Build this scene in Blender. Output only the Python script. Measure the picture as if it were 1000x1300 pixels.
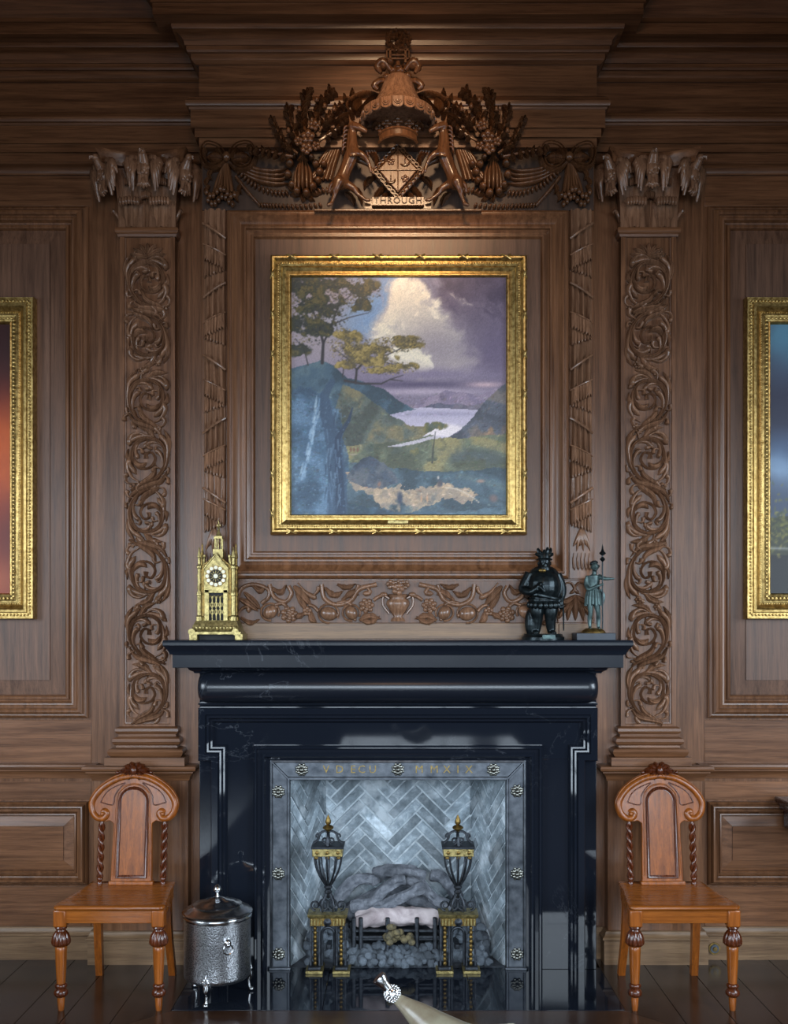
import bpy, bmesh, math, random
import numpy as np
from mathutils import Vector, Matrix, noise as mnoise

for _o in list(bpy.data.objects):
    bpy.data.objects.remove(_o)
SC = bpy.context.scene
COL = SC.collection
PI = math.pi
random.seed(7)

# ------------------------------------------------------------------ camera
CY, CZ, F, CX, HZ = -5.06, 1.70, 1270.0, 505.0, 790.0
cam = bpy.data.cameras.new('camera')
cam.sensor_fit = 'HORIZONTAL'
cam.sensor_width = 36.0
cam.lens = F * 36.0 / 1000.0
cam.shift_x = (500.0 - CX) / 1000.0
cam.shift_y = (HZ - 650.0) / 1000.0
cam.clip_start = 0.05
camo = bpy.data.objects.new('camera', cam)
camo.location = (0, CY, CZ)
camo.rotation_euler = (PI / 2, 0, 0)
COL.objects.link(camo)
SC.camera = camo

# ------------------------------------------------------------------ world, lights, exposure
SC.view_settings.view_transform = 'Standard'
SC.view_settings.look = 'None'
SC.view_settings.gamma = 1.0
SC.view_settings.use_curve_mapping = False
SC.view_settings.exposure = 0.0
w = bpy.data.worlds.new('world')
SC.world = w
w.use_nodes = True
w.node_tree.nodes['Background'].inputs[0].default_value = (0.55, 0.62, 0.75, 1)
w.node_tree.nodes['Background'].inputs[1].default_value = 0.4


def area(name, loc, target, sx, sy, power, color, spread=PI):
    l = bpy.data.lights.new(name, 'AREA')
    l.shape = 'RECTANGLE'
    l.size, l.size_y = sx, sy
    l.energy = power
    l.color = color
    l.spread = spread
    o = bpy.data.objects.new(name, l)
    o.location = loc
    d = Vector(target) - Vector(loc)
    o.rotation_euler = d.to_track_quat('-Z', 'Y').to_euler()
    COL.objects.link(o)
    return o


ROOM_X, ROOM_Y, ROOM_Z = 3.9, -8.6, 4.95
DAY = (0.74, 0.87, 1.0)
WZ0, WZ1 = 1.15, 3.25                      # window sill and head
# daylight entering by the windows of the rear and the side walls: it comes from the sky, so it falls downwards
for i, x in enumerate((-2.3, 0.0, 2.3)):
    area('window_daylight', (x, ROOM_Y + 0.14, 2.2), (x * 0.8, ROOM_Y + 4.0, 0.7), 1.95, 2.1, 56, DAY, math.radians(82))
area('window_daylight', (-ROOM_X + 0.14, -3.0, 2.1), (-0.4, -1.2, 0.6), 1.5, 2.0, 62, DAY, math.radians(110))
area('window_daylight', (ROOM_X - 0.14, -3.0, 2.1), (0.4, -1.2, 0.6), 1.5, 2.0, 84, DAY, math.radians(110))
# warm chandelier hanging behind the viewer
cl = bpy.data.lights.new('chandelier_light', 'POINT')
cl.energy = 46
cl.color = (1.0, 0.56, 0.25)
cl.shadow_soft_size = 0.4
clo = bpy.data.objects.new('chandelier_light', cl)
clo.location = (0, -4.3, 4.05)
COL.objects.link(clo)
# warm spot lamp aimed at the carved crest
sp = bpy.data.lights.new('crest_spot', 'SPOT')
sp.energy = 560
sp.color = (1.0, 0.66, 0.38)
sp.spot_size = math.radians(24)
sp.spot_blend = 1.0
sp.shadow_soft_size = 0.2
spo = bpy.data.objects.new('crest_spot', sp)
spo.location = (0.0, -3.3, 4.7)
spo.rotation_euler = (Vector((0, -0.2, 3.88)) - Vector(spo.location)).to_track_quat('-Z', 'Y').to_euler()
COL.objects.link(spo)


# ------------------------------------------------------------------ measuring: photograph pixel at a known depth -> metres
def X(px, y):
    return (px - CX) * (y - CY) / F


def Z(py, y):
    return CZ - (py - HZ) * (y - CY) / F


def S(n, y):
    return n * (y - CY) / F


# ------------------------------------------------------------------ mesh helpers
def catmull(pts, m):
    pts = [Vector(p) for p in pts]
    if len(pts) == 2:
        return [pts[0].lerp(pts[1], i / (m - 1)) for i in range(m)]
    n = len(pts)
    out = []
    for i in range(m):
        t = i / (m - 1) * (n - 1)
        k = min(int(t), n - 2)
        u = t - k
        p1, p2 = pts[k], pts[k + 1]
        p0 = pts[k - 1] if k > 0 else p1 * 2 - p2
        p3 = pts[k + 2] if k + 2 < n else p2 * 2 - p1
        out.append(0.5 * ((2 * p1) + (p2 - p0) * u + (2 * p0 - 5 * p1 + 4 * p2 - p3) * u * u + (3 * p1 - p0 - 3 * p2 + p3) * u ** 3))
    return out


class MB:
    def __init__(s):
        s.v, s.f = [], []

    def add(s, vs, fs):
        b = len(s.v)
        s.v += [tuple(p) for p in vs]
        s.f += [tuple(i + b for i in f) for f in fs]
        return s

    def box(s, x0, x1, y0, y1, z0, z1):
        x0, x1 = sorted((x0, x1)); y0, y1 = sorted((y0, y1)); z0, z1 = sorted((z0, z1))
        return s.add([(x0, y0, z0), (x1, y0, z0), (x1, y1, z0), (x0, y1, z0), (x0, y0, z1), (x1, y0, z1), (x1, y1, z1), (x0, y1, z1)],
                     [(3, 2, 1, 0), (4, 5, 6, 7), (0, 1, 5, 4), (1, 2, 6, 5), (2, 3, 7, 6), (3, 0, 4, 7)])

    def prism(s, poly, y0, y1):
        """polygon of (x, z) extruded from y0 (front) to y1 (back)"""
        n = len(poly)
        a = sum(poly[i][0] * poly[(i + 1) % n][1] - poly[(i + 1) % n][0] * poly[i][1] for i in range(n))
        if a < 0:
            poly = poly[::-1]
        vs = [(p[0], y0, p[1]) for p in poly] + [(p[0], y1, p[1]) for p in poly]
        fs = [tuple(range(n)), tuple(range(2 * n - 1, n - 1, -1))]
        fs += [(i, i + n, (i + 1) % n + n, (i + 1) % n) for i in range(n)]
        return s.add(vs, fs)

    def hprism(s, poly, z0, z1):
        n = len(poly)
        a = sum(poly[i][0] * poly[(i + 1) % n][1] - poly[(i + 1) % n][0] * poly[i][1] for i in range(n))
        if a < 0:
            poly = poly[::-1]
        vs = [(p[0], p[1], z0) for p in poly] + [(p[0], p[1], z1) for p in poly]
        fs = [tuple(range(n - 1, -1, -1)), tuple(range(n, 2 * n))]
        fs += [(i, (i + 1) % n, (i + 1) % n + n, i + n) for i in range(n)]
        return s.add(vs, fs)

    def tube(s, pts, r, n=8, m=None, sq=1.0):
        """round tube through pts; r number or list"""
        pts = [Vector(p) for p in pts]
        rs = r if isinstance(r, (list, tuple)) else [r] * len(pts)
        if m:
            rr = catmull([(q, 0, 0) for q in rs], m)
            pts = catmull(pts, m)
            rs = [max(q.x, 1e-5) for q in rr]
        k = len(pts)
        t0 = (pts[1] - pts[0]).normalized()
        up = Vector((0, 0, 1)) if abs(t0.z) < 0.9 else Vector((0, 1, 0))
        nrm = (up - t0 * up.dot(t0)).normalized()
        vs = []
        for i in range(k):
            t = (pts[min(i + 1, k - 1)] - pts[max(i - 1, 0)]).normalized()
            nrm = (nrm - t * nrm.dot(t)).normalized()
            b = t.cross(nrm)
            for j in range(n):
                a = 2 * PI * j / n
                vs.append(pts[i] + (nrm * math.cos(a) + b * math.sin(a) * sq) * rs[i])
        fs = [(i * n + j, i * n + (j + 1) % n, (i + 1) * n + (j + 1) % n, (i + 1) * n + j) for i in range(k - 1) for j in range(n)]
        fs += [tuple(range(n - 1, -1, -1)), tuple(range((k - 1) * n, k * n))]
        return s.add(vs, fs)

    def lathe(s, prof, n=24, c=(0, 0, 0), lobes=0, amp=0.0, a0=0.0, a1=2 * PI):
        """profile of (r, z) about a vertical axis through c; first/last rings capped"""
        vs, fs = [], []
        full = abs(a1 - a0 - 2 * PI) < 1e-6
        m = n if full else n + 1
        for r, z in prof:
            for j in range(m):
                a = a0 + (a1 - a0) * j / n
                q = max(r, 1e-5) * (1 + amp * abs(math.sin(a * lobes / 2)) if lobes else 1)
                vs.append((c[0] + q * math.cos(a), c[1] + q * math.sin(a), c[2] + z))
        k = len(prof)
        for i in range(k - 1):
            for j in range(n):
                j2 = (j + 1) % m
                fs.append((i * m + j, i * m + j2, (i + 1) * m + j2, (i + 1) * m + j))
        if full:
            fs += [tuple(range(m - 1, -1, -1)), tuple(range((k - 1) * m, k * m))]
        return s.add(vs, fs)

    def ell(s, c, r, nu=12, nv=8, rot=None):
        if not isinstance(r, (list, tuple)):
            r = (r, r, r)
        vs = [Vector((0, 0, -r[2]))]
        for i in range(1, nv):
            b = -PI / 2 + PI * i / nv
            for j in range(nu):
                a = 2 * PI * j / nu
                vs.append(Vector((r[0] * math.cos(b) * math.cos(a), r[1] * math.cos(b) * math.sin(a), r[2] * math.sin(b))))
        vs.append(Vector((0, 0, r[2])))
        if rot is not None:
            vs = [rot @ p for p in vs]
        vs = [p + Vector(c) for p in vs]
        fs = [(0, 1 + (j + 1) % nu, 1 + j) for j in range(nu)]
        for i in range(nv - 2):
            for j in range(nu):
                a, b = 1 + i * nu + j, 1 + i * nu + (j + 1) % nu
                fs.append((a, b, b + nu, a + nu))
        t = len(vs) - 1
        fs += [(1 + (nv - 2) * nu + j, 1 + (nv - 2) * nu + (j + 1) % nu, t) for j in range(nu)]
        return s.add(vs, fs)

    def stroke(s, pts, wd, h, y0, m=12, shape='leaf', lob=0, groove=0.0, sink=0.004):
        """carved ridge in relief on the plane y=y0, proud towards -y; pts (x, z), wd = half width, h = relief"""
        pp = catmull([(p[0], 0, p[1]) for p in pts], m)
        K = (-1, -0.8, -0.38, 0, 0.38, 0.8, 1)
        H = (0, 0.62, 0.96, 1.0 - groove, 0.96, 0.62, 0)
        vs, fs = [], []
        for i, p in enumerate(pp):
            t = i / (m - 1)
            if shape == 'leaf':
                e = max(0.06, math.sin(PI * min(1, 0.08 + 0.92 * t)) ** 0.7)
            elif shape == 'comma':      # thin tail, round fat head at the end
                e = 0.18 + 0.82 * t ** 1.2
                if t > 0.86:
                    e *= math.sqrt(max(0.02, 1 - ((t - 0.86) / 0.14) ** 2))
            elif shape == 'vine':       # swelling stem with a budded end
                e = 0.75 + 0.45 * math.sin(PI * min(1, t * 1.6)) if t < 0.9 else 0.75 + (t - 0.9) * 6
            elif shape == 'tail':       # fat start, thin end
                e = max(0.1, (1 - t) ** 0.6)
            else:
                e = 1.0
            q = wd * e * (1 - 0.28 * (0.5 - 0.5 * math.cos(2 * PI * lob * t)) if lob else 1)
            hh = h * (0.35 + 0.65 * e)
            d = pp[min(i + 1, m - 1)] - pp[max(i - 1, 0)]
            if d.length < 1e-9:
                d = Vector((1, 0, 0))
            d.normalize()
            nx, nz = -d.z, d.x
            for k, g in zip(K, H):
                vs.append((p.x + nx * q * k, y0 + sink - (hh + sink) * g if g else y0 + sink, p.z + nz * q * k))
        c = len(K)
        for i in range(m - 1):
            for j in range(c - 1):
                fs.append((i * c + j, (i + 1) * c + j, (i + 1) * c + j + 1, i * c + j + 1))
        fs.append(tuple(range(c)))
        fs.append(tuple(range((m - 1) * c + c - 1, (m - 1) * c - 1, -1)))
        return s.add(vs, fs)

    def sweep_xy(s, path, prof, caps=True):
        """profile (out, z) swept along an open plan path; outwards is to the right of the direction"""
        path = [Vector(p) for p in path]
        n = len(path)
        offs = []
        for i in range(n):
            dirs = []
            if i > 0: dirs.append((path[i] - path[i - 1]).normalized())
            if i < n - 1: dirs.append((path[i + 1] - path[i]).normalized())
            ns = [Vector((d.y, -d.x)) for d in dirs]
            if len(ns) == 1:
                offs.append(ns[0])
            else:
                q = ns[0] + ns[1]
                offs.append(q / max(q.dot(ns[0]), 1e-6))
        k = len(prof)
        vs = [(path[i].x + offs[i].x * p, path[i].y + offs[i].y * p, z) for i in range(n) for p, z in prof]
        fs = [(i * k + j, (i + 1) * k + j, (i + 1) * k + j + 1, i * k + j + 1) for i in range(n - 1) for j in range(k - 1)]
        if caps:
            fs += [tuple(range(k - 1, -1, -1)), tuple(range((n - 1) * k, n * k))]
        return s.add(vs, fs)

    def sweep_xz(s, path, prof, closed=False):
        """profile (inset, y) swept along a path in the XZ plane; inset is to the right of the direction"""
        path = [Vector(p) for p in path]
        n = len(path)
        offs = []
        for i in range(n):
            dirs = []
            if i > 0 or closed: dirs.append((path[i] - path[i - 1]).normalized())
            if i < n - 1 or closed: dirs.append((path[(i + 1) % n] - path[i]).normalized())
            ns = [Vector((d.y, -d.x)) for d in dirs]
            if len(ns) == 1:
                offs.append(ns[0])
            else:
                q = ns[0] + ns[1]
                offs.append(q / max(q.dot(ns[0]), 1e-6))
        k = len(prof)
        vs = [(path[i].x + offs[i].x * p, y, path[i].y + offs[i].y * p) for i in range(n) for p, y in prof]
        rng = range(n) if closed else range(n - 1)
        fs = [(i * k + j, i * k + j + 1, ((i + 1) % n) * k + j + 1, ((i + 1) % n) * k + j) for i in rng for j in range(k - 1)]
        if not closed:
            fs += [tuple(range(k)), tuple(range(n * k - 1, (n - 1) * k - 1, -1))]
        return s.add(vs, fs)

    def ring(s, x0, x1, z0, z1, prof):
        """mitred rectangular frame; prof = (inset, y)"""
        return s.sweep_xz([(x0, z0), (x0, z1), (x1, z1), (x1, z0)], prof, closed=True)

    def mirror(s, x):
        """add a mirrored copy about the vertical plane at x"""
        n = len(s.v)
        s.v += [(2 * x - p[0], p[1], p[2]) for p in s.v[:n]]
        s.f += [tuple(i + n for i in reversed(f)) for f in s.f[:]]
        return s

    def flip_x(s):
        s.v = [(-p[0], p[1], p[2]) for p in s.v]
        s.f = [tuple(reversed(f)) for f in s.f]
        return s

    def build(s, name, mat, parent=None, smooth=40, bevel=0.0, remesh=0.0, sm=0, local=False, fix=True):
        me = bpy.data.meshes.new(name)
        org = Vector((0, 0, 0))
        if parent is not None and not local:
            q = parent
            while q is not None:
                org += q.location
                q = q.parent
        me.from_pydata([(p[0] - org.x, p[1] - org.y, p[2] - org.z) for p in s.v], [], s.f)
        if fix:
            bm = bmesh.new()
            bm.from_mesh(me)
            bmesh.ops.recalc_face_normals(bm, faces=bm.faces)
            bm.to_mesh(me)
            bm.free()
        me.materials.append(mat)
        if smooth:
            for p in me.polygons:
                p.use_smooth = True
            me.set_sharp_from_angle(angle=math.radians(smooth))
        me.update()
        o = bpy.data.objects.new(name, me)
        COL.objects.link(o)
        if parent is not None:
            o.parent = parent
        if remesh:
            md = o.modifiers.new('skin', 'REMESH')
            md.mode = 'VOXEL'
            md.voxel_size = remesh
            md.use_smooth_shade = True
        if sm:
            md = o.modifiers.new('soft', 'SMOOTH')
            md.factor = 0.5
            md.iterations = sm
        if bevel:
            md = o.modifiers.new('edge', 'BEVEL')
            md.width = bevel
            md.segments = 2
            md.limit_method = 'ANGLE'
            md.angle_limit = math.radians(40)
        return o


def tag(o, label=None, cat=None, group=None, kind=None):
    if label: o['label'] = label
    if cat: o['category'] = cat
    if group: o['group'] = group
    if kind: o['kind'] = kind
    return o


def thing(name, label, cat, loc=(0, 0, 0), group=None, kind=None):
    o = bpy.data.objects.new(name, None)
    o.empty_display_size = 0.05
    o.location = loc
    COL.objects.link(o)
    return tag(o, label, cat, group, kind)


def struct(name, label, cat, loc=(0, 0, 0)):
    return thing(name, label, cat, loc, None, 'structure')


def inst(src, name, parent, loc=(0, 0, 0), rot=(0, 0, 0), scale=(1, 1, 1)):
    """one more object sharing src's mesh"""
    o = bpy.data.objects.new(name, src.data if hasattr(src, 'data') else src)
    o.location = loc
    o.rotation_euler = rot
    o.scale = scale
    COL.objects.link(o)
    o.parent = parent
    return o


def copy_tree(o, parent=None):
    c = o.copy()
    COL.objects.link(c)
    c.parent = parent
    for ch in o.children:
        copy_tree(ch, c)
    return c


# ------------------------------------------------------------------ materials
def lin(c):
    return tuple(((v / 255) / 12.92 if v <= 10 else (((v / 255) + 0.055) / 1.055) ** 2.4) for v in c)


class NT:
    def __init__(s, name):
        s.m = bpy.data.materials.new(name)
        s.m.use_nodes = True
        s.t = s.m.node_tree
        s.b = s.t.nodes['Principled BSDF']

    def n(s, typ, **kw):
        q = s.t.nodes.new(typ)
        for k, v in kw.items():
            if k[0] == 'i' and k[1:].isdigit():
                q.inputs[int(k[1:])].default_value = v
            elif k in q.inputs.keys():
                q.inputs[k].default_value = v
            else:
                setattr(q, k, v)
        return q

    def l(s, a, b):
        s.t.links.new(a, b)

    def coord(s, scale=(1, 1, 1), rot=(0, 0, 0), kind='Object'):
        tc = s.n('ShaderNodeTexCoord')
        mp = s.n('ShaderNodeMapping')
        mp.inputs['Scale'].default_value = scale
        mp.inputs['Rotation'].default_value = rot
        s.l(tc.outputs[kind], mp.inputs[0])
        return mp.outputs[0]

    def noise(s, vec, scale, detail=4, rough=0.55, dist=0.0):
        q = s.n('ShaderNodeTexNoise')
        q.inputs['Scale'].default_value = scale
        q.inputs['Detail'].default_value = detail
        q.inputs['Roughness'].default_value = rough
        q.inputs['Distortion'].default_value = dist
        s.l(vec, q.inputs['Vector'])
        return q.outputs['Fac']

    def ramp(s, fac, stops):
        q = s.n('ShaderNodeValToRGB')
        e = q.color_ramp.elements
        while len(e) < len(stops):
            e.new(0.5)
        for i, (p, c) in enumerate(stops):
            e[i].position = p
            e[i].color = (*c[:3], 1)
        s.l(fac, q.inputs[0])
        return q.outputs[0]

    def mix(s, a, b, fac, mode='MIX'):
        q = s.n('ShaderNodeMixRGB', blend_type=mode)
        for sock, v in ((q.inputs[0], fac), (q.inputs[1], a), (q.inputs[2], b)):
            if hasattr(v, 'is_linked'):
                s.l(v, sock)
            elif isinstance(v, (int, float)):
                sock.default_value = v
            else:
                sock.default_value = (*v[:3], 1)
        return q.outputs[0]

    def rand(s, lo, hi):
        oi = s.n('ShaderNodeObjectInfo')
        mr = s.n('ShaderNodeMapRange')
        mr.inputs['To Min'].default_value = lo
        mr.inputs['To Max'].default_value = hi
        s.l(oi.outputs['Random'], mr.inputs[0])
        return mr.outputs[0]

    def bump(s, h, strength, dist=0.002):
        q = s.n('ShaderNodeBump')
        q.inputs['Strength'].default_value = strength
        q.inputs['Distance'].default_value = dist
        s.l(h, q.inputs['Height'])
        s.l(q.outputs[0], s.b.inputs['Normal'])

    def set(s, **kw):
        for k, v in kw.items():
            sock = s.b.inputs[k.replace('_', ' ')]
            if hasattr(v, 'is_linked'):
                s.l(v, sock)
            elif isinstance(v, tuple) and len(v) == 3:
                sock.default_value = (*v, 1)
            else:
                sock.default_value = v
        return s.m


def wood(name, light, dark, axis='Z', rough=0.4, fine=1.0, spec=0.4, vary=0.12, coat=0.0):
    t = NT(name)
    lo, hi = 1.6 * fine, 40.0 * fine
    sc = {'Z': (hi, hi, lo), 'X': (lo, hi, hi), 'Y': (hi, lo, hi)}[axis]
    v = t.coord(sc)
    a = t.noise(v, 1.0, 5, 0.62, 0.6)
    v2 = t.coord(tuple(q * 6 for q in sc))
    b = t.noise(v2, 1.0, 3, 0.6)
    v3 = t.coord((1, 1, 1))
    c = t.noise(v3, 1.7, 3, 0.5)
    col = t.ramp(a, [(0.25, lin(dark)), (0.68, lin(light))])
    pores = t.ramp(b, [(0.32, (0.62, 0.6, 0.58)), (0.5, (1, 1, 1))])
    col = t.mix(col, pores, 0.8, 'MULTIPLY')
    blot = t.ramp(c, [(0.3, (0.88, 0.87, 0.86)), (0.7, (1.1, 1.09, 1.08))])
    col = t.mix(col, blot, 0.8, 'MULTIPLY')
    hsv = t.n('ShaderNodeHueSaturation')
    t.l(col, hsv.inputs['Color'])
    t.l(t.rand(1 - vary, 1 + vary), hsv.inputs['Value'])
    t.bump(b, 0.25, 0.0012)
    rr = t.n('ShaderNodeMapRange')
    rr.inputs['To Min'].default_value = rough - 0.07
    rr.inputs['To Max'].default_value = rough + 0.1
    t.l(a, rr.inputs[0])
    return t.set(Base_Color=hsv.outputs[0], Roughness=rr.outputs[0], Specular_IOR_Level=spec, Coat_Weight=coat, Coat_Roughness=0.12)


def metal(name, col, rough, dark=None, scale=30, metallic=1.0, bump=0.1, bscale=90):
    t = NT(name)
    v = t.coord()
    a = t.noise(v, scale, 5, 0.6)
    c = t.ramp(a, [(0.3, lin(dark or tuple(q * 0.6 for q in col))), (0.65, lin(col))])
    rr = t.n('ShaderNodeMapRange')
    rr.inputs['To Min'].default_value = rough - 0.08
    rr.inputs['To Max'].default_value = rough + 0.12
    t.l(a, rr.inputs[0])
    t.bump(t.noise(v, bscale, 3), bump, 0.002)
    return t.set(Base_Color=c, Metallic=metallic, Roughness=rr.outputs[0])


def rough_mat(name, c0, c1, scale=12, bump=0.6, rough=0.85, c2=None, vary=(0.8, 1.15)):
    t = NT(name)
    v = t.coord()
    a = t.noise(v, scale, 6, 0.65, 0.5)
    st = [(0.32, lin(c0)), (0.62, lin(c1))]
    if c2:
        st.append((0.75, lin(c2)))
    c = t.ramp(a, st)
    hsv = t.n('ShaderNodeHueSaturation')
    t.l(c, hsv.inputs['Color'])
    t.l(t.rand(*vary), hsv.inputs['Value'])
    t.bump(a, bump, 0.005)
    return t.set(Base_Color=hsv.outputs[0], Roughness=rough)


OAK = ((120, 81, 54), (68, 42, 26))
M = {}
M['oak_v'] = wood('oak_vertical_grain', *OAK, 'Z', 0.3)
M['oak_h'] = wood('oak_horizontal_grain', *OAK, 'X', 0.3)
M['oak_carved'] = wood('oak_carved', (138, 102, 78), (82, 57, 42), 'Z', 0.22, 2.0, vary=0.16)
M['oak_panel'] = wood('oak_panel_field', (108, 76, 57), (64, 43, 31), 'Z', 0.4)
M['oak_crest'] = wood('oak_crest_darker', (100, 66, 42), (54, 33, 20), 'Z', 0.24, 2.0, vary=0.16)  # darker tone of the carved oak, used for the crest
M['oak_dark'] = wood('oak_darker_ground', (62, 42, 30), (36, 23, 16), 'Z', 0.5)  # darker oak for the crest's ground board and its lettering
M['oak_light'] = wood('oak_base_boards', (132, 104, 76), (88, 64, 44), 'X', 0.4)
M['mahogany'] = wood('mahogany_polished', (146, 79, 22), (90, 43, 10), 'Z', 0.3, 1.6, 0.4, 0.06, 0.12)
M['mahogany_x'] = wood('mahogany_polished_cross', (150, 83, 22), (96, 47, 11), 'X', 0.26, 1.6, 0.45, 0.06, 0.2)
M['mahogany_dark'] = wood('mahogany_dark_turned', (90, 40, 14), (48, 19, 6), 'Z', 0.26, 2.0, 0.45, 0.06, 0.2)
M['black_wood'] = wood('dark_console_wood', (52, 30, 26), (26, 14, 12), 'X', 0.25, 1.0, 0.5, 0.05, 0.3)
M['floor'] = wood('floor_oak_stained', (48, 31, 21), (25, 15, 10), 'Y', 0.2, 0.8, 0.5, 0.18, 0.2)
M['floor_x'] = wood('floor_oak_stained_border', (60, 38, 24), (32, 19, 12), 'X', 0.2, 0.8, 0.5, 0.12, 0.2)
M['gold'] = metal('gilt', (206, 176, 112), 0.36, (128, 98, 50), 55, 0.95, 0.4)
M['brass'] = metal('brass_polished', (184, 166, 110), 0.32, (92, 80, 46), 70, 0.8, 0.5, 260)
M['brass_dark'] = metal('brass_aged', (150, 122, 66), 0.42, (70, 58, 40), 60, 0.9, 0.3)
M['iron'] = metal('iron_blackened', (74, 78, 84), 0.45, (34, 36, 40), 50, 0.85, 0.3)
M['steel'] = metal('steel_frame', (98, 102, 108), 0.4, (62, 66, 72), 22, 0.9, 0.2, 40)
M['silver'] = metal('silver_polished', (206, 206, 206), 0.2, (150, 152, 156), 20, 1.0, 0.05)
M['slate'] = rough_mat('slate_blue_black', (26, 34, 44), (36, 46, 58), 20, 0.1, 0.45)
M['letter'] = metal('letter_worn_gilt', (150, 128, 76), 0.4, (92, 78, 48), 60, 0.8, 0.2)
M['rosette'] = metal('rosette_pewter', (150, 150, 142), 0.34, (88, 88, 84), 60, 1.0, 0.2)
M['bronze'] = metal('bronze_black', (38, 46, 48), 0.3, (16, 22, 26), 40, 0.7, 0.3)
M['verdigris'] = metal('bronze_verdigris', (84, 104, 102), 0.42, (40, 52, 54), 40, 0.55, 0.3)
M['dial_white'] = metal('enamel_cream', (226, 222, 200), 0.3, (200, 190, 160), 40, 0.0, 0.05)
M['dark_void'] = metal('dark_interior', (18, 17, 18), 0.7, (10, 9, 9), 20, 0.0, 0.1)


def hammered():
    t = NT('silver_hammered')
    v = t.coord()
    vo = t.n('ShaderNodeTexVoronoi')
    vo.inputs['Scale'].default_value = 175
    t.l(v, vo.inputs['Vector'])
    c = t.ramp(vo.outputs['Distance'], [(0.12, lin((36, 38, 44))), (0.55, lin((214, 216, 220)))])
    t.bump(vo.outputs['Distance'], 0.45, 0.002)
    return t.set(Base_Color=c, Metallic=1.0, Roughness=0.3)


M['hammered'] = hammered()


def marble(name='black_marble_polished', rough=0.05, spec=0.34):
    t = NT(name)
    v = t.coord()
    a = t.noise(v, 2.2, 6, 0.6, 1.6)
    vein = t.ramp(a, [(0.492, (0.007, 0.009, 0.014)), (0.4995, (0.05, 0.055, 0.065)), (0.507, (0.007, 0.009, 0.014))])
    b = t.noise(v, 1.1, 2)
    mask = t.ramp(b, [(0.5, (0, 0, 0)), (0.62, (1, 1, 1))])
    col = t.mix((0.007, 0.009, 0.014), vein, mask)
    return t.set(Base_Color=col, Roughness=rough, Specular_IOR_Level=spec)


M['marble'] = marble()
M['marble_satin'] = marble('black_marble_satin', 0.26, 0.5)
M['marble_honed'] = marble('black_marble_honed', 0.22, 0.13)


def brickmat():
    t = NT('firebrick_sooty_grey')
    v = t.coord()
    a = t.noise(v, 14, 6, 0.65, 0.4)
    b = t.noise(v, 5, 4, 0.6)
    c = t.ramp(a, [(0.3, lin((92, 102, 108))), (0.55, lin((140, 152, 160))), (0.72, lin((196, 206, 214)))])
    pale = t.ramp(b, [(0.52, (0, 0, 0)), (0.66, (1, 1, 1))])
    c = t.mix(c, lin((222, 230, 236)), t.mix((0, 0, 0), pale, 0.6))
    hsv = t.n('ShaderNodeHueSaturation')
    t.l(c, hsv.inputs['Color'])
    t.l(t.rand(0.6, 1.3), hsv.inputs['Value'])
    t.bump(a, 0.6, 0.004)
    return t.set(Base_Color=hsv.outputs[0], Roughness=0.85)


M['brick'] = brickmat()


M['mortar'] = rough_mat('mortar_pale', (150, 160, 168), (196, 206, 212), 30, 0.4)
M['coal'] = rough_mat('coal_grey', (52, 58, 66), (120, 130, 140), 25, 0.8, 0.7, (170, 180, 190), (0.55, 1.25))
M['log'] = rough_mat('ceramic_log_grey', (66, 70, 78), (120, 124, 132), 26, 1.0, 0.85, (164, 168, 176), (0.85, 1.15))
M['log_pale'] = rough_mat('ceramic_log_ash_white', (140, 126, 128), (196, 184, 184), 10, 0.7, 0.9)
M['ember'] = rough_mat('ember_wool_ochre', (60, 58, 50), (118, 106, 74), 40, 1.0, 0.9)
M['ash'] = rough_mat('ash_bed', (40, 43, 48), (74, 80, 88), 20, 0.8)
M['plaster'] = rough_mat('ceiling_plaster', (70, 58, 50), (84, 72, 62), 3, 0.1)
M['roomwall'] = rough_mat('room_wall_brown', (60, 46, 38), (76, 60, 50), 3, 0.1)
M['glass'] = metal('window_bars_white', (200, 200, 196), 0.5, (180, 180, 178), 3, 0.0, 0.05)
M['horn'] = rough_mat('horn_greenish', (110, 96, 78), (142, 138, 118), 9, 0.15, 0.3, (170, 160, 140))
M['cream'] = rough_mat('cream_upholstery', (196, 180, 150), (214, 200, 172), 40, 0.3)


def vcol_mat(name, rough=0.45):
    t = NT(name)
    a = t.n('ShaderNodeVertexColor', layer_name='paint')
    v = t.coord()
    t.bump(t.noise(v, 160, 3), 0.25, 0.001)
    return t.set(Base_Color=a.outputs[0], Roughness=rough, Specular_IOR_Level=0.4)


M['paint'] = vcol_mat('oil_paint')
# ================================================================== STRUCTURE
YS, YP, YE, YB, YM = 0.0, -0.06, -0.06, -0.155, -0.17      # stiles, pilasters, side entablature, chimney breast, marble front
HB = 0.963                                                  # half width of the chimney breast
XF = S(162, YM)                                             # half width of the opening in the marble
ZF = Z(965, YM)

# ---- floor
floor = MB().box(-ROOM_X, ROOM_X, ROOM_Y, 0.4, -0.12, -0.022).build('floor', M['floor'])
tag(floor, 'dark stained oak plank floor with polished finish', 'floor', kind='structure')
HX, HY = 0.993, -0.68
BX = 1.22


def plank(x0, x1, y0, y1, mat='floor', poly=None):
    g = 0.0012
    mb = MB()
    if poly:
        mb.hprism(poly, -0.0225, 0.0)
    else:
        mb.box(x0 + g, x1 - g, y0 + g, y1 - g, -0.0225, 0.0)
    return mb.build('plank', M[mat], floor, bevel=0.0015)


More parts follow.
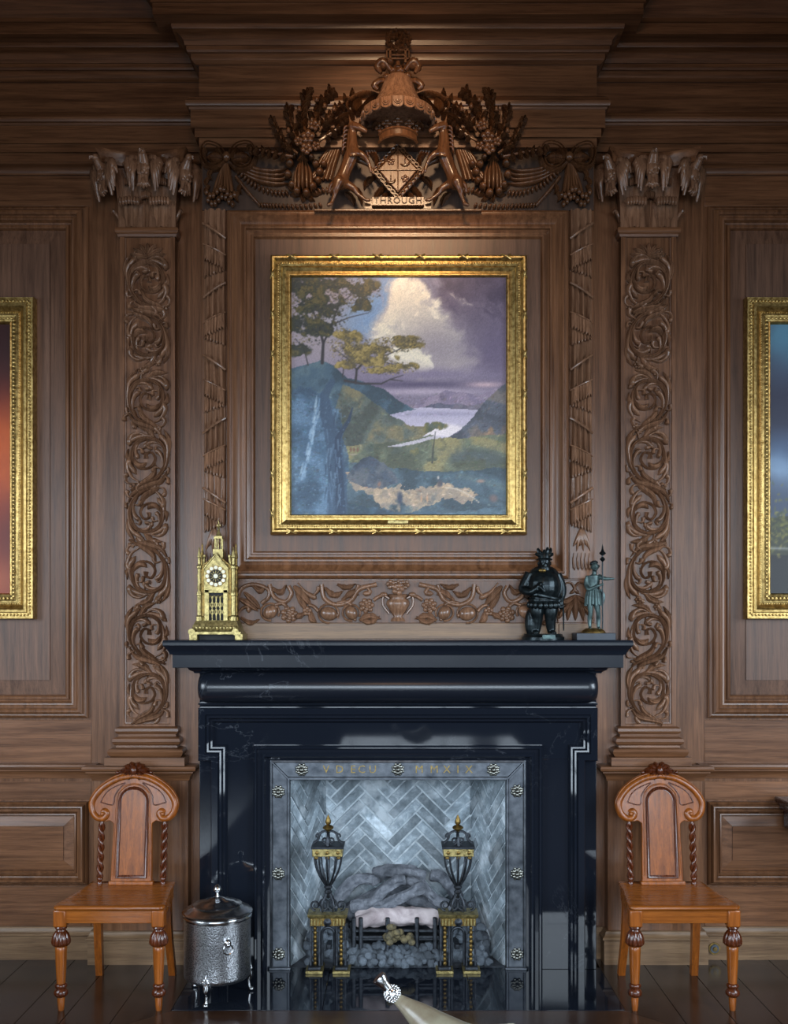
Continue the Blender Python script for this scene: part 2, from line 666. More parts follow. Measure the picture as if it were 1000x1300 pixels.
bw = BX - HX
plank(0, 0, 0, 0, 'floor_x', [(-HX + 0.001, HY - 0.001), (HX - 0.001, HY - 0.001), (BX, HY - bw), (-BX, HY - bw)])
for s in (-1, 1):
    plank(0, 0, 0, 0, 'floor', [(s * (HX + 0.001), -0.0), (s * (BX - 0.001), -0.0), (s * (BX - 0.001), HY - bw + 0.002), (s * (HX + 0.001), HY - 0.002)])
    x = BX
    k = 0
    while x < ROOM_X - 0.05:
        wd = (0.215, 0.19, 0.24, 0.205)[k % 4]
        x2 = min(x + wd, ROOM_X)
        cut = -1.4 - 0.9 * ((k * 37) % 5) / 5
        plank(min(s * x, s * x2), max(s * x, s * x2), cut, -0.0)
        plank(min(s * x, s * x2), max(s * x, s * x2), ROOM_Y + 0.01, cut)
        x = x2
        k += 1
yy = HY - bw
for k in range(10):
    x0 = -BX + k * 2 * BX / 10
    plank(x0, x0 + 2 * BX / 10, ROOM_Y + 0.01, yy)

# ---- hearth of three polished slabs
hearth = struct('floor_hearth', 'black polished marble hearth of three slabs before the fireplace', 'hearth')
jx = 0.332
for x0, x1 in ((-HX, -jx), (-jx, jx), (jx, HX)):
    MB().box(x0 + 0.0012, x1 - 0.0012, HY + 0.001, YM + 0.03, -0.0215, 0.002).build('slab', M['marble'], hearth, bevel=0.001)

# dark carpet out of view, added to keep floor glare out of the marble
unseen_rug = MB().box(-1.4, 2.7, -8.1, -1.15, 0.0005, 0.006).build('unseen_rug', rough_mat('unseen_rug_dark_wool', (30, 16, 15), (44, 24, 21), 60, 0.6, 1.0), bevel=0.004)
tag(unseen_rug, 'large dark wool carpet out of view, added to damp floor glare in the marble', 'unseen_rug')

# ---- ceiling and the unseen room
tag(MB().box(-ROOM_X, ROOM_X, ROOM_Y, 0.1, ROOM_Z, ROOM_Z + 0.1).build('ceiling', M['plaster']), 'dim plaster ceiling above the oak crown moulding', 'ceiling', kind='structure')


def holed_wall(name, label, along, fixed, thick, holes, a0, a1):
    mb = MB()
    z0w, z1w = WZ0, WZ1

    def bx(p, q, z0, z1):
        if along == 'x':
            mb.box(p, q, fixed, fixed + thick, z0, z1)
        else:
            mb.box(fixed, fixed + thick, p, q, z0, z1)
    cur = a0
    for c, hw in holes:
        bx(cur, c - hw, -0.02, ROOM_Z)
        bx(c - hw, c + hw, -0.02, z0w)
        bx(c - hw, c + hw, z1w, ROOM_Z)
        cur = c + hw
    bx(cur, a1, -0.02, ROOM_Z)
    o = mb.build(name, M['roomwall'])
    return tag(o, label, 'wall', kind='structure')


holed_wall('wall_rear', 'plain brown rear wall with three tall windows', 'x', ROOM_Y - 0.1, 0.1, [(-2.3, 1.0), (0, 1.0), (2.3, 1.0)], -ROOM_X, ROOM_X)
holed_wall('wall_left', 'plain brown side wall with one window beside portrait', 'y', -ROOM_X - 0.1, 0.1, [(-3.0, 0.78)], ROOM_Y, 0.1)
holed_wall('wall_right', 'plain brown side wall with one window beside seascape', 'y', ROOM_X, 0.1, [(-3.0, 0.78)], ROOM_Y, 0.1)

# ---- back wall behind the panelling, with the fireplace opening left free
XO = S(140, YM)
mb = MB()
mb.box(-ROOM_X, -HB + 0.12, YS, 0.1, -0.02, ROOM_Z).box(HB - 0.12, ROOM_X, YS, 0.1, -0.02, ROOM_Z).box(-HB + 0.12, HB - 0.12, YS, 0.1, 1.3, ROOM_Z)
wall = mb.build('wall_back', M['oak_v'])
tag(wall, 'dark oak panelled wall carrying paintings above the dado rail', 'wall', kind='structure')

# chimney breast board above the mantel
MB().box(-HB, HB, YB, YS + 0.01, 1.58, 4.2).build('chimney_breast', M['oak_v'], wall, bevel=0.002)


# panel frames in the side bays (mirrored)
def bay(sx):
    def xx(px, y):
        return sx * X(px, y) if sx > 0 else X(1010 - px, y)
    # large wall panel; px given for the right-hand bay
    for (pxe, y0, y1, bev, st) in ((897, 264, 911, 19, 1.0), (897, 1017, 1122, 13, 0.62)):
        xi = S(pxe - CX, YS)
        xo = 2.78
        z0, z1 = Z(y1, YS), Z(y0, YS)
        a, b = sorted((sx * xi, sx * xo))
        q = 0.00398 * st * (1.0 if st == 1 else 1.0)
        prof = [(0, 0.005), (0, -0.018), (1.5 * q, -0.026), (3.5 * q, -0.03), (5 * q, -0.028), (5.6 * q, -0.04), (8 * q, -0.05), (10.5 * q, -0.052), (12.5 * q, -0.046), (13.2 * q, -0.034), (15 * q, -0.036), (17 * q, -0.04),
                (19 * q, -0.038), (20 * q, -0.028), (21 * q, -0.02), (23 * q, -0.016), (24.2 * q, -0.024), (26.5 * q, -0.026), (28 * q, -0.022), (29 * q, -0.006), (30 * q, 0.004)]
        MB().ring(a, b, z0, z1, prof).build('panel_moulding', M['oak_v'], wall, smooth=30)
        i0 = 29 * q
        i1 = i0 + bev * 0.00398
        mbp = MB().ring(a + i0, b - i0, z0 + i0, z1 - i0, [(0, 0.004), (0, -0.002), (i1 - i0, -0.016), (i1 - i0, -0.022)])
        mbp.prism([(a + i1, z0 + i1), (b - i1, z0 + i1), (b - i1, z1 - i1), (a + i1, z1 - i1)], -0.022, -0.006)
        MB_p = mbp.build('panel', M['oak_panel'] if st == 1 else M['oak_h'], wall, smooth=20)


bay(1)
bay(-1)
# plank joints of rails in the side bays: thin rails above and below the panels
for s in (-1, 1):
    a, b = sorted((s * (S(392, 0) - 0.03), s * 2.85))
    xa = s * S(389, 0)
    for (y0, y1) in ((207, 262), (914, 972), (992, 1015), (1125, 1178)):
        lo, hi = sorted((xa, s * 3.6))
        MB().box(lo, hi, -0.003, 0.01, Z(y1, 0), Z(y0, 0)).build('rail', M['oak_h'], wall, bevel=0.0015)

# ---- dado rail, pedestals and baseboards
ped_x0, ped_x1 = 0.995, S(387, -0.08)     # pedestal die from the breast side outwards
zped = lambda py, y: Z(py, y)
for s in (-1, 1):
    side = 'left' if s < 0 else 'right'
    path = [(-ROOM_X, 0), (-ped_x1, 0), (-ped_x1, -0.075), (-1.045, -0.075), (-1.045, 0)]
    if s > 0:
        path = [(-p[0], p[1]) for p in path][::-1]
    # dado rail (cap)
    tr = struct('trim_%d' % (1 if s < 0 else 2), 'oak dado rail running above the %s' % ('dado panel beside the ash bin' if s < 0 else 'dado panel beside the dark console'), 'trim')
    zt, zb = Z(972, -0.1), Z(991, -0.1)
    dz = zt - zb
    MB().sweep_xy(path, [(-0.01, zb - 0.004), (0.006, zb - 0.004), (0.010, zb + dz * 0.2), (0.022, zb + dz * 0.42), (0.03, zb + dz * 0.5), (0.03, zb + dz * 0.58), (0.042, zb + dz * 0.66),
                       (0.046, zb + dz * 0.8), (0.042, zb + dz * 0.94), (0.03, zt), (-0.01, zt)]).build('rail_moulding', M['oak_h'], tr, smooth=30)
    MB().box(s * (ped_x1 - 0.002), s * 1.045, -0.075, 0.005, Z(1184, -0.08), zb + 0.004).build('pedestal', M['oak_v'], tr, bevel=0.002)
    # baseboard
    bb = struct('baseboard_' + side, 'pale oak baseboard with moulded top edge under the %s wall panelling' % side, 'baseboard')
    zt = Z(1178, -0.03)
    MB().sweep_xy(path, [(-0.01, 0), (0.022, 0), (0.022, zt - 0.045), (0.03, zt - 0.04), (0.03, zt - 0.03), (0.02, zt - 0.022), (0.012, zt - 0.006), (0.012, zt), (-0.01, zt + 0.001)]
                    ).build('skirting_moulding', M['oak_light'], bb, smooth=30)
    # side wall plinth between the pedestal and the marble
    MB().box(s * 1.045, s * 0.972, -0.012, 0.005, 0, zt).build('skirting_board', M['oak_light'], bb, bevel=0.001)
    # painted plane beside the pilaster
    MB().box(s * 1.1, s * (HB - 0.01), -0.006, 0.004, Z(990, 0) + 0.05, 4.0).build('stile', M['oak_v'], wall, bevel=0.001)

# ---- entablature: architrave, frieze and crown breaking forward over the chimney breast
ent = struct('trim_3', 'dark oak entablature and stepped crown moulding along the wall top', 'cornice')
epath = [(-ROOM_X, YE), (-HB, YE), (-HB, YB + YE), (HB, YB + YE), (HB, YE), (ROOM_X, YE)]


def ez(p, py):
    return Z(py, YB + YE - p)


arch = [(-0.05, ez(0, 187)), (0.0, ez(0, 187)), (0.0, ez(0, 174)), (0.018, ez(.018, 174)), (0.018, ez(.018, 162)), (0.034, ez(.034, 162)), (0.034, ez(.034, 139)), (0.040, ez(.040, 138.5)), (0.042, ez(.042, 135.5)), (0.052, ez(.052, 133.5)),
        (0.056, ez(.056, 130)), (0.056, ez(.056, 127)), (0.048, ez(.048, 126)), (0.044, ez(.044, 123)), (0.030, ez(.03, 122)), (-0.05, ez(0.02, 122))]
MB().sweep_xy(epath, arch).build('architrave', M['oak_h'], ent, smooth=30)
MB().sweep_xy(epath, [(-0.05, ez(0, 124)), (0.0, ez(0, 124)), (0.0, ez(0, 81)), (-0.05, ez(0, 81))]).build('frieze', M['oak_h'], ent, smooth=30)
zs = ez(0.181, 18)
crown = [(-0.05, ez(0, 82)), (0.012, ez(.012, 82)), (0.02, ez(.02, 80)), (0.03, ez(.03, 76)), (0.033, ez(.033, 72)), (0.033, ez(.033, 68)), (0.046, ez(.046, 66)), (0.051, ez(.051, 63)), (0.051, ez(.051, 58)),
         (0.058, ez(.058, 57)), (0.062, ez(.062, 51)), (0.072, ez(.072, 46)), (0.09, ez(.09, 40)), (0.107, ez(.107, 36)), (0.110, ez(.110, 33)), (0.110, zs), (0.181, zs), (0.181, ez(.181, 4)), (0.19, ez(.19, 2)), (0.19, ez(.19, -3)),
         (0.2, ez(.2, -8)), (0.235, ez(.235, -26)), (0.25, ez(.25, -34)), (0.25, ROOM_Z + 0.02), (-0.05, ROOM_Z + 0.02)]
MB().sweep_xy(epath, crown).build('crown_moulding', M['oak_h'], ent, smooth=24)
# small fillets on the side entablature under the architrave
for s in (-1, 1):
    a, b = sorted((s * ROOM_X, s * HB))
    zk = ez(0, 187)
    MB().sweep_xy([(a, 0.0), (b, 0.0)], [(-0.01, zk + 0.001), (0.056, zk + 0.001), (0.056, zk - 0.006), (0.046, zk - 0.008), (0.034, zk - 0.014), (0.024, zk - 0.024), (0.018, zk - 0.038), (0.018, zk - 0.045), (-0.01, zk - 0.045)]).build('cove', M['oak_h'], ent, smooth=40)

# ---- overmantel: bolection frame round the painting, plain strip and frieze panel
ovm = struct('trim_4', 'oak overmantel moulding framing the landscape painting on the chimney breast', 'panelling')
yb = YB
fx0, fx1, fz0, fz1 = X(289, yb), X(721, yb), Z(735, yb), Z(269, yb)
q = S(1, yb)
MB().ring(fx0, fx1, fz0, fz1, [(0, yb + 0.005), (0, yb - 0.02), (1.5 * q, yb - 0.03), (4 * q, yb - 0.036), (6 * q, yb - 0.036), (7 * q, yb - 0.05), (9 * q, yb - 0.052), (11 * q, yb - 0.044), (14 * q, yb - 0.032),
                              (18 * q, yb - 0.026), (20 * q, yb - 0.028), (22 * q, yb - 0.034), (24 * q, yb - 0.034), (25 * q, yb - 0.02), (28 * q, yb - 0.012), (30 * q, yb - 0.012), (31 * q, yb - 0.018), (33 * q, yb - 0.018),
                              (35 * q, yb - 0.004), (36 * q, yb + 0.004)]).build('frame_moulding', M['oak_v'], ovm, smooth=26)
MB().box(fx0 + 35 * q, fx1 - 35 * q, yb - 0.003, yb + 0.01, fz0 + 35 * q, fz1 - 35 * q).build('panel', M['oak_panel'], ovm)
MB().box(X(302, yb), X(708, yb), yb - 0.012, yb + 0.01, Z(811, yb), Z(791, yb)).build('strip', M['oak_light'], ovm, bevel=0.002)
for s in (-1, 1):
    a, b = sorted((s * S(251, yb), s * S(204, yb)))
    MB().box(a, b, yb - 0.008, yb + 0.01, Z(811, yb), Z(792, yb)).build('strip', M['oak_light'], ovm, bevel=0.002)


# ================================================================== PILASTERS
QP = S(1, -0.05)


def stroke_mesh(name, *a, **k):
    mb = MB().stroke(*a, **k)
    o = mb.build(name, M['oak_carved'], local=True, smooth=60)
    me = o.data
    bpy.data.objects.remove(o)
    return me


def U(pts):
    return [(p[0] * QP, p[1] * QP) for p in pts]


SPIRAL = stroke_mesh('scroll', U([(-20, -44), (-7, -36), (13, -27), (24, -6), (19, 15), (1, 23), (-16, 15), (-20, -2), (-11, -15), (3, -14), (10, -4), (5, 5), (-2, 3), (-2, -3)]), 2.4 * QP, 0.03, 0, m=50, shape='vine', groove=0.3)
LEAF_SPEC = [
    ([(23, -2), (27, 14), (24, 26), (17, 36)], 3.6, 'leaf', 0), ([(-8, -33), (-19, -27), (-25, -14), (-21, -5)], 4.4, 'comma', 0),
    ([(-8, -35), (-22, -36), (-26, -29), (-22, -24)], 3.2, 'comma', 0), ([(2, 24), (-13, 29), (-23, 23), (-24, 12)], 4.4, 'comma', 0),
    ([(6, 24), (-4, 34), (-19, 37)], 4.6, 'leaf', 3), ([(12, 20), (13, 30), (5, 37)], 3.6, 'comma', 0), ([(-17, 8), (-8, 9), (-6, 2)], 3.0, 'comma', 0),
    ([(-3, 20), (-2, 12), (5, 10)], 3.0, 'comma', 0), ([(17, 10), (12, 12), (10, 6)], 2.6, 'comma', 0), ([(16, -24), (25, -29), (25, -37)], 3.8, 'comma', 0),
    ([(8, -29), (15, -35), (9, -43)], 3.6, 'comma', 0), ([(20, -14), (12, -13), (9, -20)], 3.0, 'comma', 0), ([(-18, -8), (-26, -3), (-26, 8)], 3.0, 'leaf', 2),
    ([(18, -18), (27, -20), (28, -12)], 2.8, 'comma', 0)]
_sp = catmull([(a, 0, b) for a, b in [(-20, -44), (-7, -36), (13, -27), (24, -6), (19, 15), (1, 23), (-16, 15), (-20, -2), (-11, -15), (3, -14), (10, -4), (5, 5)]], 101)
for _k, (_t0, _t1, _sd, _o) in enumerate(((0.02, 0.24, -1, 9), (0.20, 0.42, -1, 9), (0.38, 0.58, -1, 9), (0.56, 0.74, -1, 9), (0.05, 0.24, 1, 13), (0.20, 0.37, 1, 12), (0.35, 0.52, 1, 11), (0.50, 0.66, 1, 9), (0.66, 0.82, 1, 7))):
    _pts = []
    for _j in range(5):
        _t = _t0 + (_t1 - _t0) * _j / 4
        _i = min(99, max(1, int(_t * 100)))
        _p, _d = _sp[_i], (_sp[_i + 1] - _sp[_i - 1]).normalized()
        _n = Vector((-_d.z, 0, _d.x)) * _sd
        _q = _p + _n * (1.2 + (_o - 1.2) * (_j / 4) ** 1.8)
        _pts.append((max(-26.3, min(26.3, _q.x)), _q.z))
    LEAF_SPEC.append((_pts, 4.0 if _sd < 0 else 3.7, 'comma' if _k % 4 else 'leaf', 0))
LEAVES = [stroke_mesh('leaf', U(p), w_ * 1.12 * QP, 0.026 + 0.005 * (i % 4), 0, m=11, shape=sh, lob=lb, groove=0.22 if sh == 'leaf' else 0.0) for i, (p, w_, sh, lb) in enumerate(LEAF_SPEC)]
_o = MB()
for _k in range(6):
    _a = _k * PI / 3
    _o.ell(((-2 + 5.4 * math.cos(_a)) * QP, -0.01, (1 + 5.4 * math.sin(_a)) * QP), (3.1 * QP, 0.014, 3.1 * QP), 8, 6)
_o.ell((-2 * QP, -0.02, 1 * QP), (2.6 * QP, 0.014, 2.6 * QP), 8, 6)
_t = _o.build('blossom', M['oak_carved'], local=True)
FLOWER = _t.data
bpy.data.objects.remove(_t)
_o = MB()
for a, b in ((0, 0), (4, 2), (-3.4, 2.6), (0.6, 5)):
    _o.ell((a * QP, -0.006, b * QP), (2.3 * QP, 0.012, 2.3 * QP), 8, 6)
_t = _o.build('berry', M['oak_carved'], local=True)
BERRY = _t.data
bpy.data.objects.remove(_t)


def eagle(mb, c, sc, yaw):
    """small carved eagle with folded wings; c = chest centre"""
    b = MB()
    b.ell((0, -0.02, 0), (0.034, 0.034, 0.05), 12, 8)
    b.tube([(0, -0.03, 0.028), (0, -0.046, 0.05), (0, -0.056, 0.06)], [0.028, 0.023, 0.019], 8)
    b.ell((0, -0.06, 0.064), (0.0185, 0.022, 0.018), 10, 6)
    b.tube([(0, -0.074, 0.064), (0, -0.092, 0.057), (0, -0.092, 0.046)], [0.01, 0.007, 0.001], 6)
    for s in (-1, 1):
        for k in range(5):
            a = 0.25 + k * 0.16
            x1, z1 = s * (0.052 + 0.018 * k - 0.004 * k * k), -0.035 - 0.016 * (4 - k)
            b.tube([(s * 0.03, -0.01, 0.03), (s * (0.05 + 0.008 * k), -0.03, 0.032 - 0.01 * (4 - k)), (x1, -0.012, z1)], [0.014, 0.018, 0.006], 6, m=6)
        b.tube([(s * 0.012, -0.01, 0.045), (s * 0.05, -0.03, 0.05), (s * 0.082, -0.018, 0.018), (s * 0.088, -0.008, -0.012)], [0.012, 0.015, 0.012, 0.004], 6, m=9)
        b.tube([(s * 0.014, -0.03, -0.035), (s * 0.018, -0.034, -0.07)], [0.012, 0.007], 6)
    for k in range(-2, 3):
        b.tube([(0, -0.015, -0.035), (k * 0.009, -0.026, -0.07), (k * 0.015, -0.02, -0.092 + abs(k) * 0.006)], [0.012, 0.011, 0.004], 6, m=5)
    # breast feathers
    for r in range(3):
        for k in range(-1, 2):
            b.ell((k * 0.016 + (0.008 if r % 2 else 0), -0.05 + abs(k) * 0.008 - 0.0, 0.02 - r * 0.022), (0.009, 0.006, 0.012), 6, 5)
    R = Matrix.Rotation(yaw, 3, 'Z')
    mb.add([R @ (Vector(p) * sc) + Vector(c) for p in b.v], b.f)


def acanthus(mb, x, y, z0, h, wd, curl):
    """upright acanthus leaf whose tip curls forward"""
    n, c = 9, 7
    vs, fs = [], []
    for i in range(n):
        t = i / (n - 1)
        zz = z0 + h * (math.sin(t * 1.9) / math.sin(1.9) if t < 0.83 else 1.0 - (t - 0.83) * 0.9)
        yo = y - curl * (t ** 3) - 0.006
        e = wd * (0.62 + 0.5 * math.sin(PI * t * 0.9)) * (1 - 0.14 * (i % 2)) * (1 if t < 0.9 else 0.7)
        for j in range(c):
            k = -1 + 2 * j / (c - 1)
            vs.append((x + e * k, yo + 0.012 * k * k - 0.006 * math.cos(3 * PI * k), zz - (0.012 * k * k if t > 0.7 else 0)))
    for i in range(n - 1):
        for j in range(c - 1):
            fs.append((i * c + j, i * c + j + 1, (i + 1) * c + j + 1, (i + 1) * c + j))
    b0 = len(vs)
    vs2 = [(p[0], p[1] + 0.012, p[2]) for p in vs]
    fs2 = [tuple(i + b0 for i in reversed(f)) for f in fs]
    mb.add(vs + vs2, fs + fs2)
    for k in range(-3, 4):     # frilled tip
        mb.ell((x + k * wd * 0.24, y - curl * 1.02, z0 + h * 0.88 - abs(k) * 0.002), (wd * 0.17, 0.016, 0.022), 7, 5)


def pilaster(idx, s):
    lab = 'carved oak pilaster with eagle capital %s' % ('behind the gilt gothic clock' if s < 0 else 'behind the slim verdigris statuette')
    root = struct('trim_%d' % idx, lab, 'pilaster')
    xc = s * S(318, YP)
    hw = S(35, YP)
    z0, z1 = Z(922, YP), Z(290, YP)
    pw = S(27.5, YP)
    # shaft: back slab and raised border round a sunk panel
    MB().box(xc - hw, xc + hw, YP + 0.012, 0.0, z0, z1).build('shaft', M['oak_v'], root)
    zt, zb = Z(304, YP), Z(917, YP)
    MB().ring(xc - hw, xc + hw, zb - S(8, YP), z1, [(0, YP + 0.02), (0, YP), (hw - pw - 0.008, YP), (hw - pw - 0.005, YP + 0.006), (hw - pw, YP + 0.007), (hw - pw, YP + 0.014)]).build('border', M['oak_v'], root, smooth=30)
    # base: stacked tori on a plinth
    mb = MB()
    path = [(xc - hw, 0), (xc - hw, YP), (xc + hw, YP), (xc + hw, 0)]
    py = [922, 923, 925, 928.5, 931, 932, 935, 936, 938, 942, 945, 946.5, 949, 950, 951.5, 955, 959, 961, 962, 972.5]
    pr = [0.0, 0.008, 0.018, 0.02, 0.014, 0.006, 0.006, 0.016, 0.028, 0.032, 0.026, 0.014, 0.016, 0.03, 0.044, 0.05, 0.044, 0.034, 0.06, 0.06]
    prof = [(-0.01, Z(972.5, YP - 0.05))] + [(p, Z(y_, YP - p)) for y_, p in zip(py, pr)][::-1] + [(-0.01, Z(920, YP))]
    mb.sweep_xy(path, prof)
    mb.build('base', M['oak_h'], root, smooth=30)
    # astragal
    MB().sweep_xy(path, [(-0.005, Z(301, YP)), (0.008, Z(301, YP)), (0.01, Z(298, YP)), (0.018, Z(296, YP)), (0.02, Z(293, YP)), (0.016, Z(290, YP)), (-0.005, Z(289, YP))]).build('astragal', M['oak_h'], root, smooth=30)
    # capital: bell, two acanthus leaves, three eagles, abacus
    zc0, zc1 = Z(290, YP), Z(204, YP - 0.08)
    cap = MB().sweep_xy(path, [(-0.01, zc0), (0.004, zc0), (0.006, zc0 + 0.12), (0.018, zc0 + 0.22), (0.04, zc1), (-0.01, zc1)]).build('capital', M['oak_carved'], root, smooth=50)
    mb = MB()
    for k in (-1, 1):
        m2 = MB()
        acanthus(m2, xc + k * S(19, YP), YP - 0.012, zc0 + 0.002, S(33, YP), S(15, YP), 0.05)
        m2.build('acanthus_leaf', M['oak_carved'], cap, smooth=60)
        m2 = MB()
        acanthus(m2, xc + k * S(19, YP), YP - 0.006, zc0 + S(28, YP), S(32, YP), S(9, YP), 0.035)
        m2.build('acanthus_leaf', M['oak_carved'], cap, smooth=60)
        m2 = MB()      # side curls
        xs = xc + k * (hw + 0.02)
        m2.tube([(xc + k * hw, YP + 0.02, zc0 + 0.04), (xs, YP, zc0 + 0.075), (xs + k * 0.012, YP - 0.006, zc0 + 0.088), (xs + k * 0.02, YP, zc0 + 0.078)], [0.008, 0.009, 0.008, 0.004], 6, m=8)
        m2.build('side_curl', M['oak_carved'], cap, smooth=60)
    m2 = MB()
    acanthus(m2, xc, YP - 0.004, zc0 + 0.002, S(44, YP), S(7, YP), 0.03)
    m2.build('acanthus_leaf', M['oak_carved'], cap, smooth=60)
    for (dx, py_, yaw, dy, sc) in ((0, 216, 0, -0.052, 1.05), (-47, 223, -0.75, -0.045, 1.12), (47, 223, 0.75, -0.045, 1.12)):
        m2 = MB()
        eagle(m2, (xc + S(dx, YP - 0.06), YP + dy, Z(py_, YP - 0.06)), sc, yaw)
        m2.build('eagle', M['oak_carved'], cap, smooth=60)
    # abacus with concave front
    n = 16
    hw2 = S(57, YP - 0.1)
    front = [(xc - hw2 + 2 * hw2 * i / n, YP - 0.135 + 0.075 * math.sin(PI * i / n) ** 0.8) for i in range(n + 1)]
    mb = MB()
    zz = [Z(206, YP - 0.1), Z(203, YP - 0.1), Z(197, YP - 0.1), Z(193, YP - 0.1), Z(189, YP - 0.1)]
    ins = [0.022, 0.018, 0.012, 0.0, 0.0]
    vs = []
    for zv, i_ in zip(zz, ins):
        ring = [(p[0] * 1.0 + (xc - p[0]) * i_ / hw2, p[1] + i_, zv) for p in front]
        ring += [(xc + hw2 - i_, 0.0, zv), (xc - hw2 + i_, 0.0, zv)]
        vs += ring
    kk = n + 3
    fs = [(i * kk + j, i * kk + (j + 1) % kk, (i + 1) * kk + (j + 1) % kk, (i + 1) * kk + j) for i in range(4) for j in range(kk)]
    fs += [tuple(range(kk - 1, -1, -1)), tuple(range(4 * kk, 5 * kk))]
    mb.add(vs, fs)
    mb.build('abacus', M['oak_h'], root, smooth=30)
    # rinceau: eight scrolls, alternating hand
    yb_ = YP + 0.012
    n = 8
    for k in range(n):
        zc = zb + (k + 0.5) * (zt - zb - S(16, YP)) / n + S(2, YP)
        fl = s * (1 if k % 2 else -1)
        q_ = random.uniform(0.93, 1.02)
        sc_ = (fl * q_ * 0.97, random.uniform(0.9, 1.1), (-1 if k in (2, 3, 6) else 1) * q_)
        root_s = inst(SPIRAL, 'scroll', root, (xc, yb_, zc), (0, random.uniform(-0.12, 0.12), 0), sc_)
        for i, me in enumerate(LEAVES):
            if k == n - 1 and i in (4, 5):
                continue
            lf = inst(me, 'leaf', root_s, (0, 0, 0), (0, random.uniform(-0.12, 0.12), 0), (1, random.uniform(0.85, 1.25), 1))
        inst(FLOWER, 'blossom', root_s, (12 * QP, 0, 33 * QP), (0, 0, 0), (0.62, 0.9, 0.62))
        inst(BERRY, 'berry', root_s, ((-17 if k % 3 else -13) * QP, 0, -41 * QP))
    # leaf bouquet at the top
    for k in range(7):
        a = PI * (0.06 + 0.88 * k / 6)
        m2 = MB().stroke([(xc, zt - S(22, YP)), (xc + math.cos(a) * S(12, YP), zt - S(22, YP) + math.sin(a) * S(10, YP)), (xc + math.cos(a) * S(23, YP), zt - S(21, YP) + math.sin(a) * S(17, YP))], S(4.6, YP), 0.03, yb_, m=10, lob=2, groove=0.3)
        m2.build('leaf', M['oak_carved'], root, smooth=60)


pilaster(5, -1)
pilaster(6, 1)
# ================================================================== CARVED CREST over the painting
crest = struct('trim_7', 'carved oak crest with crown, lozenge shield, rearing horses and swags above the painting', 'carving', (0, YB, Z(268, YB)))
YC = YB - 0.012           # lower carving ground
YU = YB + YE - 0.064       # carving in front of the architrave


def px(pts, y):
    return [(X(a, y), Z(b, y)) for a, b in pts]


def both(name, fn, mat=None, parent=None, smooth=60, **kw):
    """build a piece and its mirror image as two objects"""
    out = []
    for m_ in (False, True):
        mb = MB()
        fn(mb)
        if m_:
            mb.flip_x()
        out.append(mb.build(name, M[mat or ('oak_crest' if parent is None or parent.name == 'motto_ribbon' else 'oak_carved')], parent or crest, smooth=smooth, **kw))
    return out


MB().box(X(257, YB), X(753, YB), YC, YB + 0.005, Z(268, YB), Z(188, YB)).build('ground_board', M['oak_dark'], crest, bevel=0.002)
# raised ledge the horses stand on
MB().box(X(400, YC), X(610, YC), -0.235, YC + 0.005, Z(268, -0.235), Z(264.5, -0.235)).build('ledge', M['oak_crest'], crest, bevel=0.004)

# --- bell shaped canopy
yk = YB + YE - 0.10
zr = Z(146, yk)
R0 = S(43, yk)
zr = Z(149, yk)
bell = MB().lathe([(R0 * 0.9, zr - 0.002), (R0, zr - 0.002), (R0 * 1.03, zr + 0.004), (R0, zr + 0.012), (R0 * 0.88, zr + 0.03), (R0 * 0.74, zr + 0.055), (R0 * 0.61, zr + 0.088), (R0 * 0.52, zr + 0.12), (R0 * 0.46, zr + 0.15), (R0 * 0.40, zr + 0.178), (R0 * 0.28, zr + 0.192), (0, zr + 0.196)],
                  48, (0, yk, 0)).build('canopy_bell', M['oak_carved'], crest, smooth=50)  # bell and scallops in lighter oak: lamplight put into their colour
ns = 20
for k in range(ns):
    a = -PI / 2 + (k - 9.5 + 0.5) * 2 * PI / ns
    if math.sin(a) > 0.35:
        continue
    mb = MB()
    ww = R0 * 1.035 * 2 * PI / ns * 0.48
    pts = [(-ww, 0.012), (ww, 0.012)] + [(ww * math.cos(t), -0.022 - 0.016 * math.sin(t)) for t in [PI * i / 8 for i in range(9)]]
    mb.prism(pts, -0.006, 0.006)
    for rr in (0.66, 0.34):
        mb.tube([(ww * rr * math.cos(t), -0.009, -0.006 - 0.028 * rr * math.sin(t)) for t in [PI * i / 8 for i in range(9)]], 0.0035, 5)
    mb.ell((0, -0.008, -0.008), 0.005, 6, 5)
    Rm = Matrix.Rotation(a + PI / 2, 3, 'Z')
    mb.v = [tuple(Rm @ Vector(p) + Vector((R0 * 1.035 * math.cos(a), yk + R0 * 1.035 * math.sin(a), zr + 0.002))) for p in mb.v]
    mb.build('scallop', M['oak_carved'], bell)
# knotted torse and curled mantling above the bell
for (a, b, r) in ((491, 98, 6), (499, 92, 6), (508, 94, 6), (517, 98, 6), (486, 88, 5), (524, 88, 5), (495, 84, 5), (515, 84, 5), (505, 86, 6), (505, 98, 5)):
    MB().ell((X(a, yk), yk + random.uniform(-0.03, 0.01), Z(b, yk)), (S(r, yk), 0.03, S(r * 0.8, yk)), 10, 7).build('torse_knot', M['oak_crest'], crest)
both('mantling_curl', lambda mb: mb.tube([(X(492, yk), yk - 0.02, Z(106, yk)), (X(482, yk), yk - 0.03, Z(107, yk)), (X(475, yk), yk - 0.03, Z(113, yk)), (X(480, yk), yk - 0.03, Z(118, yk))], [0.01, 0.014, 0.016, 0.009], 8, m=10))
both('mantling_curl', lambda mb: mb.tube([(X(496, yk), yk - 0.02, Z(92, yk)), (X(486, yk), yk - 0.03, Z(82, yk)), (X(479, yk), yk - 0.02, Z(88, yk)), (X(484, yk), yk - 0.03, Z(97, yk))], [0.012, 0.018, 0.018, 0.008], 8, m=10))
